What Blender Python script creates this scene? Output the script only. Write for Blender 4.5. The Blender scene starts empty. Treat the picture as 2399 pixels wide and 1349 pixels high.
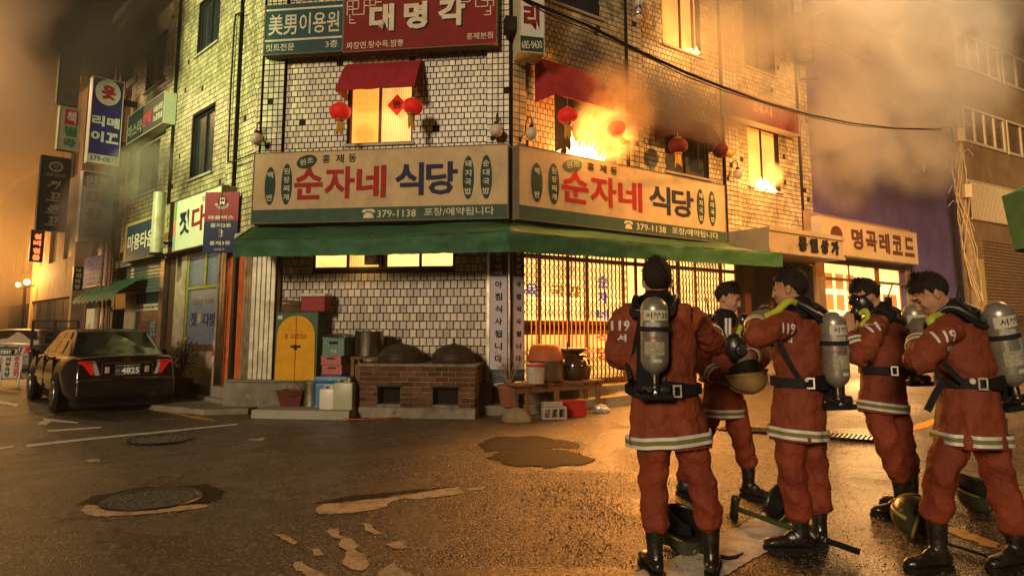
import bpy, bmesh, math, random
import numpy as np
from mathutils import Vector, Matrix, noise
R = math.radians
random.seed(7)
S = bpy.context.scene
COL = S.collection
# ---------------------------------------------------------------- camera
FPX, CX, PPY, HC = 1600.0, 1199.5, 573.0, 1.45
PIT = math.atan(.123)
cam = bpy.data.cameras.new('camera'); cam_o = bpy.data.objects.new('camera', cam); COL.objects.link(cam_o)
cam.sensor_width = 36; cam.lens = 36*FPX/2399; cam.shift_y = -(674.5-PPY)/2399
cam_o.location = (0, 0, HC); cam_o.rotation_euler = (math.pi/2+PIT, 0, 0)
cam.clip_start = .05; cam.clip_end = 500
S.camera = cam_o
# ---------------------------------------------------------------- world and sun
W = bpy.data.worlds.new('World'); S.world = W; W.use_nodes = True
nt = W.node_tree; nt.nodes.clear()
sky = nt.nodes.new('ShaderNodeTexSky'); sky.sky_type = 'NISHITA'; sky.sun_disc = False
sky.sun_elevation = R(15); sky.sun_rotation = R(203)
mx = nt.nodes.new('ShaderNodeMix'); mx.data_type = 'RGBA'; mx.blend_type = 'MULTIPLY'; mx.inputs[0].default_value = 1
mx.inputs[7].default_value = (1.0, .52, .24, 1)
bg = nt.nodes.new('ShaderNodeBackground'); bg.inputs[1].default_value = .004
ow = nt.nodes.new('ShaderNodeOutputWorld')
nt.links.new(sky.outputs[0], mx.inputs[6]); nt.links.new(mx.outputs[2], bg.inputs[0]); nt.links.new(bg.outputs[0], ow.inputs[0])
def aim(o, d): o.rotation_euler = Vector(d).to_track_quat('-Z', 'Y').to_euler()
sun = bpy.data.lights.new('sun', 'SUN'); sun.energy = 2.3; sun.angle = R(10); sun.color = (1, .77, .50)
sun_o = bpy.data.objects.new('sun', sun); COL.objects.link(sun_o); aim(sun_o, (.36, .86, -.26))
S.view_settings.view_transform = 'Standard'; S.view_settings.look = 'None'
S.view_settings.exposure = 0.0; S.view_settings.gamma = 1; S.view_settings.use_curve_mapping = False
cy = S.cycles
cy.max_bounces = 5; cy.diffuse_bounces = 2; cy.glossy_bounces = 3; cy.transmission_bounces = 3
cy.volume_bounces = 0; cy.transparent_max_bounces = 8; cy.volume_step_rate = 2.0; cy.volume_max_steps = 48
cy.sample_clamp_indirect = 2; cy.sample_clamp_direct = 5; cy.caustics_reflective = False; cy.caustics_refractive = False
cy.use_denoising = True
# ---------------------------------------------------------------- pixel helpers (photo pixels 2399x1349 -> places)
cP, sP = math.cos(PIT), math.sin(PIT)
def ray(px, py):
    x = (px-CX)/FPX; y = (PPY-py)/FPX
    return Vector((x, cP-y*sP, y*cP+sP))
def PY(px, py, Y):
    r = ray(px, py); t = Y/r.y
    return Vector((r.x*t, Y, HC+r.z*t))
def PZ(px, py, z=0.0):
    r = ray(px, py); t = (z-HC)/r.z
    return Vector((r.x*t, r.y*t, z))
RD = Vector((.804, .5946, 0)); RB = Vector((-.035, 12.115, 0))
def gz(x, y):
    s = (Vector((x, y, 0))-RB).dot(RD)-2.5
    return .092*(math.sqrt(s*s+2.0)+s)/2 - .0
def G(px, py):
    z = 0
    for _ in range(25):
        p = PZ(px, py, min(z, 1.3)); z = z*.5+gz(p.x, p.y)*.5
    return Vector((p.x, p.y, gz(p.x, p.y)))
class Frame:
    def __init__(s, o, xd):
        s.o = Vector(o); s.x = Vector((xd[0], xd[1], 0)).normalized(); s.n = Vector((-s.x.y, s.x.x, 0))
        s.rz = math.atan2(s.x.y, s.x.x)
        s.M = Matrix.Translation(s.o) @ Matrix.Rotation(s.rz, 4, 'Z')
        s.I = s.M.inverted()
    def at(s, px, py, y=0.0):       # local point where the sight line meets the plane local-y = y
        a = s.I @ Vector((0, 0, HC)); b = s.I.to_3x3() @ ray(px, py)
        t = (y-a.y)/b.y
        return a+b*t
    def g(s, v): return s.M @ Vector(v)
A0 = Vector((-4.774, 12.77, 0))
FC = Frame(A0, (.9906, -.137)); FR = Frame(RB, (.804, .5946)); FL = Frame(A0, (.7045, -.7097))
WC = (RB-A0).length
FW = Frame((0, 0, 0), (1, 0))
# ---------------------------------------------------------------- materials
MATS = {}
def mat(name, col, rough=.6, metal=0, var=.25, vs=6, bump=.0, bs=60, emit=None, es=1, spec=.5, coat=0, dirt=None, ds=1.5, rnd=0, alpha=1, tex='Object', rvar=0):
    if name in MATS: return MATS[name]
    if rough >= .45 and spec == .5: spec = .10
    m = bpy.data.materials.new(name); m.use_nodes = True; t = m.node_tree; N = t.nodes; L = t.links
    p = N['Principled BSDF']; p.inputs['Roughness'].default_value = rough; p.inputs['Metallic'].default_value = metal
    p.inputs['Specular IOR Level'].default_value = spec
    if coat: p.inputs['Coat Weight'].default_value = coat; p.inputs['Coat Roughness'].default_value = .08
    tc = N.new('ShaderNodeTexCoord')
    c = (*col, 1)
    out = None
    if var or dirt:
        n = N.new('ShaderNodeTexNoise'); n.inputs['Scale'].default_value = vs; n.inputs['Detail'].default_value = 8; n.inputs['Roughness'].default_value = .65
        L.new(tc.outputs[tex], n.inputs['Vector'])
        r = N.new('ShaderNodeMapRange'); r.inputs['From Min'].default_value = .25; r.inputs['From Max'].default_value = .75
        r.inputs['To Min'].default_value = 1-var; r.inputs['To Max'].default_value = 1+var*.6
        L.new(n.outputs[0], r.inputs[0])
        v = N.new('ShaderNodeMix'); v.data_type = 'RGBA'; v.blend_type = 'MULTIPLY'; v.inputs[0].default_value = 1; v.inputs[6].default_value = c
        L.new(r.outputs[0], v.inputs[7]); out = v.outputs[2]
    if dirt:
        n2 = N.new('ShaderNodeTexNoise'); n2.inputs['Scale'].default_value = ds; n2.inputs['Detail'].default_value = 9; n2.inputs['Roughness'].default_value = .7
        L.new(tc.outputs[tex], n2.inputs['Vector'])
        r2 = N.new('ShaderNodeMapRange'); r2.inputs['From Min'].default_value = .48; r2.inputs['From Max'].default_value = .72
        r2.inputs['To Max'].default_value = dirt[3] if len(dirt) > 3 else .8
        L.new(n2.outputs[0], r2.inputs[0])
        v2 = N.new('ShaderNodeMix'); v2.data_type = 'RGBA'; L.new(r2.outputs[0], v2.inputs[0]); L.new(out, v2.inputs[6]); v2.inputs[7].default_value = (*dirt[:3], 1); out = v2.outputs[2]
    if rnd:
        oi = N.new('ShaderNodeObjectInfo'); at = N.new('ShaderNodeAttribute'); at.attribute_name = 'rnd'
        ad = N.new('ShaderNodeMath'); ad.operation = 'ADD'; L.new(oi.outputs['Random'], ad.inputs[0]); L.new(at.outputs['Fac'], ad.inputs[1])
        fr = N.new('ShaderNodeMath'); fr.operation = 'FRACT'; L.new(ad.outputs[0], fr.inputs[0])
        r3 = N.new('ShaderNodeMapRange'); r3.inputs['To Min'].default_value = 1-rnd; r3.inputs['To Max'].default_value = 1+rnd*.5; L.new(fr.outputs[0], r3.inputs[0])
        v3 = N.new('ShaderNodeMix'); v3.data_type = 'RGBA'; v3.blend_type = 'MULTIPLY'; v3.inputs[0].default_value = 1
        if out: L.new(out, v3.inputs[6])
        else: v3.inputs[6].default_value = c
        L.new(r3.outputs[0], v3.inputs[7]); out = v3.outputs[2]
    if out: L.new(out, p.inputs['Base Color'])
    else: p.inputs['Base Color'].default_value = c
    if bump or rvar:
        b = N.new('ShaderNodeTexNoise'); b.inputs['Scale'].default_value = bs; b.inputs['Detail'].default_value = 6
        L.new(tc.outputs[tex], b.inputs['Vector'])
        if bump:
            bb = N.new('ShaderNodeBump'); bb.inputs['Strength'].default_value = min(bump, 1); bb.inputs['Distance'].default_value = .012
            L.new(b.outputs[0], bb.inputs['Height']); L.new(bb.outputs[0], p.inputs['Normal'])
        if rvar:
            rr = N.new('ShaderNodeMapRange'); rr.inputs['From Min'].default_value = .3; rr.inputs['From Max'].default_value = .7
            rr.inputs['To Min'].default_value = max(.03, rough-rvar); rr.inputs['To Max'].default_value = min(1, rough+rvar)
            L.new(b.outputs[0], rr.inputs[0]); L.new(rr.outputs[0], p.inputs['Roughness'])
    if emit:
        p.inputs['Emission Color'].default_value = (*emit, 1); p.inputs['Emission Strength'].default_value = es
    if alpha < 1: p.inputs['Alpha'].default_value = alpha
    MATS[name] = m
    return m
# ---------------------------------------------------------------- mesh builder
class MB:
    def __init__(s): s.v = []; s.f = []; s.mi = []; s.m = 0
    def add(s, vs, fs, M=None):
        b = len(s.v)
        s.v += [tuple(M @ Vector(v)) for v in vs] if M is not None else [tuple(v) for v in vs]
        s.f += [tuple(i+b for i in f) for f in fs]; s.mi += [s.m]*len(fs)
        return s
    def box(s, a, b, M=None, bev=0):
        x0, y0, z0 = a; x1, y1, z1 = b
        if x0 > x1: x0, x1 = x1, x0
        if y0 > y1: y0, y1 = y1, y0
        if z0 > z1: z0, z1 = z1, z0
        if not bev:
            return s.add([(x0,y0,z0),(x1,y0,z0),(x1,y1,z0),(x0,y1,z0),(x0,y0,z1),(x1,y0,z1),(x1,y1,z1),(x0,y1,z1)],
                  [(0,3,2,1),(4,5,6,7),(0,1,5,4),(1,2,6,5),(2,3,7,6),(3,0,4,7)], M)
        bev = min(bev, (x1-x0)/2.2, (y1-y0)/2.2, (z1-z0)/2.2)
        bm = bmesh.new(); bmesh.ops.create_cube(bm, size=1)
        for v in bm.verts: v.co = Vector(((v.co.x+.5)*(x1-x0)+x0, (v.co.y+.5)*(y1-y0)+y0, (v.co.z+.5)*(z1-z0)+z0))
        bmesh.ops.bevel(bm, geom=bm.edges[:], offset=bev, segments=2, affect='EDGES', profile=.6)
        bm.verts.index_update()
        s.add([v.co.copy() for v in bm.verts], [tuple(v.index for v in f.verts) for f in bm.faces], M); bm.free(); return s
    def hex(s, p, M=None):      # 8 corners, bottom ring then top ring
        return s.add(p, [(0,3,2,1),(4,5,6,7),(0,1,5,4),(1,2,6,5),(2,3,7,6),(3,0,4,7)], M)
    def prism(s, poly, y0, y1, M=None):     # polygon in xz extruded along y
        n = len(poly)
        return s.add([(x, y0, z) for x, z in poly]+[(x, y1, z) for x, z in poly],
              [tuple(range(n)), tuple(range(2*n-1, n-1, -1))]+[(i, i+n, (i+1) % n+n, (i+1) % n) for i in range(n)], M)
    def ring(s, rings, cap0=True, cap1=True, M=None):
        n = len(rings[0]); vs = [p for r in rings for p in r]; fs = []
        for k in range(len(rings)-1):
            for i in range(n):
                j = (i+1) % n; fs.append((k*n+i, k*n+j, (k+1)*n+j, (k+1)*n+i))
        if cap0: fs.append(tuple(range(n-1, -1, -1)))
        if cap1: fs.append(tuple(range((len(rings)-1)*n, len(rings)*n)))
        return s.add(vs, fs, M)
    def lathe(s, prof, n=20, M=None, cap0=True, cap1=True):
        return s.ring([[(r*math.cos(2*math.pi*i/n), r*math.sin(2*math.pi*i/n), z) for i in range(n)] for r, z in prof], cap0, cap1, M)
    def tube(s, pts, rad, n=8, M=None, flat=1.0):
        pts = [Vector(p) for p in pts]; rings = []; up = Vector((0, 0, 1)); prev = None
        for i, p in enumerate(pts):
            d = (pts[min(i+1, len(pts)-1)]-pts[max(i-1, 0)]).normalized()
            if prev is None:
                a = d.cross(up)
                if a.length < .05: a = d.cross(Vector((1, 0, 0)))
            else: a = prev-d*prev.dot(d)
            a.normalize(); prev = a; b = d.cross(a)
            r = rad[i] if isinstance(rad, (list, tuple)) else rad
            rings.append([p+a*math.cos(2*math.pi*k/n)*r+b*math.sin(2*math.pi*k/n)*r*flat for k in range(n)])
        return s.ring(rings, True, True, M)
    def sphere(s, c, r, nu=16, nv=10, M=None, sc=(1, 1, 1)):
        c = Vector(c); pr = [(math.sin(math.pi*k/nv), -math.cos(math.pi*k/nv)) for k in range(1, nv)]
        vs = [(c.x+r*a*math.cos(2*math.pi*i/nu)*sc[0], c.y+r*a*math.sin(2*math.pi*i/nu)*sc[1], c.z+r*b*sc[2]) for a, b in pr for i in range(nu)]
        lo = len(vs); vs += [(c.x, c.y, c.z-r*sc[2]), (c.x, c.y, c.z+r*sc[2])]; fs = []
        for k in range(len(pr)-1):
            for i in range(nu): j = (i+1) % nu; fs.append((k*nu+i, k*nu+j, (k+1)*nu+j, (k+1)*nu+i))
        for i in range(nu):
            j = (i+1) % nu; fs.append((lo, j, i)); fs.append((lo+1, (len(pr)-1)*nu+i, (len(pr)-1)*nu+j))
        return s.add(vs, fs, M)
    def build(s, name, m, parent=None, smooth=None, M=None):
        me = bpy.data.meshes.new(name); me.from_pydata(s.v, [], s.f)
        ms = m if isinstance(m, (list, tuple)) else [m]
        for q in ms: me.materials.append(q)
        if len(ms) > 1: me.polygons.foreach_set('material_index', s.mi)
        if smooth is not None: me.shade_auto(smooth) if hasattr(me, 'shade_auto') else smooth_by_angle(me, smooth)
        me.update()
        o = bpy.data.objects.new(name, me); COL.objects.link(o)
        if parent is not None: o.parent = parent
        if M is not None: o.matrix_local = M
        return o
def smooth_by_angle(me, ang):
    me.polygons.foreach_set('use_smooth', [True]*len(me.polygons))
    bm = bmesh.new(); bm.from_mesh(me)
    for e in bm.edges:
        e.smooth = not (len(e.link_faces) != 2 or e.calc_face_angle(0) > R(ang))
    bm.to_mesh(me); bm.free()
def tag(o, label, cat, group=None):
    o['label'] = label; o['category'] = cat
    if group: o['group'] = group
    return o
def struct(o, kind='structure'): o['kind'] = kind; return o
def thing(name, label, cat, M=None, group=None):
    o = bpy.data.objects.new(name, None); COL.objects.link(o); o.empty_display_size = .2
    if M is not None: o.matrix_world = M if isinstance(M, Matrix) else Matrix.Translation(M)
    return tag(o, label, cat, group)
def TR(v, rz=0, rx=0, ry=0):
    return Matrix.Translation(v) @ Matrix.Rotation(rz, 4, 'Z') @ Matrix.Rotation(ry, 4, 'Y') @ Matrix.Rotation(rx, 4, 'X')
def copy_tree(o, parent=None, M=None):
    c = o.copy(); COL.objects.link(c); c.parent = parent
    if M is not None: c.matrix_world = M
    for ch in [x for x in o.children]: copy_tree(ch, c)
    return c
# flat lettering: mesh text lying in the local xz plane, facing -y.  (x0,z0,w,h) is the box the line fills
TXT = []
def text(s, parent, m, box, y=-.006, bold=.0, name='lettering', skew=0, depth=.003, rot=0, M=None, curve=None, wrap=None):
    TXT.append((s, parent, m, box, y, bold, name, skew, depth, rot, M, curve, wrap))
def flush_text():       # one text object per weight, a line per lettering, split back into one mesh per lettering
    grp = {}
    for t in TXT: grp.setdefault((round(t[5], 3), t[7]), []).append(t)
    tos = []
    for (bold, skew), ts in grp.items():
        cu = bpy.data.curves.new('t', 'FONT'); cu.body = '\n'.join(t[0] for t in ts); cu.align_x = 'LEFT'; cu.size = 1; cu.offset = bold; cu.resolution_u = 2; cu.space_line = 4; cu.shear = skew
        to = bpy.data.objects.new('t', cu); COL.objects.link(to); tos.append((to, cu, ts))
    dg = bpy.context.evaluated_depsgraph_get()
    for to, cu, ts in tos:
        me = bpy.data.meshes.new_from_object(to.evaluated_get(dg)); n = len(me.vertices)
        co = np.empty(n*3, np.float32); me.vertices.foreach_get('co', co); co = co.reshape(-1, 3)
        if len(ts) == 1: ln = np.zeros(n, int)
        else:
            st = 4.0; ln = np.clip(np.round((.35-co[:, 1])/st).astype(int), 0, len(ts)-1)
        fc = [[] for _ in ts]
        for p in me.polygons: v = p.vertices[:]; fc[ln[v[0]]].append(v)
        for k, t in enumerate(ts):
            s, parent, m, box, y, bold, name, skew, depth, rot, M, curve, wrap = t
            if not fc[k]: print('EMPTY', s); continue
            ids = np.unique(np.concatenate([np.array(v) for v in fc[k]])); mp = {int(a): i for i, a in enumerate(ids)}; c = co[ids]
            mn = c.min(0); mxx = c.max(0); x0, z0, w, h = box
            a = x0+(c[:, 0]-mn[0])/max(mxx[0]-mn[0], 1e-6)*w; b = z0+(c[:, 1]-mn[1])/max(mxx[1]-mn[1], 1e-6)*h
            if rot:
                cx, cz = x0+w/2, z0+h/2; c_, s_ = math.cos(rot), math.sin(rot); a2 = cx+(a-cx)*c_-(b-cz)*s_; b = cz+(a-cx)*s_+(b-cz)*c_; a = a2
            if curve: ccx, ccz, cr = curve; th = (a-(x0+w/2))/cr; rr = cr-(b-z0); a = ccx+rr*np.sin(th); b = ccz-rr*np.cos(th)
            V = [y(p, q) for p, q in zip(a, b)] if callable(y) else [(p, y, q) for p, q in zip(a, b)]
            ms = bpy.data.meshes.new(name); ms.from_pydata([tuple(map(float, v)) for v in V], [], [tuple(mp[i] for i in v) for v in fc[k]]); ms.materials.append(m); ms.update()
            o = bpy.data.objects.new(name, ms); COL.objects.link(o); o.parent = parent
            if M is not None: o.matrix_local = M
            if wrap is not None:
                sb = o.modifiers.new('d', 'SUBSURF'); sb.subdivision_type = 'SIMPLE'; sb.levels = sb.render_levels = 3
                md = o.modifiers.new('w', 'SHRINKWRAP'); md.wrap_method = 'PROJECT'; md.use_project_y = True; md.use_positive_direction = True; md.target = wrap; md.offset = .007; md.wrap_mode = 'ABOVE_SURFACE'
            if depth: md = o.modifiers.new('s', 'SOLIDIFY'); md.thickness = depth; md.offset = 0
        bpy.data.objects.remove(to); bpy.data.curves.remove(cu)
    TXT.clear()
def vtext(s, parent, m, x, z1, cell, step, **k):      # one glyph under another
    for i, c in enumerate(s):
        if c != ' ': text(c, parent, m, (x-cell/2, z1-(i+1)*step+(step-cell)/2, cell, cell), **k)
# ================================================================ materials of the setting
tile_m = mat('wall_tile_cream', (.47, .385, .22), rough=.38, var=.3, vs=2.2, dirt=(.11, .08, .045, .85), ds=.8, rnd=.36, bump=.15, bs=30)
tile_l = mat('wall_tile_white', (.47, .38, .27), rough=.42, var=.35, vs=2.5, dirt=(.12, .085, .05, .9), ds=30, rnd=.42, bump=.2, bs=30)
grout = mat('dark_grout', (.018, .014, .010), rough=.95, var=.5)
conc = mat('stained_concrete', (.22, .19, .14), rough=.9, var=.45, vs=3, dirt=(.06, .05, .035, .8), ds=1.3, bump=.5, bs=40)
conc_l = mat('pale_concrete', (.36, .32, .25), rough=.9, var=.35, vs=4, dirt=(.12, .09, .06, .7), ds=2, bump=.5, bs=40)
dark = mat('dark_interior', (.012, .010, .009), rough=.9)
frame_m = mat('black_steel', (.02, .018, .016), rough=.5, var=.3)
alu = mat('aluminium', (.55, .52, .45), rough=.3, metal=1, var=.35, vs=9, dirt=(.12, .08, .05, .6), ds=3)
wood_d = mat('dark_wood', (.07, .035, .02), rough=.7, var=.5, vs=9)
glass_d = mat('dark_glass', (.02, .025, .03), rough=.12, spec=.8, var=.5, vs=3)
smoked = mat('sooty_glass', (.05, .05, .055), rough=.25, spec=.7, var=.6, vs=2)
green_c = mat('green_canvas', (.038, .125, .058), rough=.55, var=.35, vs=3, dirt=(.03, .05, .02, .7), ds=2.5, bump=.35, bs=12)
red_c = mat('red_canvas', (.30, .025, .03), rough=.6, var=.3, vs=5, bump=.3, bs=20)
def weather(m, soot=()):
    t = m.node_tree; N = t.nodes; L = t.links; p = N['Principled BSDF']; src = p.inputs['Base Color'].links[0].from_socket
    tc = N.new('ShaderNodeTexCoord'); mp = N.new('ShaderNodeMapping'); mp.inputs['Scale'].default_value = (3.2, 3.2, .22); L.new(tc.outputs['Object'], mp.inputs[0])
    n = N.new('ShaderNodeTexNoise'); n.inputs['Scale'].default_value = 1.6; n.inputs['Detail'].default_value = 7; n.inputs['Roughness'].default_value = .7; L.new(mp.outputs[0], n.inputs[0])
    r = N.new('ShaderNodeMapRange'); r.inputs['From Min'].default_value = .52; r.inputs['From Max'].default_value = .72; r.inputs['To Max'].default_value = .72; L.new(n.outputs[0], r.inputs[0]); fac = r.outputs[0]
    for x, z, rx, rz in soot:
        q = N.new('ShaderNodeMapping'); q.vector_type = 'TEXTURE'; q.inputs['Location'].default_value = (x, 0, z); q.inputs['Scale'].default_value = (rx, 50, rz); L.new(tc.outputs['Object'], q.inputs[0])
        l = N.new('ShaderNodeVectorMath'); l.operation = 'LENGTH'; L.new(q.outputs[0], l.inputs[0])
        n2 = N.new('ShaderNodeTexNoise'); n2.inputs['Scale'].default_value = 2.2; n2.inputs['Detail'].default_value = 6; L.new(tc.outputs['Object'], n2.inputs[0])
        a = N.new('ShaderNodeMath'); a.operation = 'MULTIPLY_ADD'; L.new(n2.outputs[0], a.inputs[0]); a.inputs[1].default_value = 1.1; L.new(l.outputs['Value'], a.inputs[2])
        s = N.new('ShaderNodeMapRange'); s.inputs['From Min'].default_value = 1.55; s.inputs['From Max'].default_value = .85; s.inputs['To Max'].default_value = .93; L.new(a.outputs[0], s.inputs[0])
        k = N.new('ShaderNodeMath'); k.operation = 'MAXIMUM'; L.new(fac, k.inputs[0]); L.new(s.outputs[0], k.inputs[1]); fac = k.outputs[0]
    v = N.new('ShaderNodeMix'); v.data_type = 'RGBA'; L.new(fac, v.inputs[0]); L.new(src, v.inputs[6]); v.inputs[7].default_value = (.035, .025, .018, 1); L.new(v.outputs[2], p.inputs['Base Color'])
def lit(name, col, es, sc=3, var=.5, wave=0):
    m = mat(name, (.5, .4, .25), rough=.5, var=0); t = m.node_tree; p = t.nodes['Principled BSDF']
    if 'lit_done' in m: return m
    n = t.nodes.new('ShaderNodeTexNoise'); n.inputs['Scale'].default_value = sc; n.inputs['Detail'].default_value = 4
    tc = t.nodes.new('ShaderNodeTexCoord'); t.links.new(tc.outputs['Object'], n.inputs[0])
    r = t.nodes.new('ShaderNodeMapRange'); r.inputs['From Min'].default_value = .3; r.inputs['From Max'].default_value = .7
    r.inputs['To Min'].default_value = es*(1-var); r.inputs['To Max'].default_value = es*(1+var*.5)
    t.links.new(n.outputs[0], r.inputs[0]); t.links.new(r.outputs[0], p.inputs['Emission Strength'])
    if wave:
        w = t.nodes.new('ShaderNodeTexWave'); w.inputs['Scale'].default_value = wave; w.inputs['Distortion'].default_value = 2.5; w.inputs['Detail Scale'].default_value = .6; t.links.new(tc.outputs['Object'], w.inputs[0])
        q = t.nodes.new('ShaderNodeMapRange'); q.inputs['To Min'].default_value = .45; q.inputs['To Max'].default_value = 1.15; t.links.new(w.outputs['Fac'], q.inputs[0])
        k = t.nodes.new('ShaderNodeMath'); k.operation = 'MULTIPLY'; t.links.new(q.outputs[0], k.inputs[0]); t.links.new(r.outputs[0], k.inputs[1]); t.links.new(k.outputs[0], p.inputs['Emission Strength'])
    p.inputs['Emission Color'].default_value = (*col, 1); m['lit_done'] = 1
    return m
lit_door = lit('lit_frosted_glass', (1, .52, .13), 2.8, 1.3, .6)
lit_win = lit('lit_curtain_glass', (1, .55, .12), 1.25, 2, .4, wave=9)
lit_pat = mat('lit_patterned_curtain', (.6, .35, .1), var=0)
def _pat():
    t = lit_pat.node_tree; p = t.nodes['Principled BSDF']; N = t.nodes; L = t.links
    tc = N.new('ShaderNodeTexCoord'); v = N.new('ShaderNodeTexVoronoi'); v.inputs['Scale'].default_value = 7; v.inputs['Randomness'].default_value = 0
    L.new(tc.outputs['Object'], v.inputs['Vector'])
    w = N.new('ShaderNodeMath'); w.operation = 'SINE'; mu = N.new('ShaderNodeMath'); mu.operation = 'MULTIPLY'; mu.inputs[1].default_value = 42
    L.new(v.outputs['Distance'], mu.inputs[0]); L.new(mu.outputs[0], w.inputs[0])
    m = N.new('ShaderNodeMix'); m.data_type = 'RGBA'; m.inputs[6].default_value = (1, .30, .02, 1); m.inputs[7].default_value = (1, .62, .14, 1)
    L.new(w.outputs[0], m.inputs[0]); L.new(m.outputs[2], p.inputs['Emission Color']); p.inputs['Emission Strength'].default_value = .95
_pat()
# ================================================================ ground
def ground_mat():
    m = bpy.data.materials.new('wet_asphalt'); m.use_nodes = True; t = m.node_tree; N = t.nodes; L = t.links; p = N['Principled BSDF']
    tc = N.new('ShaderNodeTexCoord')
    def noi(s, d=6, r=.6, dist=0):
        n = N.new('ShaderNodeTexNoise'); n.inputs['Scale'].default_value = s; n.inputs['Detail'].default_value = d; n.inputs['Roughness'].default_value = r
        n.inputs['Distortion'].default_value = dist; L.new(tc.outputs['Object'], n.inputs[0]); return n.outputs[0]
    def mr(x, a, b, c, d):
        r = N.new('ShaderNodeMapRange'); r.inputs['From Min'].default_value = a; r.inputs['From Max'].default_value = b; r.inputs['To Min'].default_value = c; r.inputs['To Max'].default_value = d
        L.new(x, r.inputs[0]); return r.outputs[0]
    def mixc(f, a, b, bt='MIX'):
        v = N.new('ShaderNodeMix'); v.data_type = 'RGBA'; v.blend_type = bt
        if isinstance(f, (int, float)): v.inputs[0].default_value = f
        else: L.new(f, v.inputs[0])
        for q, k in ((a, 6), (b, 7)):
            if isinstance(q, tuple): v.inputs[k].default_value = (*q, 1)
            else: L.new(q, v.inputs[k])
        return v.outputs[2]
    big = noi(.55, 7, .62, .6); mid = noi(3.2, 7, .7); 
    vo = N.new('ShaderNodeTexVoronoi'); vo.inputs['Scale'].default_value = 85; L.new(tc.outputs['Object'], vo.inputs['Vector'])
    fine = noi(130, 3, .6)
    v2 = N.new('ShaderNodeTexVoronoi'); v2.inputs['Scale'].default_value = 38; L.new(tc.outputs['Object'], v2.inputs['Vector'])
    c = mixc(mr(big, .42, .60, 0, 1), (.020, .016, .012), (.080, .060, .040))
    c = mixc(mr(mid, .45, .62, 0, .7), c, (.045, .030, .017))
    sp = mr(vo.outputs['Distance'], .0, .55, 2.0, .45)
    c = mixc(1.0, c, sp, 'MULTIPLY')
    c = mixc(.8, c, mr(v2.outputs['Color'], .2, .8, .55, 1.6), 'MULTIPLY')
    dn = N.new('ShaderNodeTexNoise'); dn.inputs['Scale'].default_value = 1.6; dn.inputs['Detail'].default_value = 5; L.new(tc.outputs['Object'], dn.inputs[0])
    dm = N.new('ShaderNodeVectorMath'); dm.operation = 'MULTIPLY_ADD'; L.new(dn.outputs['Color'], dm.inputs[0]); dm.inputs[1].default_value = (.7, .7, 0); L.new(tc.outputs['Object'], dm.inputs[2])
    cr = N.new('ShaderNodeTexVoronoi'); cr.feature = 'DISTANCE_TO_EDGE'; cr.inputs['Scale'].default_value = .62; L.new(dm.outputs[0], cr.inputs['Vector'])
    crk = mr(cr.outputs['Distance'], .0, .014, 1, 0)
    ck = N.new('ShaderNodeMath'); ck.operation = 'MULTIPLY'; L.new(crk, ck.inputs[0]); L.new(mr(mid, .42, .55, 0, .9), ck.inputs[1])
    c = mixc(ck.outputs[0], c, (.006, .005, .004))
    st = mr(fine, .62, .68, 0, .5); c = mixc(st, c, (.36, .28, .18))
    v3 = N.new('ShaderNodeTexVoronoi'); v3.inputs['Scale'].default_value = 62; L.new(tc.outputs['Object'], v3.inputs['Vector']); sx = N.new('ShaderNodeSeparateColor'); L.new(v3.outputs['Color'], sx.inputs[0])
    c = mixc(mr(sx.outputs[0], .80, .84, 0, .8), c, (.26, .20, .13)); c = mixc(mr(sx.outputs[1], .55, .60, 0, .9), c, (.006, .005, .004))
    L.new(c, p.inputs['Base Color'])
    # standing water: glossy patches, widest in front of the burning side
    geo = N.new('ShaderNodeVectorMath'); geo.operation = 'DISTANCE'; L.new(tc.outputs['Object'], geo.inputs[0]); geo.inputs[1].default_value = (2.2, 5.6, 0)
    wet = mr(geo.outputs['Value'], 2.0, 6.5, .20, 0.0)
    wn = N.new('ShaderNodeMath'); wn.operation = 'ADD'; L.new(big, wn.inputs[0]); L.new(wet, wn.inputs[1])
    rg = mr(wn.outputs[0], .42, .68, .42, .11); rf = N.new('ShaderNodeMath'); rf.operation = 'MULTIPLY_ADD'; L.new(mid, rf.inputs[0]); rf.inputs[1].default_value = .16; L.new(rg, rf.inputs[2])
    L.new(rf.outputs[0], p.inputs['Roughness']); p.inputs['Specular IOR Level'].default_value = .5
    hm = N.new('ShaderNodeMath'); hm.operation = 'MULTIPLY_ADD'; L.new(mid, hm.inputs[0]); hm.inputs[1].default_value = 2.2; L.new(vo.outputs['Distance'], hm.inputs[2])
    b = N.new('ShaderNodeBump'); b.inputs['Strength'].default_value = .8; b.inputs['Distance'].default_value = .013; L.new(hm.outputs[0], b.inputs['Height']); L.new(b.outputs[0], p.inputs['Normal'])
    return m
asph = ground_mat()
def sheet(x0, x1, y0, y1, nx, ny, zf, name, m):
    v = []; f = []
    for j in range(ny+1):
        for i in range(nx+1):
            x = x0+(x1-x0)*i/nx; y = y0+(y1-y0)*j/ny; v.append((x, y, zf(x, y)))
    for j in range(ny):
        for i in range(nx):
            a = j*(nx+1)+i; f.append((a, a+1, a+nx+2, a+nx+1))
    b = MB(); b.v = v; b.f = f; b.mi = [0]*len(f)
    o = b.build(name, m, smooth=60); return struct(o)
def gzr(x, y):
    return gz(x, y)+(.012*noise.noise(Vector((x*.9, y*.9, 0))) if -14 < x < 14 and y < 13 else 0)-.006
GZC = {}
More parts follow.
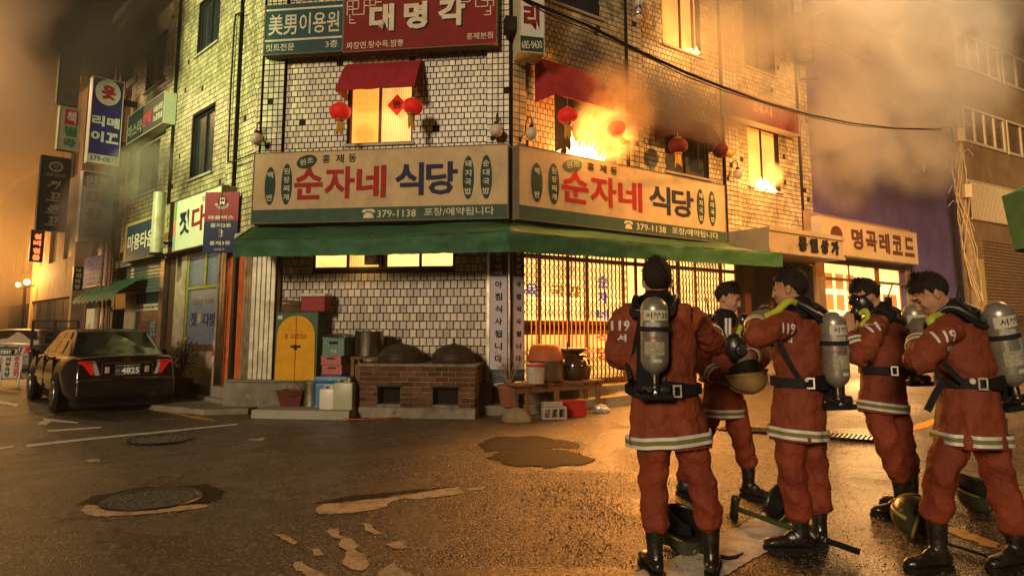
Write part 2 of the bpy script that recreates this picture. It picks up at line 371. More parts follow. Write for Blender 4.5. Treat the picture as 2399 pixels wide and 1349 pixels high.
def gz2(x, y):      # height of the road mesh itself (bilinear between its grid points)
    dx, dy = 66/330, 64/320; i, j = math.floor((x+32)/dx), math.floor((y+2)/dy); u, v = (x+32)/dx-i, (y+2)/dy-j
    def h(a, b):
        if (a, b) not in GZC: GZC[(a, b)] = gzr(-32+a*dx, -2+b*dy)
        return GZC[(a, b)]
    return (h(i, j)*(1-u)+h(i+1, j)*u)*(1-v)+(h(i, j+1)*(1-u)+h(i+1, j+1)*u)*v
sheet(-150, 150, -60, 230, 150, 145, lambda x, y: -.35+(gz(x, y) if x > 0 else 0)-(1.4 if y > 30 and x > 0 else 0), 'ground', asph)
sheet(-32, 34, -2, 62, 330, 320, gzr, 'road', asph)
# irregular flat patches lying on the road, 4 mm proud
def patch(pts, name, m, lift=.0035, jag=.0, thick=0, seed=0):
    w = [G(a, b) for a, b in pts]; out = []; rr = random.Random(seed+len(pts))
    n = len(w)
    for i in range(n):
        a, b = w[i], w[(i+1) % n]; L_ = (b-a).length; k = max(1, int(L_/.035)) if jag else 1
        for q in range(k):
            p = a.lerp(b, q/k)
            if jag and not (q == 0 and False): nz = Vector((noise.noise(p*6), noise.noise(p*6+Vector((9, 0, 0))), 0))*jag*4; p = p+nz+Vector((rr.gauss(0, jag*.5), rr.gauss(0, jag*.5), 0))
            out.append(Vector((p.x, p.y, gz2(p.x, p.y)+lift)))
    bm = bmesh.new(); vs = [bm.verts.new(p) for p in out]; bm.faces.new(vs)
    bmesh.ops.triangulate(bm, faces=bm.faces[:]); 
    for _ in range(7):
        le = [e for e in bm.edges if e.calc_length() > .13]
        if not le: break
        bmesh.ops.subdivide_edges(bm, edges=le, cuts=1); bmesh.ops.triangulate(bm, faces=[f for f in bm.faces if len(f.verts) > 3])
    for v in bm.verts: v.co.z = gz2(v.co.x, v.co.y)+lift
    bmesh.ops.recalc_face_normals(bm, faces=bm.faces[:])
    if sum(f.normal.z for f in bm.faces) < 0: bmesh.ops.reverse_faces(bm, faces=bm.faces[:])
    me = bpy.data.meshes.new(name); bm.to_mesh(me); bm.free(); me.materials.append(m)
    o = bpy.data.objects.new(name, me); COL.objects.link(o); return struct(o)
mortar = mat('road_mortar_patch', (.55, .44, .30), rough=.8, var=.6, vs=55, bump=.7, bs=70, dirt=(.05, .035, .02, .9), ds=9)
tar = mat('road_tar_patch', (.016, .012, .009), rough=.7, var=.7, vs=45, bump=1, bs=60, dirt=(.09, .06, .035, .8), ds=60)
wpaint = mat('worn_white_paint', (.78, .70, .56), rough=.6, var=.25, vs=6, dirt=(.12, .085, .055, .75), ds=5, bump=.4, bs=80)
ypaint = mat('worn_yellow_paint', (.62, .33, .04), rough=.5, var=.4, vs=6, dirt=(.07, .05, .03, .9), ds=6, bump=.4, bs=80)
patch([(732,1192),(760,1180),(900,1166),(1000,1150),(1076,1140),(1088,1150),(1070,1158),(1030,1162),(980,1168),(930,1166),(900,1185),(820,1200),(745,1204)], 'road_patch', mortar, jag=.012)
patch([(185,1195),(205,1178),(250,1176),(310,1190),(400,1184),(470,1176),(485,1183),(440,1192),(340,1202),(250,1208),(200,1206)], 'road_patch', mortar, jag=.01)
patch([(1095,1143),(1140,1141),(1130,1147),(1100,1148)], 'road_patch', mortar, jag=.008)
patch([(768,1238),(790,1238),(815,1262),(840,1275),(846,1300),(860,1316),(850,1334),(815,1330),(800,1312),(805,1290),(786,1265)], 'road_patch', mortar, jag=.012)
patch([(840,1222),(858,1224),(890,1245),(878,1250),(860,1240)], 'road_patch', mortar, jag=.008)
patch([(640,1246),(660,1250),(700,1268),(690,1274),(660,1262)], 'road_patch', mortar, jag=.008)
patch([(725,1286),(745,1284),(762,1296),(740,1298)], 'road_patch', mortar, jag=.008)
patch([(905,1270),(960,1262),(950,1278),(935,1284),(915,1280)], 'road_patch', mortar, jag=.012)
patch([(880,1338),(900,1326),(922,1316),(940,1332),(965,1342),(975,1356),(870,1356)], 'road_patch', mortar, jag=.012)
patch([(690,1312),(712,1312),(745,1335),(760,1356),(715,1356)], 'road_patch', mortar, jag=.012)
patch([(1140,1070),(1180,1055),(1250,1049),(1330,1056),(1392,1076),(1370,1086),(1280,1092),(1190,1088)], 'road_patch', tar, jag=.015, lift=.007)
patch([(1120,1040),(1160,1022),(1260,1020),(1350,1035),(1362,1050),(1300,1048),(1200,1052),(1140,1058)], 'road_patch', tar, jag=.015, lift=.005)
patch([(185,1178),(215,1160),(340,1140),(480,1132),(530,1148),(515,1165),(480,1172),(400,1180),(300,1184)], 'road_patch', tar, jag=.01, lift=.004)
patch([(732,1180),(820,1160),(960,1146),(1070,1138),(900,1160),(760,1178)], 'road_patch', tar, jag=.01, lift=.004)
# painted markings
patch([(1460,1356),(1600,1295),(1815,1188),(1852,1204),(1905,1222),(1700,1345),(1680,1356)], 'crosswalk_bar', wpaint, jag=.006)
patch([(62,1040),(554,991),(556,994),(64,1045)], 'lane_line', wpaint, jag=.004)
patch([(110,1007),(236,999),(238,1002),(112,1010)], 'lane_line', wpaint, jag=.004)
patch([(0,1046),(30,1042),(30,1046),(0,1050)], 'lane_line', wpaint, jag=.004)
patch([(72,968),(100,978),(182,988),(182,991),(120,985),(108,994),(86,993),(104,982)], 'direction_arrow', wpaint, jag=.004)
patch([(0,908),(46,914),(46,920),(0,915)], 'lane_line', ypaint, jag=.006)
patch([(0,938),(44,946),(40,951),(0,944)], 'lane_line', wpaint, jag=.006)
patch([(340,957),(352,955),(436,970),(504,982),(498,986),(440,976),(420,972)], 'lane_line', ypaint, jag=.008)
patch([(2108,1004),(2250,962),(2262,968),(2118,1014)], 'lane_line', ypaint, jag=.01)
patch([(2210,1222),(2270,1240),(2345,1270),(2350,1282),(2290,1270),(2215,1240)], 'lane_line', ypaint, jag=.02)
patch([(200,1075),(238,1072),(236,1078),(202,1080)], 'road_patch', mortar, jag=.01)
patch([(585,1027),(618,1024),(616,1031),(590,1031)], 'road_patch', mortar, jag=.01)
# charred crumbs of gravel on the wet road
def gravel():
    b = MB(); rr = random.Random(3)
    spots = [(1330,1150,150,50,750),(1420,1190,90,40,350),(1280,1060,90,22,200),(1600,1120,260,110,260),(1290,1110,200,60,350),(1330,1240,130,60,200),(2250,1220,120,60,250),(1560,1318,130,25,260),(1380,1280,90,30,150)]
    for cx, cyy, sx, sy, n in spots:
        for _ in range(n):
            px, py = rr.gauss(cx, sx*.5), rr.gauss(cyy, sy*.5)
            if py < 1000: continue
            p = G(px, py); r = rr.uniform(.003, .009)*(1.6 if rr.random() < .08 else 1)
            z = gz2(p.x, p.y); q = [Vector((rr.uniform(.5, 1), 0, 0)) for _ in range(5)]
            vs = [(p.x+r*q[i].x*math.cos(i*1.2566), p.y+r*q[i].x*math.sin(i*1.2566), z-.002) for i in range(5)]+[(p.x+rr.uniform(-.3, .3)*r, p.y, z+r*rr.uniform(.7, 1.3))]
            b.add(vs, [(i, (i+1) % 5, 5) for i in range(5)])
    o = b.build('gravel', mat('charred_grit', (.02, .016, .013), rough=.6)); struct(o, 'stuff')
    for nm, col, cnt in (('gravel', (.30, .24, .17), 7000), ('gravel', (.012, .010, .008), 9000)):
        b = MB()
        for _ in range(cnt):
            y = 3.0+9*rr.random()**1.6; x = rr.uniform(-.80, .80)*y; z = gz2(x, y); r = rr.uniform(.0025, .0065)*(2 if rr.random() < .03 else 1); a = rr.uniform(0, 6.3); q = rr.uniform(.5, 1)
            vs = [(x+r*math.cos(a+i*1.5708)*(1 if i % 2 else q), y+r*math.sin(a+i*1.5708)*(1 if i % 2 else q), z-.001) for i in range(4)]+[(x, y, z+r*.8)]
            b.add(vs, [(i, (i+1) % 4, 4) for i in range(4)])
        struct(b.build(nm, mat('grit_%d' % cnt, col, rough=.5, var=.4), None), 'stuff')
gravel()
# ================================================================ wall builder
def cells(x0, x1, z0, z1, holes):
    xs = sorted({x0, x1, *[min(max(h[0], x0), x1) for h in holes], *[min(max(h[1], x0), x1) for h in holes]})
    zs = sorted({z0, z1, *[min(max(h[2], z0), z1) for h in holes], *[min(max(h[3], z0), z1) for h in holes]})
    out = []
    for i in range(len(xs)-1):
        for j in range(len(zs)-1):
            cx, cz = (xs[i]+xs[i+1])/2, (zs[j]+zs[j+1])/2
            if any(h[0] < cx < h[1] and h[2] < cz < h[3] for h in holes): continue
            out.append((xs[i], xs[i+1], zs[j], zs[j+1]))
    return out
def wall_mb(b, x0, x1, z0, z1, holes, y0=.014, y1=.28):
    for a, c, d, e in cells(x0, x1, z0, z1, holes): b.box((a, y0, d), (c, y1, e))
def tile_rects(x0, x1, z0, z1, w, h, bond=.5, holes=(), seed=0):
    out = []; k = 0; z = z0
    while z < z1-.02:
        zt = min(z+h, z1); x = x0-(w*bond if k % 2 else 0)
        while x < x1-.01:
            a, c = max(x, x0), min(x+w, x1); x += w
            if c-a < .025: continue
            segs = [(a, c)]
            for hh in holes:
                if zt-.03 <= hh[2] or z+.03 >= hh[3]: continue
                ns = []
                for p, q in segs:
                    if q <= hh[0] or p >= hh[1]: ns.append((p, q))
                    else:
                        if p < hh[0]: ns.append((p, hh[0]))
                        if q > hh[1]: ns.append((hh[1], q))
                segs = ns
            for p, q in segs:
                if q-p > .025: out.append((p, q, z, zt))
        z += h; k += 1
    return out
def tile_geo(b, rects, y=0.0, g=.011, th=.016, rr=random, xf=None):
    for x0, x1, z0, z1 in rects:
        if rr.random() < .005: continue
        x0 += g/2; x1 -= g/2; z0 += g/2; z1 -= g/2; e = .004; yy = y+rr.uniform(-.002, .0025); t1 = rr.uniform(-.0012, .0012); t2 = rr.uniform(-.0012, .0012)
        vs = [(x0, yy+th, z0), (x1, yy+th, z0), (x1, yy+th, z1), (x0, yy+th, z1), (x0+e, yy+t1, z0+e), (x1-e, yy+t2, z0+e), (x1-e, yy-t1, z1-e), (x0+e, yy-t2, z1-e)]
        if xf: vs = [xf(v) for v in vs]
        b.add(vs, [(4, 5, 6, 7), (0, 1, 5, 4), (1, 2, 6, 5), (2, 3, 7, 6), (3, 0, 4, 7)])
def rnd_attr(o, per):
    me = o.data; a = me.attributes.new('rnd', 'FLOAT', 'FACE'); n = len(me.polygons)
    v = np.repeat(np.random.RandomState(5).rand(n//per+1), per)[:n].astype(np.float32); a.data.foreach_set('value', v)
# ================================================================ the corner building
bld = thing('corner_building', 'cream tiled corner building on fire above the two long restaurant signs', 'building', FC.M)
def part_frame(fr, root=bld, froot=FC):
    return froot.I @ fr.M
ML, MC, MR = part_frame(FL), Matrix.Identity(4), part_frame(FR)
def hole(fr, px0, px1, py0, py1, pad=0):
    xm, ym = (px0+px1)/2, (py0+py1)/2
    return (fr.at(px0, ym).x, fr.at(px1, ym).x, fr.at(xm, py1).z, fr.at(xm, py0).z)
TOPZ = 10.3
hC = [hole(FC, 815, 966, 190, 336), hole(FC, 733, 1066, 575, 630)]
hR = [hole(FR, 1300, 1443, 190, 372), hole(FR, 1560, 1660, 318, 410), hole(FR, 1754, 1826, 300, 442),
      hole(FR, 1290, 1403, -120, 22), hole(FR, 1552, 1640, -60, 118), hole(FR, 1742, 1812, -20, 166)]
sf = (FR.at(1207, 700).x, FR.at(1735, 700).x, .30, 3.35)
hR.append(sf); hR.append((FR.at(1745, 700).x, FR.at(1885, 700).x, .30, 3.2))
hL = [hole(FL, 464, 514, -10, 112), hole(FL, 344, 387, 92, 200), hole(FL, 447, 500, 262, 410), hole(FL, 327, 371, 338, 450),
      (FL.at(250, 700).x, FL.at(382, 700).x, .2, 3.1), (FL.at(398, 700).x, -.35, .3, 3.15)]
SL0, SR1 = FL.at(296, 400).x, FR.at(1893, 400).x
b = MB(); wall_mb(b, .0, WC, 0, TOPZ, hC); w_c = b.build('wall', grout, bld, M=MC)
b = MB(); wall_mb(b, .0, SR1, 0, TOPZ+.9, hR); w_r = b.build('wall', grout, bld, M=MR)
b = MB(); wall_mb(b, SL0, .0, 0, TOPZ, hL); w_l = b.build('wall', grout, bld, M=ML)
w_c['label'] = 'front wall over the brick stove'; w_r['label'] = 'burning wall along the right street'; w_l['label'] = 'greenish wall along the left street'
# body behind the walls: floors, rear walls and roof
b = MB()
pl = [FL.g((SL0+.01, .29, 0)), FL.g((-.05, .3, 0)), FR.g((.05, .3, 0)), FR.g((SR1-.01, .29, 0)), FR.g((SR1-.01, 9, 0)), FL.g((SL0+.01, 9, 0))]
pl = [FC.I @ p for p in pl]
for z0, z1 in ((3.35, 3.5), (6.35, 6.5), (TOPZ-.1, TOPZ+.05)):
    n = len(pl); b.add([(p.x, p.y, z0) for p in pl]+[(p.x, p.y, z1) for p in pl], [tuple(range(n-1, -1, -1)), tuple(range(n, 2*n))]+[(i, (i+1) % n, n+(i+1) % n, n+i) for i in range(n)])
b.build('floor_slab', conc, bld)
b = MB()
for i in (3, 4, 5):
    p, q = pl[i], pl[(i+1) % 6]; d = (q-p).normalized(); nrm = Vector((-d.y, d.x, 0))*.2
    if i == 5: nrm = nrm
    b.hex([(*(p).xy, 0), (*(q).xy, 0), (*(q+nrm).xy, 0), (*(p+nrm).xy, 0), (*(p).xy, TOPZ), (*(q).xy, TOPZ), (*(q+nrm).xy, TOPZ), (*(p+nrm).xy, TOPZ)])
b.build('rear_wall', conc, bld)
# tiles : loose ones on the front, the rest joined
TW, TH = .119, .114
sign_C = (.02, 4.72, 3.42, 4.82)
allr = []
b = MB()
lowC = tile_rects(.42, WC-.42, .56, 3.2, .124, .146, .5, hC)
tile_geo(b, tile_rects(.42, WC-.42, 4.5, TOPZ, TW, TH, .5, hC)); 
tile_geo(b, tile_rects(.42, WC-.42, 3.2, 3.6, TW, TH, .5, hC))
tile_geo(b, tile_rects(.0, .42, 3.2, TOPZ, TW*.882, TH, 0), y=-.09)
tile_geo(b, tile_rects(WC-.42, WC, 3.2, TOPZ, TW*.882, TH, 0), y=-.09)
# the lower tiles, largest 300 as single pieces
cand = sorted(lowC, key=lambda r: (-(r[1]-r[0] > .1), -r[2] if r[2] > 2.55 else -99, r[2]))
full = [r for r in lowC if r[1]-r[0] > .1 and .9 < r[2] < 2.62][:300]; fs_ = set(full)
tile_geo(b, [r for r in lowC if r not in fs_])
weather(tile_l, [(2.2, 1.05, 1.5, .75), (3.4, 1.0, .9, .7)])
o = b.build('tiles', tile_m, w_c); struct(o, 'stuff'); rnd_attr(o, 5)
bt = MB(); tile_geo(bt, [(0, .124, 0, .146)]); t0 = bt.build('tile', tile_l, w_c, smooth=None); tm = t0.data; rr = random.Random(11)
for k, r in enumerate(full):
    o = t0 if k == 0 else t0.copy()
    if k: COL.objects.link(o)
    o.location = (r[0], rr.uniform(-.003, .003), r[2]); o.rotation_euler = (rr.gauss(0, .006), rr.gauss(0, .006), rr.gauss(0, .009))
b = MB(); ps = [(0, .30), (FR.at(1468, 300).x, FR.at(1500, 300).x), (FR.at(1690, 300).x, FR.at(1722, 300).x), (FR.at(1868, 300).x, SR1)]
def inps(r): return False
hp = [(p[0], p[1], 3.2, 20) for p in ps]
tile_geo(b, tile_rects(.0, SR1, 3.1, TOPZ+.9, TW, TH, .5, hR+hp))
for p in ps: tile_geo(b, tile_rects(p[0], p[1], 3.2, TOPZ+.9, (p[1]-p[0])/max(2, round((p[1]-p[0])/.12)), TH, 0, hR), y=-.09)
tile_s = tile_m.copy(); tile_s.name = 'wall_tile_sooty'; weather(tile_m); weather(tile_s, [((h[0]+h[1])/2+.15, h[3]+.25, (h[1]-h[0])*.95, 1.15) for h in (hR[0], hR[1], hR[2], hR[4], hR[5])])
o = b.build('tiles', tile_s, w_r); struct(o, 'stuff'); rnd_attr(o, 5)
b = MB(); pls = [(FL.at(405, 200).x, FL.at(416, 200).x), (FL.at(548, 200).x, FL.at(564, 200).x), (-.2, 0)]
tile_geo(b, tile_rects(SL0, .0, 3.1, TOPZ-.2, .124, TH, .5, hL+[(p[0], p[1], 3.1, 20) for p in pls]))
for p in pls: tile_geo(b, tile_rects(p[0], p[1], 3.1, TOPZ-.2, (p[1]-p[0])/max(1, round((p[1]-p[0])/.12)), TH, 0), y=-.09)
o = b.build('tiles', tile_m, w_l); struct(o, 'stuff'); rnd_attr(o, 5)
# pilaster cores, plinth, cornices
for x_ in (0, WC-.415): b = MB(); b.box((x_, -.078, 3.1), (x_+.415, .013, TOPZ)); b.build('pilaster', grout, bld, M=MC)
for p in ps: b = MB(); b.box((p[0]+.004, -.078, 3.2), (p[1]-.004, .013, TOPZ+.9)); b.build('pilaster', grout, bld, M=MR)
for p in pls: b = MB(); b.box((p[0]+.004, -.078, 3.1), (p[1]-.004, .013, TOPZ-.2)); b.build('pilaster', grout, bld, M=ML)
b = MB(); b.box((SL0-.3, -.55, TOPZ-.12), (.05, .3, TOPZ+.12)); b.box((SL0-.2, -.40, TOPZ-.3), (0, .0, TOPZ-.123))
for k in range(60): b.box((SL0+.13*k, -.36, TOPZ-.36), (SL0+.06+.13*k, -.02, TOPZ-.302)) if SL0+.13*k < -.1 else None
b.build('cornice', conc_l, bld, M=ML)
b = MB(); b.box((-.1, -.55, TOPZ+.95), (SR1+.3, .3, TOPZ+1.2)); b.build('cornice', conc_l, bld, M=MR)
b = MB(); b.box((-.45, -.20, -.02), (WC-.30, .0, .53), bev=.015); b.build('plinth', conc, bld, M=MC); b = MB(); b.box((-.30, -.45, -.02), (1.42, -.201, .50), bev=.015); b.build('plinth', conc, bld, M=MC)
b = MB(); b.box((SL0, -.30, -.1), (-.1, -.01, .36), bev=.02); b.box((SL0, -.42, -.1), (-.1, -.301, .17), bev=.015); b.build('plinth', conc, bld, M=ML)
b = MB(); b.box((.1, -.35, -.1), (SR1, -.01, .40), bev=.02); b.box((3.0, -.85, -.1), (SR1, -.351, .27), bev=.02); b.build('plinth', conc, bld, M=MR)
# bumpy mouldings under the sign: horizontal beams
b = MB(); b.box((-.05, -.12, 3.0), (WC+.05, -.001, 3.28), bev=.01); b.build('lintel', conc_l, bld, M=MC)
b = MB(); b.box((0.0, -.12, 3.2), (SR1, -.001, 3.42), bev=.01); b.build('lintel', conc, bld, M=MR)
b = MB(); b.box((SL0, -.10, 3.1), (-.12, -.001, 3.3), bev=.01); b.build('lintel', conc_l, bld, M=ML)
# corner pillars at street level (metal clad, stained)
pil = mat('stained_metal_cladding', (.40, .37, .26), rough=.4, metal=.6, var=.4, vs=5, dirt=(.07, .05, .03, .8), ds=3)
b = MB()
for k in range(5): b.box((-.05+.095*k, -.10, .53), (.035+.095*k, .01, 3.0), bev=.008)
b.build('corner_pillar', pil, bld, M=MC)
b = MB(); b.box((.44, -.06, .53), (.50, .01, 3.0)); b.build('downpipe', wood_d, bld, M=MC)
b = MB(); b.box((WC-.42, -.06, .45), (WC-.02, .01, 3.0), bev=.01); b.build('corner_pillar', pil, bld, M=MC)
b = MB(); b.box((WC-.05, -.16, .45), (WC+.02, -.02, 3.0), bev=.01); b.build('steel_post', alu, bld, M=MC)
# ---------------------------------------------------------------- windows
def window(M, h, pane, muls=(.5,), y=.10, fw=.045, label=None, fm=frame_m, sill=True, panes=None, depth=.05):
    x0, x1, z0, z1 = h
    b = MB(); b.box((x0, y-.02, z0), (x1, y+depth, z0+fw)); b.box((x0, y-.02, z1-fw), (x1, y+depth, z1)); b.box((x0, y-.02, z0+fw), (x0+fw, y+depth, z1-fw)); b.box((x1-fw, y-.02, z0+fw), (x1, y+depth, z1-fw))
    es = [x0+fw]
    for q in muls:
        xm = x0+(x1-x0)*q; b.box((xm-fw*.5, y-.025, z0+fw), (xm+fw*.5, y+depth-.005, z1-fw)); es.append(xm)
    es.append(x1-fw)
    f = b.build('window', fm, bld, M=M)
    if label: f['label'] = label
    for k in range(len(es)-1):
        pm = panes[k] if panes else pane
        if pm is None: continue
        c = MB(); c.box((es[k]+.001, y+.012+.004*k, z0+fw), (es[k+1]-.001, y+.02+.004*k, z1-fw)); c.build('pane', pm, f)
    if sill: c = MB(); c.box((x0-.05, -.05, z0-.05), (x1+.05, y-.022, z0-.002)); c.build('sill', conc_l, f)
    c = MB(); c.box((x0, y+depth, z0), (x1, .5, z0-.03)); c.box((x0, .5, z0), (x1, .55, z1)); c.build('reveal', dark, f)
    return f
window(MC, hC[0], lit_win, (.48,), panes=[lit_pat, lit_win], label='lit curtained window under the red awning', fm=mat('red_brown_frame', (.12, .03, .015), rough=.5))
b = MB(); xf_ = FC.at(871, 605).x; zf_ = FC.at(871, 605).z; b.box((xf_-.13, -.03, zf_-.12), (xf_+.13, .02, zf_+.14)); b.lathe([(.0, 0), (.10, 0), (.115, .03), (.09, .03), (.085, .012), (0, .012)], 20, Matrix.Translation((xf_, -.031, zf_+.01)) @ Matrix.Rotation(math.pi/2, 4, 'X')); b.build('exhaust_fan', frame_m, bld, M=MC)
hw = hC[1]; window(MC, hw, lit_door, (.27, .36, .50, .64, .66, .98) if False else (.25, .48, .52, .76), fm=wood_d, panes=[lit_door, lit_win, wood_d, lit_door, lit_door], label='row of small lit panes under the green awning', y=.03, sill=False)
lw = mat('lit_painting_glass', (.6, .5, .3), var=0)
fire_glow = lit('fire_lit_room', (1, .27, .03), 1.0, 1.2, .8, wave=6)
window(MR, hR[0], None, (.92,), label='burst window full of fire', panes=[None, glass_d])
window(MR, hR[1], smoked, (.5,), label='sooty window right of the burning one')
window(MR, hR[2], fire_glow, (.5,), label='window glowing with fire under the red hours sign')
window(MR, hR[3], glass_d, (.5,)); window(MR, hR[4], fire_glow, (.52, .86), fm=wood_d, label='tall orange lit window at the top'); window(MR, hR[5], smoked, (.5,))
for h in hL[:4]: window(ML, h, glass_d, (.5,), depth=.06)
# ---------------------------------------------------------------- glazed restaurant front behind the scissor gate
sx0, sx1 = sf[0], sf[1]
oak = mat('orange_wood', (.28, .11, .03), rough=.5, var=.3, vs=10)
b = MB(); xs = [FR.at(p, 700).x for p in (1207, 1273, 1340, 1385, 1470, 1500, 1525, 1600, 1640, 1700, 1735)]
for x in xs: b.box((x-.035, .10, .42), (x+.035, .17, 3.2))
for z in (.42, 1.35, 1.52, 2.75, 3.14): b.box((sx0, .105, z), (sx1, .165, z+.07))
ff = b.build('shop_front', oak, bld, M=MR)
for k in range(len(xs)-1):
    for z0, z1 in ((.5, 1.34), (1.6, 2.74), (2.83, 3.13)):
        c = MB(); c.box((xs[k]+.036, .13, z0), (xs[k+1]-.036, .138, z1)); c.build('pane', lit_door if z0 > 1.5 else lit('lit_lower_glass', (1, .50, .09), 1.3, 2, .55), ff)
c = MB(); c.box((sx0, .6, .3), (sx1, .65, 3.3)); c.build('inner_wall', dark, ff)
st_b = mat('blue_sticker', (.03, .04, .25), emit=(.10, .10, .55), es=.7); st_r = mat('red_sticker', (.35, .02, .01), emit=(.8, .05, .01), es=.6); st_o = mat('orange_sticker', (.45, .12, .01), emit=(.9, .30, .03), es=.8)  # stickers emit a little, in place of light passing through from the glass behind
def fbx(px, py, w, h, fr=FR, y=.12):
    p = fr.at(px, py, y); return (p.x-w/2, p.z-h/2, w, h)
text('육', ff, st_b, fbx(1246, 680, .34, .26), y=.126, bold=.02); text('국밥', ff, st_o, fbx(1325, 682, .8, .22), y=.126, bold=.02)
for c_, py_ in (('순', 660), ('자', 697), ('네', 737), ('식', 790), ('당', 828)):
    text(c_, ff, st_b if py_ < 750 else st_r, fbx(1413, py_, .30, .24), y=.126, bold=.02)
# folding scissor gate: vertical bars and crossing lattice
gate_m = mat('rusty_gate_steel', (.16, .065, .025), rough=.45, metal=.7, var=.4, vs=20)
def gate(x0, x1, label):
    g = thing('folding_gate', label, 'gate', FR.M @ Matrix.Translation((x0, -.02, .42)))
    L_ = x1-x0; H = 2.75; n = int(L_/.105)
    for k in range(n+1):
        x = L_*k/n; b = MB(); b.box((x-.009, -.010, 0), (x+.009, .010, H)); b.build('bar', gate_m, g)
    b = MB(); st = L_/n; hh = .16
    for z0, z1 in ((.05, .75), (1.25, 1.6), (1.6, 2.6)):
        rows = int((z1-z0)/hh)
        for r_ in range(rows):
            za = z0+r_*hh
            for k in range(n):
                xa = st*k
                for s_ in (0, 1):
                    p = (xa, -.014+.004*s_, za+(hh if s_ else 0)); q = (xa+st, -.014+.004*s_, za+(0 if s_ else hh))
                    d = Vector(q)-Vector(p); nn = Vector((-d.z, 0, d.x)).normalized()*.0055
                    P_, Q_ = Vector(p), Vector(q)
                    b.add([P_-nn, Q_-nn, Q_+nn, P_+nn], [(0, 1, 2, 3)])
    o = b.build('lattice', gate_m, g); md = o.modifiers.new('s', 'SOLIDIFY'); md.thickness = .003; struct(o, 'stuff')
    b = MB(); b.box((0, -.02, -.04), (L_, .02, -.005)); b.box((0, -.02, H), (L_, .02, H+.03)); b.build('rail', gate_m, g)
gate(FR.at(1222, 700).x, FR.at(1468, 700).x, 'closed folding lattice gate left of the firefighters, glass glowing behind')
gate(FR.at(1530, 700).x, FR.at(1698, 700).x, 'closed folding lattice gate behind the firefighter with the dark helmet in hand')
# dark passage at the right end of the front
b = MB(); h = hR[7]; b.box((h[0], .6, h[2]), (h[1], .65, h[3])); b.box((h[0], .0, h[2]), (h[0]+.25, .59, h[3])); b.box((h[1]-.2, .0, h[2]), (h[1], .59, h[3])); b.box(((h[0]+h[1])/2+.1, .2, h[2]), ((h[0]+h[1])/2+.2, .59, h[3]))
b.build('passage', mat('brown_panel', (.09, .04, .02), rough=.6, var=.4), bld, M=MR)
# ---------------------------------------------------------------- shop fronts of the left wall
yel = mat('yellow_green_paint', (.22, .20, .03), rough=.5, var=.35, vs=7, dirt=(.1, .09, .03, .6), ds=5)
bei = mat('beige_panel', (.30, .25, .17), rough=.7, var=.35, vs=5, dirt=(.08, .06, .04, .7), ds=3)
blu = mat('blue_frosted_glass', (.10, .14, .20), rough=.3, var=.5, vs=6, spec=.7)
shat = mat('shattered_glass', (.12, .16, .26), rough=.18, var=.9, vs=40, bump=1, bs=50, spec=.9)
def lx(px, y=0): return FL.at(px, 720, y).x
def lbox(name, px0, px1, z0, z1, y0, y1, m, parent=bld, bev=.006, label=None):
    b = MB(); b.box((lx(px0), y0, z0), (lx(px1), y1, z1), bev=bev); o = b.build(name, m, parent, M=ML if parent is bld else None)
    if label: o['label'] = label
    return o
lbox('steel_post', 383, 392, .3, 3.1, -.12, .06, alu); lbox('door_post', 394, 408, .3, 3.1, .0, .1, wood_d); lbox('panel', 411, 436, .3, 3.1, -.04, .1, bei)
cw = lbox('shop_window', 437, 441, .36, 3.1, -.03, .08, yel, label='yellow framed coffee shop window')
b = MB(); a, e = lx(441), lx(511); b.box((a, -.03, 2.3), (e, .07, 2.36)); b.box((a+.55*(e-a), -.03, 2.361), (a+.6*(e-a), .07, 3.1)); b.box((a, -.03, .361), (e, .07, .62)); b.box((a, -.03, 3.05), (e, .07, 3.12)); b.build('frame', yel, cw)
b = MB(); b.box((a, .0, 2.37), (a+.54*(e-a), .01, 3.04)); b.build('pane', shat, cw); b = MB(); b.box((a+.61*(e-a), .0, 2.37), (e, .01, 3.04)); b.build('pane', shat, cw)
b = MB(); b.box((a, .0, 1.12), (e, .01, 2.29)); b.build('pane', blu, cw); b = MB(); b.box((a, .0, .63), (e, .012, 1.0)); b.build('pane', bei, cw); b = MB(); b.box((a, -.02, 1.0), (e, .03, 1.11)); b.build('rail', wood_d, cw)
text('젓', cw, mat('dark_blue_print', (.03, .03, .08)), (a+.12*(e-a), 1.5, .2*(e-a), .3), y=-.006, bold=.02); text('다방', cw, mat('dark_blue_print', (.03, .03, .08)), (a+.55*(e-a), 1.5, .4*(e-a), .28), y=-.006, bold=.02)
b = MB(); b.lathe([(.0, 0), (.10, 0), (.10, .004), (0, .004)], 20, TR((a+.42*(e-a), -.004, 1.66), 0, math.pi/2)); b.build('sticker', mat('coffee_sticker', (.35, .2, .12)), cw)
text('COFFEE SHOP', cw, mat('pink_print', (.25, .12, .13)), (a+.15*(e-a), 1.95, .7*(e-a), .12), y=-.006)
for k, (p0, p1) in enumerate(((512, 517), (518, 524), (525, 530))): lbox('cladding_strip', p0, p1, .36, 3.1, -.05, .05, alu)
org = mat('orange_light_panel', (.55, .13, .035), rough=.55, var=.3, vs=4, dirt=(.2, .04, .015, .7), ds=3)  # orange light of the doorway is put into this base colour
lbox('panel', 531, 549, .36, 3.1, -.02, .1, org, label='orange lit panel'); lbox('downpipe', 550, 557, .36, 3.1, -.08, .1, frame_m); lbox('panel', 558, 575, .36, 3.1, -.02, .1, org, label='orange lit panel')
for k in range(3): lbox('cladding_strip', 576+6*k, 581+6*k, .36, 3.1, -.06, .05, pil)
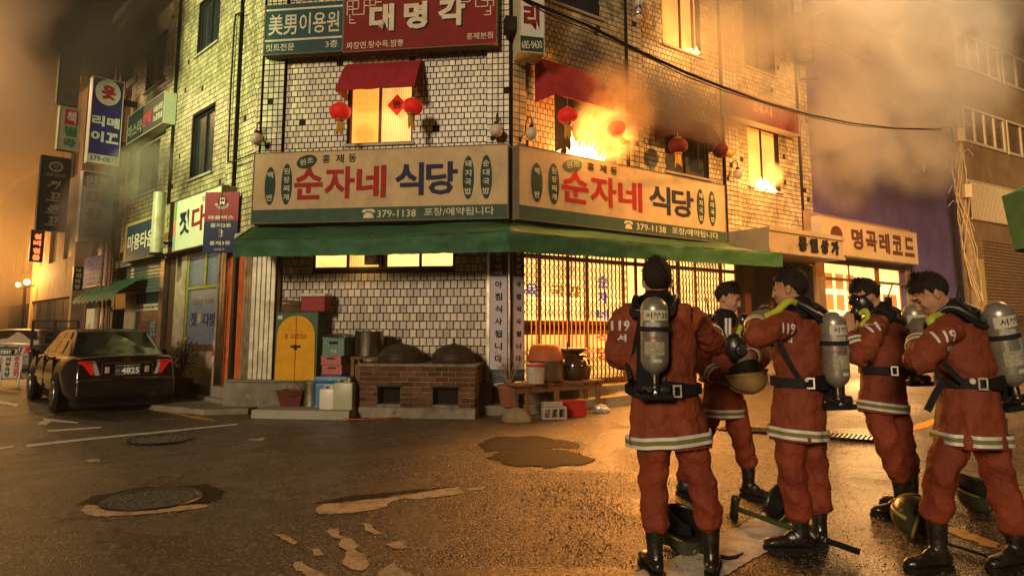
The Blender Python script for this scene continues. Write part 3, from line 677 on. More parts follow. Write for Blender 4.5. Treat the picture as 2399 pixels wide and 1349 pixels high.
# shop with the roller shutter
gsh = mat('green_grey_shutter', (.12, .17, .14), rough=.45, metal=.4, var=.3)
b = MB(); x0, x1 = FL.at(292, 700).x, lx(381)
for k in range(9): b.box((x0, .0, 2.35+.085*k), (x1, .03, 2.35+.085*k+.078), bev=.01)
b.build('roller_shutter', gsh, bld, M=ML)
b = MB(); b.box((x0, .02, .2), (x0+.9, .1, 2.34)); b.build('panel', bei, bld, M=ML)
b = MB(); b.box((x0+.9, .05, .2), (x1, .06, 2.34)); pn = b.build('pane', glass_d, bld, M=ML)
b = MB(); b.box((x0+1.0, .0, 1.9), (x1-.05, .03, 2.06)); n_ = b.build('notice_board', mat('cream_board', (.42, .42, .28)), pn); text('Enjoy The Good Hair Here', n_, frame_m, (x0+1.05, 1.93, x1-x0-1.2, .1), y=-.004, bold=.01)
text('미용', pn, mat('faded_red_print', (.3, .04, .04)), (x0+1.2, 1.25, .6, .3), y=.04)
text('컷트', pn, mat('pale_blue_print', (.15, .3, .4)), (x0+2.1, 1.25, .4, .4), y=.04)
# pipes running down the left wall
def pipe(pts, r, fr, M, m=frame_m, name='downpipe'):
    b = MB(); b.tube([fr.at(px, py, -.14) for px, py in pts], r, 8); b.build(name, m, bld, M=M, smooth=50)
pipe([(568, 30), (553, 35), (549, 60), (541, 200), (534, 380)], .022, FL, ML); pipe([(536, 380), (548, 378), (598, 358)], .016, FL, ML)
# ================================================================ pavements
def slab(pts, z0, z1, name, m, rise=True):
    b = MB(); n = len(pts); 
    b.add([(p.x, p.y, z0+gz(p.x, p.y)) for p in pts]+[(p.x, p.y, z1+gz(p.x, p.y)) for p in pts], [tuple(range(n-1, -1, -1)), tuple(range(n, 2*n))]+[(i, (i+1) % n, n+(i+1) % n, n+i) for i in range(n)])
    return struct(b.build(name, m))
slab([FL.g((-26, -1.35, 0)), FL.g((-1.0, -1.35, 0)), FC.g((-.3, -1.0, 0)), FC.g((.35, -.75, 0)), FC.g((.35, .1, 0)), FL.g((0, 0, 0)), FL.g((-26, 0, 0))], -.1, .085, 'pavement', conc)
slab([FC.g((.70, -1.28, 0)), FC.g((2.36, -1.28, 0)), FC.g((2.36, -.1, 0)), FC.g((.70, -.1, 0))], -.1, .13, 'concrete_step', conc_l)
slab([FC.g((4.36, -.50, 0)), FR.g((.40, -.55, 0)), FR.g((2.9, -.62, 0)), FR.g((3.4, -1.1, 0)), FR.g((9.3, -1.15, 0)), FR.g((9.3, -.1, 0)), FC.g((4.36, -.1, 0))], -.1, .15, 'pavement', conc)
# ================================================================ signs
ivory = mat('ivory_sign_face', (.50, .36, .19), spec=.25, rough=.65, var=.18, vs=3, dirt=(.22, .16, .09, .55), ds=1.4)
dgreen = mat('dark_green_print', (.02, .05, .035), rough=.6); dblue = mat('navy_print', (.02, .022, .05), rough=.6)
redp = mat('dark_red_print', (.32, .018, .015), rough=.6); cream = mat('cream_print', (.62, .55, .40), rough=.6)
teal = mat('teal_sign_face', (.015, .07, .075), spec=.2, rough=.7, var=.3, dirt=(.05, .06, .05, .5)); maroon = mat('maroon_sign_face', (.19, .010, .008), spec=.2, rough=.7, var=.25, vs=4)
signred = mat('red_lettering', (.42, .02, .03), rough=.5); blackp = mat('black_print', (.012, .012, .012), rough=.6)
purp = mat('violet_blue_face', (.035, .03, .16), rough=.5, var=.2); whitef = mat('white_sign_face', (.60, .58, .48), rough=.5, var=.15, dirt=(.3, .27, .2, .4))
coal = mat('charcoal_sign_face', (.03, .035, .03), rough=.5, var=.3)
def ell(parent, m, cx, cz, rx, rz, name, y=-.004, rot=0, n=28):
    b = MB(); c_, s_ = math.cos(rot), math.sin(rot)
    b.prism([(cx+rx*math.cos(t)*c_-rz*math.sin(t)*s_, cz+rx*math.cos(t)*s_+rz*math.sin(t)*c_) for t in [2*math.pi*i/n for i in range(n)]], y-.002, -.0005)
    return b.build(name, m, parent)
def board(fr, x0, x1, z0, z1, y, m, name, label, depth=.16, fm=mat('dull_sign_frame', (.16, .13, .09), rough=.6, var=.3), group=None, cat='sign', rim=.018):
    t = thing(name, label, cat, fr.M @ Matrix.Translation((x0, y, z0)), group); w, h = x1-x0, z1-z0
    b = MB(); b.box((0, 0, 0), (w, .02, h)); f = b.build('face', m, t)
    b = MB(); b.box((-rim, -.008, -rim), (w+rim, depth, -.0005)); b.box((-rim, -.008, h+.0005), (w+rim, depth, h+rim)); b.box((-rim, -.008, -.0004), (-.0005, depth, h+.0004)); b.box((w+.0005, -.008, -.0004), (w+rim, depth, h+.0004)); b.box((-.0004, .021, 0), (w, depth-.01, h))
    b.build('case', fm, t)
    return t, w, h
def restaurant(fr, x0, x1, z0, z1, label):
    t, w, h = board(fr, x0, x1, z0, z1, -.34, ivory, 'restaurant_sign', label, depth=.24, fm=mat('dull_sign_frame', (.16, .13, .09), rough=.6, var=.3))
    U = lambda u: u*w; V = lambda v: v*h
    b = MB(); b.box((0, -.0015, 0), (w, -.0002, .185*h)); b.build('band', mat('green_band', (.045, .085, .06), rough=.6, var=.3), t)
    for u, v0, v1, s in ((.068, .25, .80, '백  반'), (.136, .25, .84, '된장찌개'), (.852, .26, .865, '돼지국밥'), (.920, .26, .865, '순대국밥')):
        ell(t, dgreen, U(u), V((v0+v1)/2), w*.022, h*(v1-v0)/2, 'oval', n=32)
        n = len(s); st = (v1-v0)*h*.84/n
        if s.startswith('백'):
            text('백', t, cream, (U(u)-.055, V(v1)-.21, .11, .12), y=-.010, bold=.01); text('반', t, cream, (U(u)-.055, V(v0)+.08, .11, .12), y=-.010, bold=.01)
        else: vtext(s, t, cream, U(u), V((v0+v1)/2)+st*n/2, .115, st, y=-.010, bold=.012)
    ell(t, dgreen, U(.215), V(.86), w*.042, h*.095, 'oval', rot=.25)
    text('원조', t, cream, (U(.215)-w*.028, V(.86)-.05, w*.056, .11), y=-.010, rot=.2, bold=.01)
    text('홍', t, blackp, (U(.277), V(.83), w*.033, h*.12), bold=.015); text('제', t, blackp, (U(.333), V(.83), w*.032, h*.12), bold=.015); text('동', t, blackp, (U(.383), V(.83), w*.032, h*.12), bold=.015)
    for c_, u0, u1 in (('순', .168, .283), ('자', .290, .410), ('네', .418, .535)): text(c_, t, redp, (U(u0), V(.315), U(u1-u0), V(.46)), bold=.03)
    for c_, u0, u1 in (('식', .570, .682), ('당', .690, .812)): text(c_, t, dblue, (U(u0), V(.335), U(u1-u0), V(.46)), bold=.03)
    # telephone mark
    b = MB(); x, z = U(.448), V(.035)
    b.prism([(x, z), (x+.20, z), (x+.19, z+.05), (x+.14, z+.10), (x+.06, z+.10), (x+.01, z+.05)], -.007, -.002)
    b.prism([(x-.02, z+.10), (x-.02, z+.135), (x+.02, z+.16), (x+.18, z+.16), (x+.22, z+.135), (x+.22, z+.10), (x+.16, z+.10), (x+.15, z+.125), (x+.05, z+.125), (x+.04, z+.10)], -.007, -.002)
    b.build('telephone_mark', cream, t)
    text('379-1138', t, cream, (U(.503), V(.04), w*.15, h*.10), bold=.005)
    text('포장/예약됩니다', t, cream, (U(.685), V(.045), w*.265, h*.11), bold=.005)
    return t
z1 = FC.at(895, 350, -.34).z; z0 = FC.at(895, 516, -.34).z
restaurant(FC, FC.at(594, 440, -.34).x, FC.at(1189, 430, -.34).x, z0, z1, 'long ivory restaurant sign over the brick stove, facing straight out')
z1 = FR.at(1450, 387, -.34).z; z0 = FR.at(1450, 539, -.34).z
restaurant(FR, FR.at(1216, 430, -.34).x, FR.at(1699, 500, -.34).x, z0, z1, 'long ivory restaurant sign above the lattice gates, on the burning side')
# ---- barber sign and Chinese restaurant sign at the top
ym = -.30
t, w, h = board(FC, FC.at(622, 70, ym).x, FC.at(802, 60, ym).x, FC.at(712, 124, ym).z, FC.at(712, 10, ym).z, ym, teal, 'barber_sign', 'dark teal barber sign with a phone-less second line, left of the maroon one', depth=.2)
t['label'] = 'dark teal barber sign with cream characters, left of the maroon sign'
b = MB(); b.box((0, -.003, h*.26), (w, -.0005, h*.30)); b.build('stripe', cream, t); b = MB(); b.box((0, -.003, h*.89), (w, -.0005, h*.93)); b.build('stripe', cream, t)
text('美男이용원', t, cream, (.04*w, .38*h, .92*w, .44*h), bold=.012); text('컷트전문', t, cream, (.02*w, .06*h, .37*w, .15*h), bold=.01); text('3층', t, cream, (.79*w, .07*h, .16*w, .15*h), bold=.012)
t, w, h = board(FC, FC.at(804, 60, ym).x+.03, FC.at(1163, 50, ym).x, FC.at(983, 113, ym).z, FC.at(983, -14, ym).z, ym-.02, maroon, 'chinese_restaurant_sign', 'big maroon restaurant sign with three brushed cream characters and fret corners', depth=.22)
for c_, u0, u1, v0 in (('대', .17, .335, .34), ('명', .40, .555, .345), ('각', .625, .80, .36)):
    text(c_, t, blackp, (u0*w+.03, v0*h-.03, (u1-u0)*w, .50*h), bold=.04, y=-.004, name='letter_shadow'); text(c_, t, cream, (u0*w, v0*h, (u1-u0)*w, .50*h), bold=.045, y=-.012)
text('짜장면.탕수육.짬뽕', t, cream, (.02*w, .04*h, .38*w, .13*h), bold=.005); text('홍제본점', t, cream, (.81*w, .09*h, .17*w, .12*h), bold=.005)
def fret(mir):
    b = MB(); q = .055; f = lambda x: (w-x if mir else x)
    segs = [(0,9,0,4),(0,9,4,9),(4,9,4,6),(0,6,4,6),(2,9,2,4),(2,4,6,4),(6,4,6,9),(1,4,1,1),(1,1,3,1),(6,7,10,7),(10,7,10,9),(8,9,8,6),(8,6,11,6),(0,7,2,7),(1,2.2,2.4,2.2),(10,8,12,8),(6,9,12,9)]
    for x0_, z0_, x1_, z1_ in segs:
        xa, xb = sorted((f(.05+x0_*q), f(.05+x1_*q))); za, zb = sorted((h-.56+z0_*q, h-.56+z1_*q))
        b.box((xa-.009, -.006, za-.009), (xb+.009, -.001, zb+.009))
    struct(b.build('fret_pattern', cream, t), 'stuff')
fret(False); fret(True)
# ---- white projecting sign at the right corner
FQ = Frame(FC.g((WC+.02, 0, 0)), (.97, .243))
def pboard(fr, px0, px1, py0, py1, m, name, label, y=0, depth=.22, fm=alu, group=None):
    xm, yy = (px0+px1)/2, (py0+py1)/2
    return board(fr, fr.at(px0, yy, y).x, fr.at(px1, yy, y).x, fr.at(xm, py1, y).z, fr.at(xm, py0, y).z, y, m, name, label, depth, fm, group)
t, w, h = pboard(FQ, 1219, 1273, -120, 122, whitef, 'vertical_sign', 'white vertical box sign with big maroon characters at the building corner', y=-.55, depth=.45, fm=mat('cream_sign_case', (.50, .44, .30), rough=.5, var=.2))
b = MB(); b.box((0, -.003, 0), (w, -.0005, .145*h)); b.build('band', dgreen, t)
text('685·8430', t, cream, (.05*w, .03*h, .88*w, .075*h), bold=.01, rot=.12)
text('요', t, maroon, (.1*w, .52*h, .75*w, .22*h), bold=.05); text('리', t, maroon, (.14*w, .21*h, .68*w, .24*h), bold=.05); text('중', t, maroon, (.14*w, .77*h, .68*w, .2*h), bold=.05)
b = MB(); b.box((-.22, .15, .22*h), (0, .4, .36*h)); b.build('bracket', frame_m, t)
# ---- red opening-hours sign, entrance canopy, barber pole, far projecting sign
t, w, h = pboard(FR, 1712, 1870, 232, 292, mat('brick_red_face', (.12, .022, .016), rough=.5, var=.3), 'hours_sign', 'brick red sign half lost in smoke above the fire-lit window', y=-.28, depth=.24, fm=conc_l)
t['label'] = 'brick red opening-hours sign half lost in smoke above the fire-lit window'
text('24시', t, mat('pale_red_print', (.36, .16, .12)), (.30*w, .35*h, .28*w, .40*h), bold=.03)
stone = mat('canopy_stucco', (.33, .26, .16), rough=.8, var=.25, vs=4, bump=.4, bs=60, dirt=(.12, .07, .04, .6), ds=2)
yc = -1.15
cp = [FR.at(1800, 545, yc), FR.at(1976, 575, yc)]; zt, zb = FR.at(1800, 530, yc).z, FR.at(1800, 589, yc).z
cx0 = FR.at(1802, 560, yc).x; cx1 = FR.at(1976, 580, yc).x
t = thing('entrance_canopy', 'stucco entrance canopy with dark raised characters between the two shop fronts', 'canopy', FR.M @ Matrix.Translation((cx0, yc, zb))); h = zt-zb; w = cx1-cx0
b = MB(); b.box((0, 0, .0), (w, 1.14, h), bev=.015); b.build('slab', stone, t)
b = MB(); b.box((-.02, -.03, h-.09), (w+.02, -.001, h+.02), bev=.008); b.build('moulding', stone, t); b = MB(); b.box((-.02, -.03, -.01), (w+.02, -.001, .07), bev=.008); b.build('moulding', stone, t)
for k, c_ in enumerate('통일상가'): text(c_, t, blackp, (w*(.36+.15*k), .17*h, w*.10, .6*h), y=-.03, bold=.05, depth=.03)
t = thing('barber_pole', 'striped red, white and blue barber pole high on the burning wall', 'barber pole', FR.M @ Matrix.Translation(FR.at(1497, 46, -.30)))
hp_ = .75
b = MB(); b.lathe([(.0, .12), (.085, .12), (.085, hp_), (0, hp_)], 18); 
bm_ = mat('barber_stripes', (.5, .45, .4), rough=.3, var=0)
def _str():
    tr = bm_.node_tree; N = tr.nodes; L = tr.links; tc = N.new('ShaderNodeTexCoord'); w_ = N.new('ShaderNodeTexWave'); w_.bands_direction = 'DIAGONAL'; w_.inputs['Scale'].default_value = 2.3; L.new(tc.outputs['Object'], w_.inputs[0])
    cr = N.new('ShaderNodeValToRGB'); cr.color_ramp.interpolation = 'CONSTANT'; e = cr.color_ramp.elements; e[0].color = (.45, .4, .34, 1); e[1].position = .4; e[1].color = (.35, .02, .02, 1); x = e.new(.6); x.color = (.45, .4, .34, 1); x = e.new(.8); x.color = (.03, .04, .2, 1)
    L.new(w_.outputs['Fac'], cr.inputs[0]); L.new(cr.outputs[0], N['Principled BSDF'].inputs['Base Color'])
_str(); b.build('cylinder', bm_, t, smooth=40); b = MB(); b.sphere((0, 0, .05), .075); b.build('globe', mat('milky_glass', (.55, .45, .33), rough=.15, spec=.7), t, smooth=60); b = MB(); b.lathe([(.06, .1), (.1, .1), (.1, .13), (.06, .13)], 18); b.box((-.02, .05, .3), (.02, .3, .34)); b.build('collar', alu, t)
FPR = Frame(FR.g((SR1, 0, 0)), (.97, -.243))
t, w, h = pboard(Frame(FR.g((SR1-.2, 0, 0)), (.985, -.17)), 1866, 1905, 30, 142, coal, 'vertical_sign', 'dark vertical sign with red outlined characters in the smoke at the roof corner', y=-.4, depth=.35, fm=coal)
for k, c_ in enumerate('야속'): text(c_, t, mat('dull_red_print', (.40, .10, .08)), (.2*w, (.50-.30*k)*h, .6*w, .22*h))
text('24시', t, mat('dull_red_print', (.4, .1, .08)), (.25*w, .82*h, .5*w, .1*h)); text('685-8430', t, mat('dull_green_print', (.2, .25, .15)), (.1*w, .06*h, .8*w, .07*h))
b = MB(); b.box((.1*w, .1, -.5), (.14*w, .14, 0)); b.box((.1*w, .1, -.5), (1.2*w, .14, -.45)); b.build('bracket', frame_m, t)
# ---- left wall signs
t, w, h = board(FL, FL.at(300, 290, -.3).x, FL.at(384, 245, -.3).x, FL.at(385, 284, -.3).z, FL.at(385, 216, -.3).z, -.3, coal, 'massage_sign', 'dark slanting sign with an outlined red word on the greenish wall', depth=.28, fm=mat('pale_green_case', (.4, .42, .3), rough=.5, var=.2))
text('마스타', t, mat('dull_green_print', (.2, .25, .15)), (.02*w, .15*h, .42*w, .45*h), bold=.02); text('안락', t, signred, (.46*w, .2*h, .25*w, .5*h), bold=.03); text('시술상담', t, cream, (.74*w, .5*h, .24*w, .22*h), bold=.01); text('소곰침실', t, cream, (.74*w, .2*h, .24*w, .22*h), bold=.01)
cof = mat('pale_green_white_face', (.52, .52, .38), rough=.5, var=.15, vs=3, dirt=(.25, .24, .15, .4))
t, w, h = board(FL, FL.at(375, 540, -.3).x, FL.at(517, 490, -.3).x, FL.at(376, 595, -.3).z, FL.at(376, 487, -.3).z, -.3, cof, 'coffee_shop_sign', 'pale coffee shop sign with a brown cup, behind the bus stop sign', depth=.28)
for z_, z2_, mm in ((.62, 1.0, mat('green_stripe', (.08, .3, .12))), (.3, .62, mat('pink_stripe', (.6, .16, .12))), (0, .3, mat('blue_grey_stripe', (.2, .3, .33)))):
    b = MB(); b.box((.27*w, -.003, z_*h), (.30*w, -.0005, z2_*h)); b.build('stripe', mm, t)
b = MB(); b.box((0, -.0025, 0), (.268*w, -.0005, h)); b.build('panel', mat('khaki_panel', (.30, .26, .14), rough=.6), t)
cupm = mat('brown_cup_print', (.16, .09, .03)); cx_, cz_ = .14*w, .42*h
b = MB(); b.prism([(cx_+.17*math.cos(a), cz_+.17*math.sin(a)) for a in [math.pi+math.pi*i/12 for i in range(13)]], -.006, -.003)
b.prism([(cx_+.26*math.cos(a), cz_-.12+.07*math.sin(a)) for a in [2*math.pi*i/20 for i in range(20)]], -.005, -.003); b.build('cup', cupm, t)
text('ဝ', t, cupm, (cx_-.08, cz_+.3, .1, .15)) if False else None
b = MB(); b.tube([(cx_, -.006, cz_+.12), (cx_+.06, -.006, cz_+.2), (cx_-.04, -.006, cz_+.28), (cx_+.05, -.006, cz_+.36), (cx_, -.006, cz_+.42)], .015, 6); b.build('steam', cupm, t)
text('COFFEE SHOP', t, blackp, (.04*w, .1*h, .2*w, .07*h))
text('젓', t, dblue, (.36*w, .28*h, .17*w, .48*h), bold=.03); text('다', t, maroon, (.57*w, .28*h, .2*w, .48*h), bold=.03); text('방', t, maroon, (.80*w, .28*h, .18*w, .48*h), bold=.03); text('신우', t, blackp, (.72*w, .83*h, .12*w, .1*h))
t, w, h = board(FL, FL.at(291, 580, -.32).x, FL.at(368, 545, -.32).x, FL.at(368, 596, -.32).z, FL.at(368, 502, -.32).z, -.32, mat('slate_blue_face', (.03, .045, .07), rough=.5, var=.3), 'hair_salon_sign', 'slate blue hair salon sign with white characters and a yellow edge', depth=.28)
text('미용타운', t, cream, (.12*w, .25*h, .8*w, .42*h), bold=.02); b = MB(); b.box((0, -.004, 0), (.07*w, -.0005, h)); b.build('edge_strip', mat('dull_yellow', (.35, .28, .08)), t); b = MB(); b.box((0, -.004, .93*h), (w, -.0005, h)); b.build('edge_strip', mat('dull_yellow', (.35, .28, .08)), t)
p = FL.at(366, 592, -.62)
t = thing('cylindrical_sign', 'white cylinder sign with a faded pink print beside the coffee shop sign', 'sign', FL.M @ Matrix.Translation(p)); hh = FL.at(366, 455, -.62).z-p.z
b = MB(); b.lathe([(.0, 0), (.13, 0), (.13, hh), (.0, hh)], 22); b.build('drum', mat('cream_drum', (.42, .40, .26), rough=.35, var=.35, dirt=(.25, .14, .08, .7), ds=4), t, smooth=40)
b = MB(); b.lathe([(0, -.05), (.14, -.05), (.14, -.001), (0, -.001)], 22); b.box((-.03, .08, .2), (.03, .62, .26)); b.build('base', blackp, t)
def FPL(s): return Frame(FL.g((s, 0, 0)), (.7097, .7045))
t, w, h = pboard(FPL(-7.75), 212, 284, 186, 384, purp, 'vertical_sign', 'violet clothes-repair sign with a red character in a white disc', depth=.28, fm=mat('white_sign_case', (.7, .66, .5), rough=.4), group=None)
ell(t, whitef, .5*w, .845*h, .42*w, .155*h, 'disc', y=-.006); text('옷', t, signred, (.28*w, .76*h, .44*w, .17*h), y=-.02, bold=.05)
for c_, u, v in (('리', .04, .43), ('메', .53, .43), ('이', .04, .245), ('끄', .53, .245)): text(c_, t, whitef, (u*w, v*h, .42*w, .125*h), bold=.045, y=-.01)
b = MB(); b.box((0, -.004, 0), (w, -.0005, .095*h)); b.build('band', whitef, t); text('379-0871', t, blackp, (.05*w, .02*h, .88*w, .06*h), y=-.008)
b = MB(); b.box((w, .1, .2*h), (w+.4, .2, .3*h)); b.build('bracket', frame_m, t); b = MB(); b.box((w, .1, .75*h), (w+.4, .2, .82*h)); b.build('bracket', frame_m, t)
t, w, h = pboard(FPL(-7.95), 190, 262, 405, 566, whitef, 'vertical_sign', 'dirty white box sign with a brick red character, second on its mast', depth=.28, fm=mat('white_sign_case', (.7, .66, .5), rough=.4))
b = MB(); b.box((0, -.004, .78*h), (w, -.0005, h)); b.build('panel', coal, t); text('원조', t, cream, (.06*w, .8*h, .85*w, .15*h), y=-.01, bold=.02)
text('미', t, mat('brick_print', (.30, .05, .03)), (.15*w, .52*h, .6*w, .22*h), bold=.06); text('용', t, mat('brown_print', (.12, .07, .04)), (.15*w, .30*h, .6*w, .18*h), bold=.04); text('스', t, mat('brown_print', (.12, .07, .04)), (.15*w, .07*h, .6*w, .18*h), bold=.04)
t, w, h = pboard(FPL(-11.2), 92, 160, 368, 540, coal, 'vertical_sign', 'charcoal box sign with slanted pale characters under a round emblem', depth=.25, fm=coal)
ell(t, mat('khaki_print', (.28, .24, .15)), .5*w, .87*h, .25*w, .07*h, 'emblem'); ell(t, coal, .5*w, .87*h, .18*w, .045*h, 'emblem', y=-.008); text('상', t, mat('khaki_print', (.28, .24, .15)), (.4*w, .84*h, .2*w, .06*h), y=-.014); text('HAIR SALON', t, mat('khaki_print', (.28, .24, .15)), (.15*w, .73*h, .7*w, .05*h), skew=.2)
for k, c_ in enumerate('까꼬뽀꼬'): text(c_, t, mat('khaki_print', (.28, .24, .15)), (.24*w, (.56-.165*k)*h, .5*w, .12*h), bold=.02, skew=.4)
t, w, h = pboard(FPL(-10.6), 138, 186, 252, 352, mat('faded_green_face', (.35, .36, .24), rough=.6, var=.2), 'vertical_sign', 'faded book shop sign with a red square, deep in the haze', depth=.25, fm=mat('faded_green_face', (.35, .36, .24)))
b = MB(); b.box((.25*w, -.004, .6*h), (w*.9, -.0005, .95*h)); b.build('panel', signred, t); text('책', t, whitef, (.35*w, .63*h, .45*w, .28*h), bold=.03); text('빌', t, mat('green_print', (.04, .2, .08)), (.28*w, .32*h, .6*w, .24*h), bold=.05); text('라', t, mat('green_print', (.04, .2, .08)), (.28*w, .06*h, .6*w, .22*h), bold=.05)
t, w, h = pboard(FPL(-10.6), 138, 186, 130, 246, mat('grey_face', (.12, .10, .07), rough=.7), 'vertical_sign', 'blank grey box sign highest on the hazy left row', depth=.25, fm=mat('grey_face', (.12, .1, .07)))
t, w, h = pboard(FPL(-14), 72, 101, 540, 612, mat('dark_red_brown', (.1, .03, .02)), 'neon_sign', 'small sign with glowing orange characters at the far left', depth=.2, fm=frame_m)
neon = mat('neon_orange', (.6, .2, .1), emit=(1, .22, .05), es=1.6, var=0)
for k, c_ in enumerate('설비'): text(c_, t, neon, (.2*w, (.72-.22*k)*h, .6*w, .18*h), bold=.05)
for k, c_ in enumerate('철물'): text(c_, t, neon, (.2*w, (.25-.22*k)*h, .6*w, .18*h), bold=.05)
# ---- two banner boards at the corner, 아침식사됩니다
def banner(fr, px0, px1, label, yy):
    xm = (px0+px1)/2; z1 = fr.at(xm, 580, yy).z; z0 = fr.at(xm, 892, yy).z
    t, w, h = board(fr, fr.at(px0, 740, yy).x, fr.at(px1, 740, yy).x, z0, z1, yy, mat('lilac_white_banner', (.44, .38, .42), rough=.6, var=.15, dirt=(.2, .15, .12, .4)), 'banner_board', label, depth=.05, rim=.01)
    b = MB(); b.box((0, -.003, .78*h), (w, -.0005, h)); b.build('panel', mat('banner_navy', (.03, .035, .10)), t)
    b = MB(); b.box((0, -.003, 0), (w, -.0005, .085*h)); b.build('panel', mat('banner_slate', (.05, .07, .08)), t); text('저희 식당', t, mat('khaki_print', (.28, .24, .15)), (.1*w, .03*h, .8*w, .03*h))
    vtext('순자네', t, whitef, w*.5, h*.985, w*.32, .052*h, y=-.008, bold=.015); text('식당', t, whitef, (.25*w, .795*h, .5*w, .035*h), y=-.008, bold=.01)
    vtext('아침식사됩니다', t, blackp, w*.5, h*.765, w*.42, .0925*h, y=-.006, bold=.03)
banner(FC, 1148, 1188, 'white vertical banner board on the stove side of the steel corner post', -.20)
banner(FR, 1202, 1227, 'white vertical banner board on the gate side of the steel corner post', -.06)
# ---- bus stop
bp = G(495, 947); t = thing('bus_stop_sign', 'bus stop sign, maroon over navy, on a rust-stained pole by the kerb', 'bus stop', Matrix.Translation((bp.x, bp.y, .085)) @ Matrix.Rotation(-.10, 4, 'Z'))
FB = Frame((bp.x, bp.y, 0), (math.cos(-.10), math.sin(-.10)))
a = FB.at(478, 520, -.05); e = FB.at(557, 520, -.05); zt, zb_ = FB.at(517, 450, -.05).z-.085, FB.at(517, 592, -.05).z-.085; zm = FB.at(517, 518, -.05).z-.085
b = MB(); b.tube([(0, 0, -.1), (.01, 0, 1.3), (.03, 0, zt)], .026, 10); b.build('pole', mat('pole_paint', (.30, .26, .20), rough=.5, var=.4, vs=9, dirt=(.28, .05, .03, .8), ds=5), t, smooth=50)
b = MB(); b.box((a.x, -.05, zm), (e.x, -.03, zt)); mp = b.build('upper_panel', mat('crimson_plate', (.20, .015, .025), spec=.2, rough=.6, var=.15), t)
b = MB(); b.box((a.x, -.05, zb_), (e.x, -.03, zm-.002)); b.build('lower_panel', mat('navy_plate', (.012, .012, .055), spec=.2, rough=.6, var=.15), t)
w = e.x-a.x; hu = zt-zm; hl = zm-zb_; cxx = a.x+w*.52
pw = mat('sign_white', (.6, .55, .48), rough=.5); 
M_ = None
b = MB(); b.lathe([(0, 0), (.10, 0), (.10, .004), (0, .004)], 24, TR((cxx, -.0505, zm+.68*hu), 0, math.pi/2)); b.build('roundel', mat('deep_maroon', (.09, .01, .015)), t)
b = MB(); bz = zm+.68*hu
b.box((cxx-.05, -.060, bz-.05), (cxx+.05, -.056, bz-.01)); b.box((cxx-.05, -.060, bz+.045), (cxx+.05, -.056, bz+.065)); b.box((cxx-.05, -.060, bz-.01), (cxx-.04, -.056, bz+.045)); b.box((cxx+.04, -.060, bz-.01), (cxx+.05, -.056, bz+.045)); b.box((cxx-.045, -.060, bz-.068), (cxx-.025, -.056, bz-.0505)); b.box((cxx+.025, -.060, bz-.068), (cxx+.045, -.056, bz-.0505)); struct(b.build('bus_mark', pw, t), 'stuff')
text('BUS STOP', t, pw, (cxx-.20, bz-.165, .40, .055), y=-.056, curve=(cxx, bz, .165), bold=.0)
text('마을버스', t, pw, (a.x+.13*w, zm+.06*hu, .75*w, .13*hu), y=-.056, bold=.01)
text('홍제2동', t, pw, (a.x+.2*w, zm-.20*hl, .62*w, .13*hl), y=-.056, bold=.01); text('홍제3동', t, pw, (a.x+.2*w, zm-.76*hl, .62*w, .13*hl), y=-.056, bold=.01); text('↕', t, pw, (a.x+.45*w, zm-.52*hl, .14*w, .26*hl), y=-.056); text('서대문구', t, pw, (a.x+.33*w, zm-.93*hl, .32*w, .07*hl), y=-.056)
for k, (z_, c_) in enumerate(((1.02, (.45, .4, .3)), (.84, (.35, .04, .03)), (.72, (.5, .46, .36)))):
    b = MB(); b.lathe([(.029, z_), (.030, z_+.001), (.030, z_+.12), (.029, z_+.121)], 12, cap0=False, cap1=False); b.build('sticker', mat('sticker_%s' % ('tan', 'red', 'cream')[k], c_, rough=.6, dirt=(.1, .05, .03, .8), ds=12), t)
# ================================================================ awnings
def sheetmesh(name, m, parent, fn, nu, nv, thick=.004, smooth=70):
    v = [fn(i/nu, j/nv) for j in range(nv+1) for i in range(nu+1)]; f = [(j*(nu+1)+i, j*(nu+1)+i+1, (j+1)*(nu+1)+i+1, (j+1)*(nu+1)+i) for j in range(nv) for i in range(nu)]
    b = MB(); b.v = [tuple(p) for p in v]; b.f = f; b.mi = [0]*len(f); o = b.build(name, m, parent, smooth=smooth)
    if thick: md = o.modifiers.new('s', 'SOLIDIFY'); md.thickness = thick; md.offset = 0
    return o
aw = thing('long_awning', 'long green tarpaulin awning wrapping the corner under both restaurant signs', 'awning', Matrix.Identity(4))
def P3(fr, px, py, y): return fr.g(fr.at(px, py, y))
# rail points: wall edge (top) and front edge, valance bottom
Tp = [FC.g((-.10, -.05, 3.36)), FC.g((WC*.5, -.05, 3.34)), FC.g((WC+.0, -.10, 3.36)), FR.g((3.2, -.05, 3.40)), FR.g((FR.at(1735, 620).x, -.05, 3.42))]
yv = -1.28
Fp = [P3(FC, 549, 560, yv), P3(FC, 850, 556, yv), P3(FC, 1190, 540, yv), P3(FR, 1480, 566, -1.25), P3(FR, 1833, 592, -1.25)]
Bp = [P3(FC, 546, 602, yv+.02), P3(FC, 850, 598, yv+.02), P3(FC, 1190, 590, yv+.02), P3(FR, 1480, 606, -1.23), P3(FR, 1833, 626, -1.23)]
acc = [0, .25, .5, .72, 1]
def along(P, u):
    for k in range(4):
        if u <= acc[k+1]+1e-9: q = (u-acc[k])/(acc[k+1]-acc[k]); return P[k].lerp(P[k+1], q)
    return P[-1]
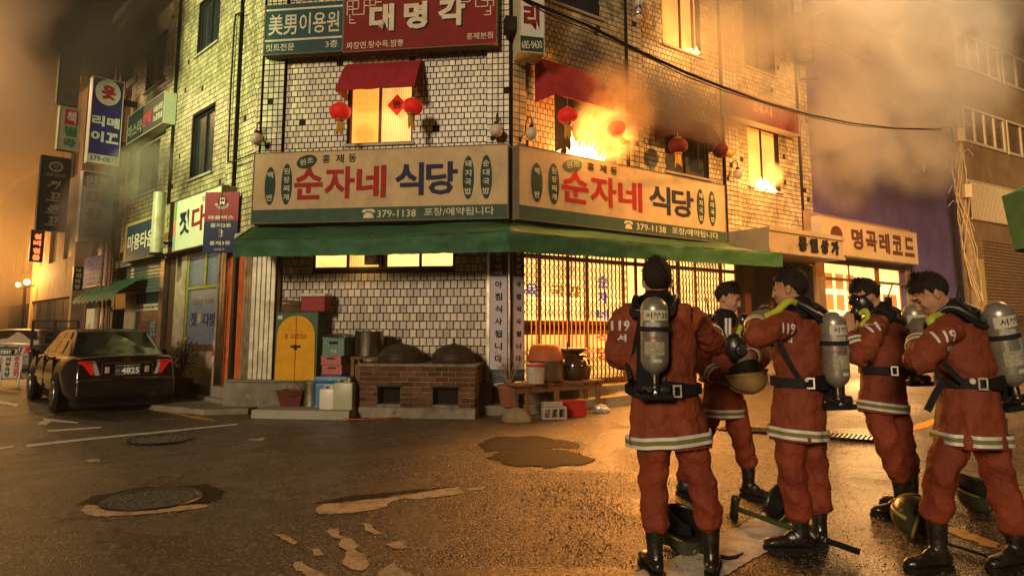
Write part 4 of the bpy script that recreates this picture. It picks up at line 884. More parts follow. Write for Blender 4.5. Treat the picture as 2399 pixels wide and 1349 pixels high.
def awf(u, v):
    t_, f_, b_ = along(Tp, u), along(Fp, u), along(Bp, u)
    if v < .6:
        q = v/.6; p = t_.lerp(f_, q); sag = -.05*math.sin(q*math.pi)*(.6+.6*math.sin(u*26)); p.z += sag+.03*noise.noise(Vector((u*14, q*3, 0)))
        cr = math.exp(-((u-.5)/.03)**2); p.z += .05*cr*math.sin(q*3+u*60)
    else:
        q = (v-.6)/.4; p = f_.lerp(b_, q); n_ = Vector((0, -1, 0)); p += n_*(.035*noise.noise(Vector((u*30, q*2, 3)))+.03*math.sin(u*90)*q*(.4+math.exp(-((u-.5)/.05)**2)))
        p.z += .012*noise.noise(Vector((u*60, 0, 9)))*q
    return p
sheetmesh('canvas', green_c, aw, awf, 200, 16, .006)
b = MB(); b.tube([p+Vector((0, .03, -.02)) for p in Fp[:3]], .02, 8); b.tube([p+Vector((0, .03, -.02)) for p in Fp[2:]], .02, 8)
for k in range(5): b.tube([Tp[k]+Vector((0, .02, -.05)), Fp[k]+Vector((0, .03, -.03))], .018, 8)
b.build('frame', frame_m, aw)
for k, i in ((0, 0), (1, 4)):
    b = MB(); t_, f_, b_ = Tp[i], Fp[i], Bp[i]; b.add([t_, f_, b_], [(0, 1, 2)]); o = b.build('end_flap', green_c, aw); md = o.modifiers.new('s', 'SOLIDIFY'); md.thickness = .006
def red_awning(fr, px0, px1, pyt, pym, pyb, label, d=.55):
    xm = (px0+px1)/2; x0, x1 = fr.at(px0, pym, -d).x, fr.at(px1, pym, -d).x; zt = fr.at(xm, pyt, -.05).z; zm = fr.at(xm, pym, -d).z; zb = fr.at(xm, pyb, -d).z
    t = thing('window_awning', label, 'awning', fr.M @ Matrix.Translation((x0, 0, zb))); w = x1-x0; hz = zt-zb; hm = zm-zb
    def f(u, v):
        if v < .5: q = v/.5; return (u*w, -.05-(d-.05)*q**.9*.8, hz-(hz-hm)*q**1.3+.01*noise.noise(Vector((u*5, q*4, 1))))
        q = (v-.5)/.5; return (u*w, -.05-(d-.05)*(.8+.2*q), hm*(1-q)+.012*noise.noise(Vector((u*8, q*2, 5))))
    sheetmesh('canvas', red_c, t, f, 24, 10, .008)
    for x in (0, w):
        b = MB(); pts = [f(x/w, v/10) for v in range(11)]+[(x, -.02, 0)]+[(x, -.02, hz)]; b.add(pts, [tuple(range(len(pts)))]); o = b.build('side_flap', red_c, t); md = o.modifiers.new('s', 'SOLIDIFY'); md.thickness = .006
red_awning(FC, 786, 970, 148, 186, 208, 'red canvas awning over the curtained window', .6)
red_awning(FR, 1300, 1440, 168, 205, 240, 'red canvas awning over the burning window', .6)
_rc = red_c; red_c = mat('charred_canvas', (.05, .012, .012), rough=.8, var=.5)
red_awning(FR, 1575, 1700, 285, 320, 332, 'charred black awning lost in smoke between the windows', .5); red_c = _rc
# ================================================================ lanterns and globe lamps
lan_m = mat('red_lantern_silk', (.55, .02, .012), rough=.45, var=.25, vs=20, emit=(1, .03, .015), es=.22)
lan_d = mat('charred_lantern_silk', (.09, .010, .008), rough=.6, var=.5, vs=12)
gold = mat('yellow_tassel', (.65, .36, .05), rough=.6, var=.3, vs=30)
def lantern(fr, px, py, r_px, y, label, m=lan_m, tilt=0, tass=(0, 0)):
    p = fr.g(fr.at(px, py, y)); r = r_px/1612*p.y
    t = thing('paper_lantern', label, 'lantern', Matrix.Translation(p) @ Matrix.Rotation(tilt, 4, 'Y'), 'red round lanterns under the awnings')
    b = MB(); n = 24
    rings = []
    for k in range(1, 12):
        a = math.pi*k/12; rr_ = r*math.sin(a)**.8; z = -r*.8*math.cos(a)
        rings.append([(rr_*(1-.05*(i % 3 == 0))*math.cos(2*math.pi*i/n), rr_*(1-.05*(i % 3 == 0))*math.sin(2*math.pi*i/n), z) for i in range(n)])
    b.ring(rings); b.build('shade', m, t, smooth=80)
    b = MB(); b.lathe([(r*.38, -r*.92), (r*.42, -r*.8), (r*.42, -r*.72), (0, -r*.7)], 16); b.build('lower_collar', mat('lantern_gold', (.35, .12, .04), rough=.4), t)
    b = MB(); b.lathe([(0, r*.7), (r*.42, r*.72), (r*.42, r*.82), (0, r*.84)], 16); b.tube([(0, 0, r*.8), (0, 0, r*.8+r*1.2)], .006, 6); b.build('hanger', mat('lantern_gold', (.35, .12, .04), rough=.4), t)
    b = MB(); rr_ = random.Random(int(px))
    for k in range(16):
        a = k*.39; x, yy = .25*r*math.cos(a), .25*r*math.sin(a); l = r*rr_.uniform(.9, 1.35)
        b.tube([(x, yy, -r*.9), (x*1.1+tass[0]*l*.4, yy*1.1, -r*.9-l*.5), (x*1.3+tass[0]*l, yy*1.3, -r*.9-l+tass[1])], .008, 4)
    struct(b.build('tassel', gold, t), 'stuff')
lantern(FC, 797, 262, 26, -.62, 'red lantern with yellow tassel hanging left of the curtained window')
lantern(FC, 967, 250, 25, -.60, 'red lantern tilted in the wind right of the curtained window', tilt=.2, tass=(.3, 0))
lantern(FR, 1330, 272, 25, -.62, 'bright red lantern hanging directly over the flames')
lantern(FR, 1444, 302, 23, -.60, 'half hidden lantern blown sideways at the right edge of the flames', tilt=-.3, tass=(.5, .05))
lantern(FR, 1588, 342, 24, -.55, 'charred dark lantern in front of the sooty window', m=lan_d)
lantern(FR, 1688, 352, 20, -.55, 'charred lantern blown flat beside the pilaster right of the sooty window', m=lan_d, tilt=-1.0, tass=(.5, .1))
globe_m = mat('milky_globe', (.60, .48, .34), rough=.12, spec=.6, var=.12, vs=5)
def globe(fr, px, py, label, side=1):
    p = fr.at(px, py, -.30); M = fr.M @ Matrix.Translation((p.x, -.09, p.z)); t = thing('wall_lamp', label, 'lamp', M, 'unlit globe lamps above the long signs')
    b = MB(); b.sphere((0, -.21, 0), .118, 20, 14); b.build('globe', globe_m, t, smooth=80)
    b = MB(); b.lathe([(.035, .10), (.05, .12), (.05, .15), (.02, .17)], 14, TR((0, -.21, 0))); b.tube([(0, -.21, .16), (0, -.21, .26), (0, -.16, .33), (0, -.08, .32), (0, -.03, .22), (0, -.02, .05), (.10*side, 0, -.07)], .011, 8); b.lathe([(0, 0), (.05, 0), (.04, .02), (0, .03)], 12, TR((.10*side, .0, -.08), 0, math.pi/2)); b.build('arm', frame_m, t, smooth=60)
globe(FC, 601, 326, 'globe lamp at the left end of the straight restaurant sign', 1)
globe(FC, 1163, 306, 'globe lamp at the right end of the straight restaurant sign', -1)
globe(FR, 1246, 313, 'globe lamp just right of the building corner', -1)
globe(FR, 1729, 408, 'small globe lamp at the right end of the burning side sign', -1)
# red lucky diamond hung in the window
p = FC.at(930, 246, -.02); r = .19
t = thing('paper_diamond', 'red paper diamond with a black character hanging in the curtained window', 'decoration', FC.M @ Matrix.Translation((p.x, -.012, p.z)))
b = MB(); b.prism([(-r, 0), (0, -r*1.1), (r, 0), (0, r*1.1)], -.004, 0); b.build('paper', mat('lucky_red', (.5, .02, .015), emit=(1, .04, .01), es=.25, var=.1), t)
text('福', t, blackp, (-.075, -.08, .15, .16), y=-.008, rot=math.pi, bold=.01)
# ================================================================ record shop building (violet stucco)
vio = mat('violet_stucco', (.10, .07, .19), rough=.75, var=.3, vs=1.5, bump=.3, bs=30, dirt=(.05, .035, .08, .6), ds=.8)
plast = mat('brown_render', (.26, .17, .09), rough=.8, var=.35, vs=2, bump=.3, bs=30, dirt=(.1, .06, .03, .6), ds=1.2)
s0, s1 = FR.at(1893, 500).x+.03, FR.at(2246, 500).x
xs0, xs1 = FR.at(1935, 740).x, FR.at(2128, 740).x; ztop = FR.at(2030, 622).z
gb = .62
t = thing('record_shop_building', 'violet plastered building with the lit record shop on its ground floor', 'building', FR.M @ Matrix.Translation((s0, .02, 0)))
L_ = s1-s0
b = MB(); wall_mb(b, 0, L_, 0, 9.6, [(xs0-s0, xs1-s0, gb, ztop)], y0=0, y1=.25); b.box((0, 6, 0), (L_, 6.2, 9.6)); b.box((L_-.2, .251, 0), (L_, 5.999, 9.6)); b.build('wall', vio, t)
b = MB(); b.box((-.05, -.1, 9.61), (L_+.05, 6.2, 9.8)); b.build('roof', conc, t)
b = MB(); b.box((xs0-s0-.45, -.06, 0), (xs0-s0-.01, -.002, ztop+.3)); b.build('pillar', plast, t); b = MB(); b.box((xs1-s0+.01, -.06, 0), (xs1-s0+.25, -.002, ztop+.3)); b.build('pillar', plast, t)
b = MB(); a, e = xs0-s0, xs1-s0; w = e-a
for q in (0, .30, .62, .66, .94): b.box((a+q*w-(.03 if q else -.0), .02, gb), (a+q*w+.03, .10, ztop))
b.box((a, .02, ztop-.50), (e, .10, ztop-.42)); b.box((a, .02, gb), (e, .1, gb+.1)); b.box((a, .02, ztop-.05), (e, .1, ztop)); f = b.build('shop_front', oak, t)
white_lit = lit('lit_shop_glass', (1, .66, .25), 2.6, 3, .6)
for k, (q0, q1) in enumerate(((0, .30), (.30, .62), (.66, .94))):
    b = MB(); b.box((a+q0*w+.031, .05, gb+.1), (a+q1*w-.031, .056, ztop-.5)); b.build('pane', white_lit, f); b = MB(); b.box((a+q0*w+.031, .05, ztop-.42), (a+q1*w-.031, .056, ztop-.05)); b.build('pane', lit_door, f)
pm = mat('poster_ochre', (.5, .3, .1), emit=(1, .45, .1), es=.35, var=.3); rr = random.Random(4)
for k in range(13):
    u, v = (k % 5)*.12+.03, .35+.27*(k//5)
    b = MB(); b.box((a+u*w, .040, gb+v*(ztop-gb-.5)), (a+(u+.085)*w, .048, gb+(v+.2)*(ztop-gb-.5))); b.build('poster', pm, f)
b = MB(); b.box((a+.70*w, .03, gb+.4), (a+.88*w, .045, ztop-.8)); b.build('poster', mat('poster_orange', (.5, .2, .05), emit=(1, .35, .05), es=.4), f); vtext('대미니카', f, redp, a+.79*w, ztop-.9, .2, .3, y=.022)
yy = -.35; 
rt, w, h = pboard(FR, 1925, 2147, 527, 604, mat('orange_cream_face', (.50, .34, .17), rough=.6, var=.12), 'record_shop_sign', 'tan record shop sign with five blocky brown characters above the bright shop window', y=yy, depth=.28, fm=conc_l)
b = MB(); b.box((-.3, .25, -.05), (w+.2, .30, h+.15)); b.build('backing', plast, rt)
for k, c_ in enumerate('명곡레코드'): text(c_, rt, mat('brown_letters', (.10, .035, .02)), ((.28+.142*k)*w, .20*h, .115*w, .62*h), bold=.04)
ell(rt, mat('brown_letters', (.1, .035, .02)), .14*w, .55*h, .055*w, .25*h, 'disc_mark')
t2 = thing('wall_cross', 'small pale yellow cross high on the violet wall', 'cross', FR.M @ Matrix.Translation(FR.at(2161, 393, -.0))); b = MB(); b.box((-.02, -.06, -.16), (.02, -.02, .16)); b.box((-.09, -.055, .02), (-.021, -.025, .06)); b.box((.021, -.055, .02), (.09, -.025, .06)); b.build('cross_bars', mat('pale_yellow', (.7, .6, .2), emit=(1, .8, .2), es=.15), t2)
# ================================================================ building on the right with ribbon windows
FX = Frame(FR.g((FR.at(2256, 500).x, -.1, 0)), (.85, .527))
ob = mat('ochre_render', (.22, .13, .055), rough=.8, var=.35, vs=1.2, bump=.3, bs=30, dirt=(.07, .04, .02, .6), ds=.9)
t = thing('office_building', 'ochre building at the right edge with two ribbon windows and a slatted grille', 'building', FX.M)
hz = lambda a, b_, c_, d_: hole(FX, a, b_, c_, d_)
H1 = (FX.at(2232, 120).x+.2, FX.at(2342, 150).x, FX.at(2285, 175).z, FX.at(2285, 95).z)
H1 = (.3, H1[1], H1[2], H1[3]); 
def xz(px, py): q = FX.at(px, py); return q.x, q.z
h1 = (.25, xz(2338, 150)[0], xz(2290, 168)[1], xz(2290, 100)[1]); h1b = (h1[1]+.35, h1[1]+6, h1[2], h1[3])
h2 = (.35, xz(2352, 320)[0], xz(2300, 338)[1], xz(2300, 268)[1]); h2b = (h2[1]+.3, h2[1]+6, h2[2], h2[3])
h3 = (.3, xz(2378, 480)[0], xz(2330, 520)[1], xz(2330, 438)[1])
b = MB(); wall_mb(b, -.05, 13, 0, 15, [h1, h1b, h2, h2b, h3], y0=0, y1=.3); b.box((-.05, 7, 0), (13, 7.2, 15)); b.box((-.05, .3, 0), (.15, 7, 15)); b.build('wall', ob, t)
b = MB(); b.box((-.1, -.1, 15.01), (13, 7.3, 15.2)); b.build('roof', conc, t)
wf = mat('cream_window_frame', (.5, .38, .2), rough=.5, var=.15)
def oframe(h, n):
    b = MB(); x0, x1, z0, z1 = h; b.box((x0-.05, -.05, z0-.1), (x1+.05, .06, z0)); b.box((x0-.05, -.05, z1), (x1+.05, .06, z1+.08))
    for k in range(n+1):
        x = x0+(x1-x0)*k/n; b.box((x-.04, -.03, z0), (x+.04, .06, z1))
    f = b.build('window', wf, t)
    for k in range(n): c = MB(); c.box((x0+(x1-x0)*k/n+.041, .02, z0+.001), (x0+(x1-x0)*(k+1)/n-.041, .028, z1-.001)); c.build('pane', mat('amber_glass', (.10, .06, .03), rough=.25, var=.4), f)
oframe(h1, 4); oframe(h1b, 5); oframe(h2, 4); oframe(h2b, 5)
g = MB(); x0, x1, z0, z1 = h3; g.box((x0, -.06, z1), (x1, .0, z1+.05)); gr = g.build('grille', wf, t); b = MB(); b.box((x0, -.06, z0-.05), (x1, 0, z0)); b.build('rail', wf, gr); b = MB(); b.box((x0, -.03, (z0+z1)/2), (x1, -.01, (z0+z1)/2+.03)); b.build('rail', wf, gr)
n = 34
for k in range(n): c = MB(); x = x0+(x1-x0)*(k+.5)/n; c.box((x-.02, -.055, z0), (x+.02, -.031, z1)); c.build('slat', wf, gr)
b = MB(); b.box((x0, .15, z0), (x1, .2, z1)); b.build('recess', dark, gr)
zg = FX.at(2330, 562).z; zb_ = gz(16, 24)+.1; n = 26
sh = None
for k in range(n):
    c = MB(); za = zb_+(zg-zb_)*k/n; c.box((.9, -.05, za), (11, -.002, za+(zg-zb_)/n*.78), bev=.01); c.build('shutter_slat', mat('brown_ribbed', (.20, .11, .05), rough=.6, var=.3), t)
b = MB(); b.box((.25, -.09, zb_), (.80, -.01, zb_+2.2)); b.build('door', mat('yellowed_door', (.45, .30, .10), rough=.5, var=.3), t)
# ================================================================ buildings farther along the left street
def block(s0, s1, z, name, label, m, rows, d=7, off=0):
    t = thing(name, label, 'building', FL.M @ Matrix.Translation((s0, off, 0))); L_ = s1-s0
    hs = []
    for zz in rows:
        n = max(1, int(L_/1.7))
        for k in range(n): x = L_*(k+.25)/n; hs.append((x, x+L_/n*.5, zz, zz+1.2))
    hs.append((.3, L_-.3, .25, 2.5))
    b = MB(); wall_mb(b, 0, L_, 0, z, hs, y0=0, y1=.25); b.box((0, d, 0), (L_, d+.2, z)); b.box((0, .251, 0), (.2, d, z)); b.box((L_-.2, .251, 0), (L_, d, z)); b.build('wall', m, t)
    b = MB(); b.box((-.1, -.25, z+.001), (L_+.1, d+.2, z+.2)); b.build('roof', conc, t)
    for h in hs[:-1]: 
        c = MB(); c.box((h[0], .1, h[2]), (h[1], .14, h[3])); w_ = c.build('window', frame_m, t); c = MB(); c.box((h[0]+.05, .08, h[2]+.05), (h[1]-.05, .098, h[3]-.05)); c.build('pane', glass_d, w_)
    h = hs[-1]; c = MB(); c.box((h[0], .12, h[2]), (h[1], .16, h[3])); sf_ = c.build('shop_front', frame_m, t); n = max(2, int((h[1]-h[0])/1.1))
    for k in range(n): c = MB(); c.box((h[0]+(h[1]-h[0])*k/n+.04, .09, h[2]+.05), (h[0]+(h[1]-h[0])*(k+1)/n-.04, .118, h[3]-.05)); c.build('pane', glass_d, sf_)
    return t
brn = mat('dark_brown_brick', (.13, .08, .05), rough=.85, var=.4, vs=5, bump=.5, bs=50)
b2 = block(-13.2, -8.4, 8.4, 'shop_building', 'brown shop building just beyond the tiled wall, behind the violet sign', brn, (3.6,), off=.2)
b3 = block(-20, -13.4, 9.6, 'shop_building', 'taller hazy building second along the left street', plast, (3.8, 6.6), off=-.1)
b4 = block(-31, -20.3, 8.2, 'shop_building', 'low hazy building third along the left street', brn, (3.8,), off=.3)
block(-46, -31.3, 11.5, 'shop_building', 'farthest tall building where the left street disappears in orange haze', plast, (3.8, 6.6, 9), off=-.2)
# gutter pipes between the first two
p = thing('downpipes', 'bundle of rusty downpipes and cables behind the two mast signs', 'pipes', FL.M @ Matrix.Translation((-8.3, -.35, 0)))
for k in range(5): b = MB(); b.tube([(-.12*k, .1*math.sin(k), 0), (-.12*k, .1*math.sin(k), 7.8+.3*k)], .035, 8); b.build('pipe', mat('rusty_pink_pipe', (.3, .15, .09), rough=.5, metal=.3, var=.4, vs=4), p)
# green scalloped awning, blue lettered fascia, white doorway
t = thing('scalloped_awning', 'small green scalloped awning over a white doorway on the left street', 'awning', FL.M @ Matrix.Translation((0, 0, 0)))
q0, q1 = FL.at(168, 690, -.8), FL.at(264, 680, -.8); zt = FL.at(215, 668, -.1).z; zb = q0.z
def scal(u, v):
    x = q0.x+(q1.x-q0.x)*u; sc = .05*abs(math.sin(u*math.pi*9))
    return (x, -.1-.7*v, zt+(zb-zt-.15)*v-(.14-sc if v == 1 else 0)+.02*math.sin(u*57))
sheetmesh('canvas', green_c, t, scal, 90, 6)
t, w, h = pboard(FL, 196, 262, 600, 668, mat('violet_grey_face', (.10, .08, .14), rough=.6), 'fascia_sign', 'violet grey fascia crowded with small lettering above the green scalloped awning', y=-.2, depth=.15)
for k in range(6): text(('인력사무소 건설', '목공 철근 미장', '보일러 설비 수리', '싱크대 도배 장판', '타일 방수 페인트', '열쇠 도장 복사')[k], t, mat('lilac_print', (.25, .22, .38)), (.04*w, (.84-.155*k)*h, .9*w, .11*h), bold=.01)
t, w, h = pboard(FPL(-9.6), 173, 193, 625, 680, coal, 'vertical_sign', 'small dark sign with cream characters beside the violet grey fascia', depth=.15); vtext('낙지마당', t, cream, .5*w, .97*h, .6*w, .235*h, bold=.02)
t = thing('white_doorway', 'white painted doorway with a small black notice, behind the black car', 'doorway', FL.M); 
x0, x1 = FL.at(212, 750).x, FL.at(262, 750).x; z0, z1 = 0, FL.at(240, 722).z
b = MB(); b.box((x0, -.12, z0), (x0+.4*(x1-x0), -.0, z1)); b.box((x0+.4*(x1-x0)+.001, -.05, z0), (x1, -.0, z1)); b.build('panel', mat('off_white_paint', (.5, .46, .34), rough=.6, var=.2), t)
b = MB(); b.box((x0+.62*(x1-x0), -.08, z1-1.35), (x0+.82*(x1-x0), -.051, z1-.45)); nb = b.build('notice_board', blackp, t); vtext('코리아', nb, cream, x0+.72*(x1-x0), z1-.5, .14*(x1-x0), .26, y=-.085, bold=.02)
# ================================================================ utility pole and cables
pb = PY(2296, 760, 22.0); pt = PY(2229, 262, 22.0)
pz = gz(pb.x, pb.y)
t = thing('utility_pole', 'leaning utility pole wrapped in cables beside the violet wall', 'utility pole', Matrix.Translation((pb.x, pb.y, pz)))
lo = lambda v: Vector(v)-Vector((pb.x, pb.y, pz))
b = MB(); b.tube([(0, 0, -.3), lo(pt)*.5, lo(pt)], [.17, .13, .10], 12); b.build('pole', mat('pole_timber', (.22, .14, .07), rough=.8, var=.4, vs=8), t, smooth=50)
cab = mat('pale_cable', (.45, .33, .16), rough=.6, var=.3); rr = random.Random(8)
b = MB()
for k in range(9):
    pts = []; ph = rr.uniform(0, 6)
    for j in range(22):
        f = .12+.86*j/21; c_ = lo(pt)*f; a_ = ph+j*.35*(1 if k % 2 else -1); r_ = .15+.06*rr.random(); pts.append(c_+Vector((math.cos(a_)*r_, math.sin(a_)*r_, rr.uniform(-.05, .05))))
    b.tube(pts, .014, 5)
for k in range(26):
    f = rr.uniform(.45, .98); c_ = lo(pt)*f; a_ = rr.uniform(0, 6.3); d_ = Vector((math.cos(a_), math.sin(a_), 0)); l = rr.uniform(.15, .4); b.tube([c_+d_*.1, c_+d_*(.1+l*.6)+Vector((0, 0, .12)), c_+d_*(.1+l)+Vector((0, 0, -.2*rr.random()))], .012, 5)
struct(b.build('cable_tangle', cab, t), 'stuff')
for k, f in enumerate((.62, .88)): b = MB(); c_ = lo(pt)*f; b.box((c_.x-.1, c_.y-.3, c_.z-.22), (c_.x+.14, c_.y-.12, c_.z+.22), bev=.02); b.build('junction_box', wf, t)
b = MB(); c_ = lo(pt)*.93; b.box((c_.x-.55, c_.y-.05, c_.z), (c_.x+.4, c_.y+.05, c_.z+.05)); b.build('cross_arm', cab, t)
t = thing('overhead_cable', 'black overhead cable swooping from the upper middle to the utility pole', 'cable', Matrix.Identity(4))
pts = [(1205, -22), (1235, 2), (1300, 30), (1380, 62), (1500, 122), (1610, 172), (1700, 207), (1790, 240), (1900, 270), (2000, 290), (2100, 301), (2200, 303), (2222, 300)]
b = MB(); P_ = [PY(x, y, 7+15*(i/12)**2.2) for i, (x, y) in enumerate(pts)]; b.tube(P_, .020, 6); b.tube([p+Vector((0, .05, -.02+.02*math.sin(i*2))) for i, p in enumerate(P_)], .008, 5); b.build('cable', blackp, t)
t = thing('second_cable', 'thin cable sagging across the violet wall', 'cable', Matrix.Identity(4)); b = MB(); b.tube([FR.g(FR.at(x, y, -.3)) for x, y in ((2120, 428), (2160, 410), (2230, 378))], .012, 5); b.build('cable', blackp, t)
# green parasol cut by the right edge
pp = PY(2470, 470, 10.5)
t = thing('parasol', 'green market parasol cut off by the right edge', 'parasol', Matrix.Translation((pp.x, pp.y, gz(pp.x, pp.y))))
zt_ = pp.z-gz(pp.x, pp.y)
rr_ = .68
b = MB(); n = 8
ring0 = [(0, 0, zt_+.42)]*n; 
v = [(0, 0, zt_+.42)]+[(rr_*math.cos(2*math.pi*i/n+.39), rr_*math.sin(2*math.pi*i/n+.39), zt_+.12) for i in range(n)]+[(rr_*.86*math.cos(2*math.pi*i/n+.39), rr_*.86*math.sin(2*math.pi*i/n+.39), zt_-.75) for i in range(n)]
b.add(v, [(0, i+1, (i+1) % n+1) for i in range(n)]+[(i+1, n+1+i, n+1+(i+1) % n, (i+1) % n+1) for i in range(n)]); o = b.build('canopy', mat('dark_green_canvas', (.01, .09, .05), rough=.5, var=.4), t); md = o.modifiers.new('s', 'SOLIDIFY'); md.thickness = .006
b = MB(); b.tube([(0, 0, 0), (0, 0, zt_+.40)], .02, 8); b.build('pole', alu, t)
# drain grating and manholes
pa, pb_ = G(1690, 1003), G(2060, 1030); d = pb_-pa; ang = math.atan2(d.y, d.x); L_ = d.length
t = thing('drain_grate', 'long slotted steel drain grating across the road behind the firefighters', 'grating', Matrix.Translation((pa.x, pa.y, gz2(pa.x, pa.y)+.012)) @ Matrix.Rotation(ang, 4, 'Z') @ Matrix.Rotation(-math.asin((pb_.z-pa.z)/L_), 4, 'Y'))
b = MB(); b.box((0, -.2, -.004), (L_, -.17, .012)); b.build('edge_bar', frame_m, t); b = MB(); b.box((0, .17, -.004), (L_, .2, .012)); b.build('edge_bar', frame_m, t)
b = MB(); b.box((0, -.169, -.006), (L_, .169, -.003)); b.build('gutter', dark, t)
b0 = MB(); b0.box((-.012, -.168, -.002), (.012, .168, .012)); o0 = b0.build('grate_bar', mat('wet_steel', (.16, .12, .08), rough=.3, metal=.8, var=.3), t); n = int(L_/.055)
for k in range(n):
    o = o0 if k == 0 else o0.copy()
    if k: COL.objects.link(o)
    o.location = (.03+k*L_/n, 0, 0)
def manhole(px, py, r, label, lugs=True):
    p = G(px, py); t = thing('manhole_cover', label, 'manhole cover', Matrix.Translation((p.x, p.y, gz2(p.x, p.y)+.008)))
    iron = mat('wet_cast_iron', (.05, .035, .022), rough=.28, metal=.6, var=.4, vs=20, bump=.4, bs=60)
    b = MB(); b.lathe([(r*.88, 0), (r*.90, .010), (r*.98, .012), (r, 0)], 48, cap0=False, cap1=False); b.build('rim', iron, t, smooth=40)
    b = MB(); b.lathe([(0, -.004), (r*.87, -.004), (r*.87, .006), (0, .006)], 48); b.build('lid', iron, t)
    b = MB()
    for k in range(1, 6):
        n = 6*k
        for i in range(n): a_ = 2*math.pi*i/n+k*.3; x, y = r*.155*k*math.cos(a_), r*.155*k*math.sin(a_); b.box((x-.018, y-.008, .0061), (x+.018, y+.008, .012), M=None)
    struct(b.build('lugs', iron, t), 'stuff')
manhole(357, 1167, .40, 'cast iron manhole cover set in a pale mortar ring in the near road')
manhole(375, 1030, .40, 'far shallow manhole cover beyond the white lane line')
# ================================================================ things by the brick stove
def on(px, py, z=0): return PZ(px, py, z)
def fthing(fr, name, label, cat, p, group=None, rz=0):      # thing standing at world point p, turned like frame fr
    return thing(name, label, cat, Matrix.Translation(p) @ Matrix.Rotation(fr.rz+rz, 4, 'Z'), group)
cz = FC.rz
# gas cabinet
p = FC.at(641, 890, -.43); q = FC.at(743, 810, -.43); zt = FC.at(690, 731, -.43).z
t = thing('gas_cabinet', 'green gas cylinder cabinet with yellow arched double doors', 'cabinet', FC.M @ Matrix.Translation((p.x, -.43, .50))); w, h = q.x-p.x, zt-.50
cgreen = mat('chipped_green_paint', (.06, .12, .06), rough=.5, var=.3, dirt=(.08, .05, .03, .6), ds=5); cyel = mat('mustard_paint', (.62, .30, .008), rough=.5, var=.2, vs=12, dirt=(.25, .12, .02, .5), ds=6, bump=.15)
b = MB(); b.box((0, 0, .0), (w, .40, h), bev=.01); b.build('body', cgreen, t)
for s_ in (0, 1):
    pts = []; x0 = .03*w; r = .44*w; cx_ = w*.5; zc = h*.95-r
    if s_ == 0: pts = [(x0, .05), (cx_-.006, .05)]+[(cx_-.006, h*.95)]+[(cx_-r*math.sin(a)-.006, zc+r*math.cos(a)) for a in [math.pi/2*i/8 for i in range(1, 9)]]
    else: pts = [(cx_+.006, .05), (w-x0, .05)]+[(cx_+r*math.sin(a)+.006, zc+r*math.cos(a)) for a in [math.pi/2*i/8 for i in range(8, 0, -1)]]+[(cx_+.006, h*.95)]
    b = MB(); b.prism(pts, -.018, -.001); b.build('door', cyel, t)
b = MB(); b.box((cx_-.09, -.035, h*.50), (cx_+.09, -.019, h*.53)); b.box((cx_-.02, -.045, h*.47), (cx_+.02, -.0351, h*.54)); b.build('latch', blackp, t)
text('고압가스', t, redp, (.36*w, .62*h, .42*w, .075*h), y=-.020, bold=.02); text('위험', t, redp, (.24*w, .615*h, .06*w, .08*h), y=-.020, bold=.01)
b = MB(); b.box((.04*w, -.003, .90*h), (.15*w, -.0005, .95*h)); b.build('label', pw, t)
# stack of woven trays
ctop = h+.50
wick = mat('dark_wicker', (.14, .09, .05), rough=.8, var=.5, vs=25, bump=.8, bs=50)
for k, (rz_, dz, ti) in enumerate(((.1, 0, .0), (-.2, .05, .03), (.05, .10, -.04), (.3, .15, .12))):
    t = thing('woven_tray', ('lowest', 'second', 'third', 'topmost and most tilted')[k]+' of the dark woven trays stacked on the gas cabinet', 'tray', FC.M @ Matrix.Translation((p.x+.27, -.20, ctop+dz+.005)) @ Matrix.Rotation(rz_, 4, 'Z') @ Matrix.Rotation(ti, 4, 'Y'), 'woven trays on the gas cabinet')
    b = MB(); b.lathe([(.20, 0), (.26, .0), (.28, .045), (.27, .05), (.24, .012), (0, .012)], 22, cap0=True); b.build('tray', wick, t, smooth=40)
# red cooler
t = thing('cooler', 'red picnic cooler with a cream lid on the gas cabinet', 'cooler', FC.M @ Matrix.Translation((FC.at(703, 728, -.40).x, -.40, ctop+.004))); w = .46
b = MB(); b.box((0, 0, 0), (w, .30, .27), bev=.025); b.build('body', mat('dull_red_plastic', (.26, .03, .03), rough=.45, var=.2), t); b = MB(); b.box((-.01, -.01, .271), (w+.01, .31, .33), bev=.02); b.build('lid', mat('cream_plastic', (.45, .42, .3), rough=.4, var=.15), t)
# crates with a lid on top
def crate(M, w, d, h, m, label, name='bottle_crate', mark=None):
    t = thing(name, label, 'crate', M, 'crates between the cabinet and the pot')
    b = MB(); e = .015
    b.box((0, 0, 0), (w, d, .012)); b.box((0, 0, .0121), (w, e, h)); b.box((0, d-e, .0121), (w, d, h)); b.box((0, e, .0121), (e, d-e, h)); b.box((w-e, e, .0121), (w, d-e, h))
    b.box((-.006, -.006, h*.9), (w+.006, -.0005, h)); b.box((-.006, -.006, 0), (w+.006, -.0005, h*.08)); 
    for k in range(7): b.box((w*(.02+.155*k), -.005, h*.081), (w*(.05+.155*k), -.0006, h*.899))
    b.build('shell', m, t); b = MB(); b.box((w*.3, -.008, h*.62), (w*.7, -.0051, h*.78)); b.build('hand_hole', blackp, t)
    if mark: text(mark, t, cream, (w*.38, h*.15, w*.28, h*.22), y=-.008)
    return t
zz = .18
cx0 = FC.at(752, 850, -.60).x
gp = mat('green_plastic', (.02, .11, .07), rough=.4, var=.2); rp = mat('red_plastic', (.30, .035, .03), rough=.4, var=.2); bp_ = mat('black_plastic', (.03, .028, .025), rough=.45)
t = thing('wooden_box', 'low dark wooden box under the bottle crates', 'box', FC.M @ Matrix.Translation((cx0-.02, -.60, .131))); b = MB(); b.box((0, 0, 0), (.52, .40, .33), bev=.01); b.build('box', wood_d, t)
z_ = .465
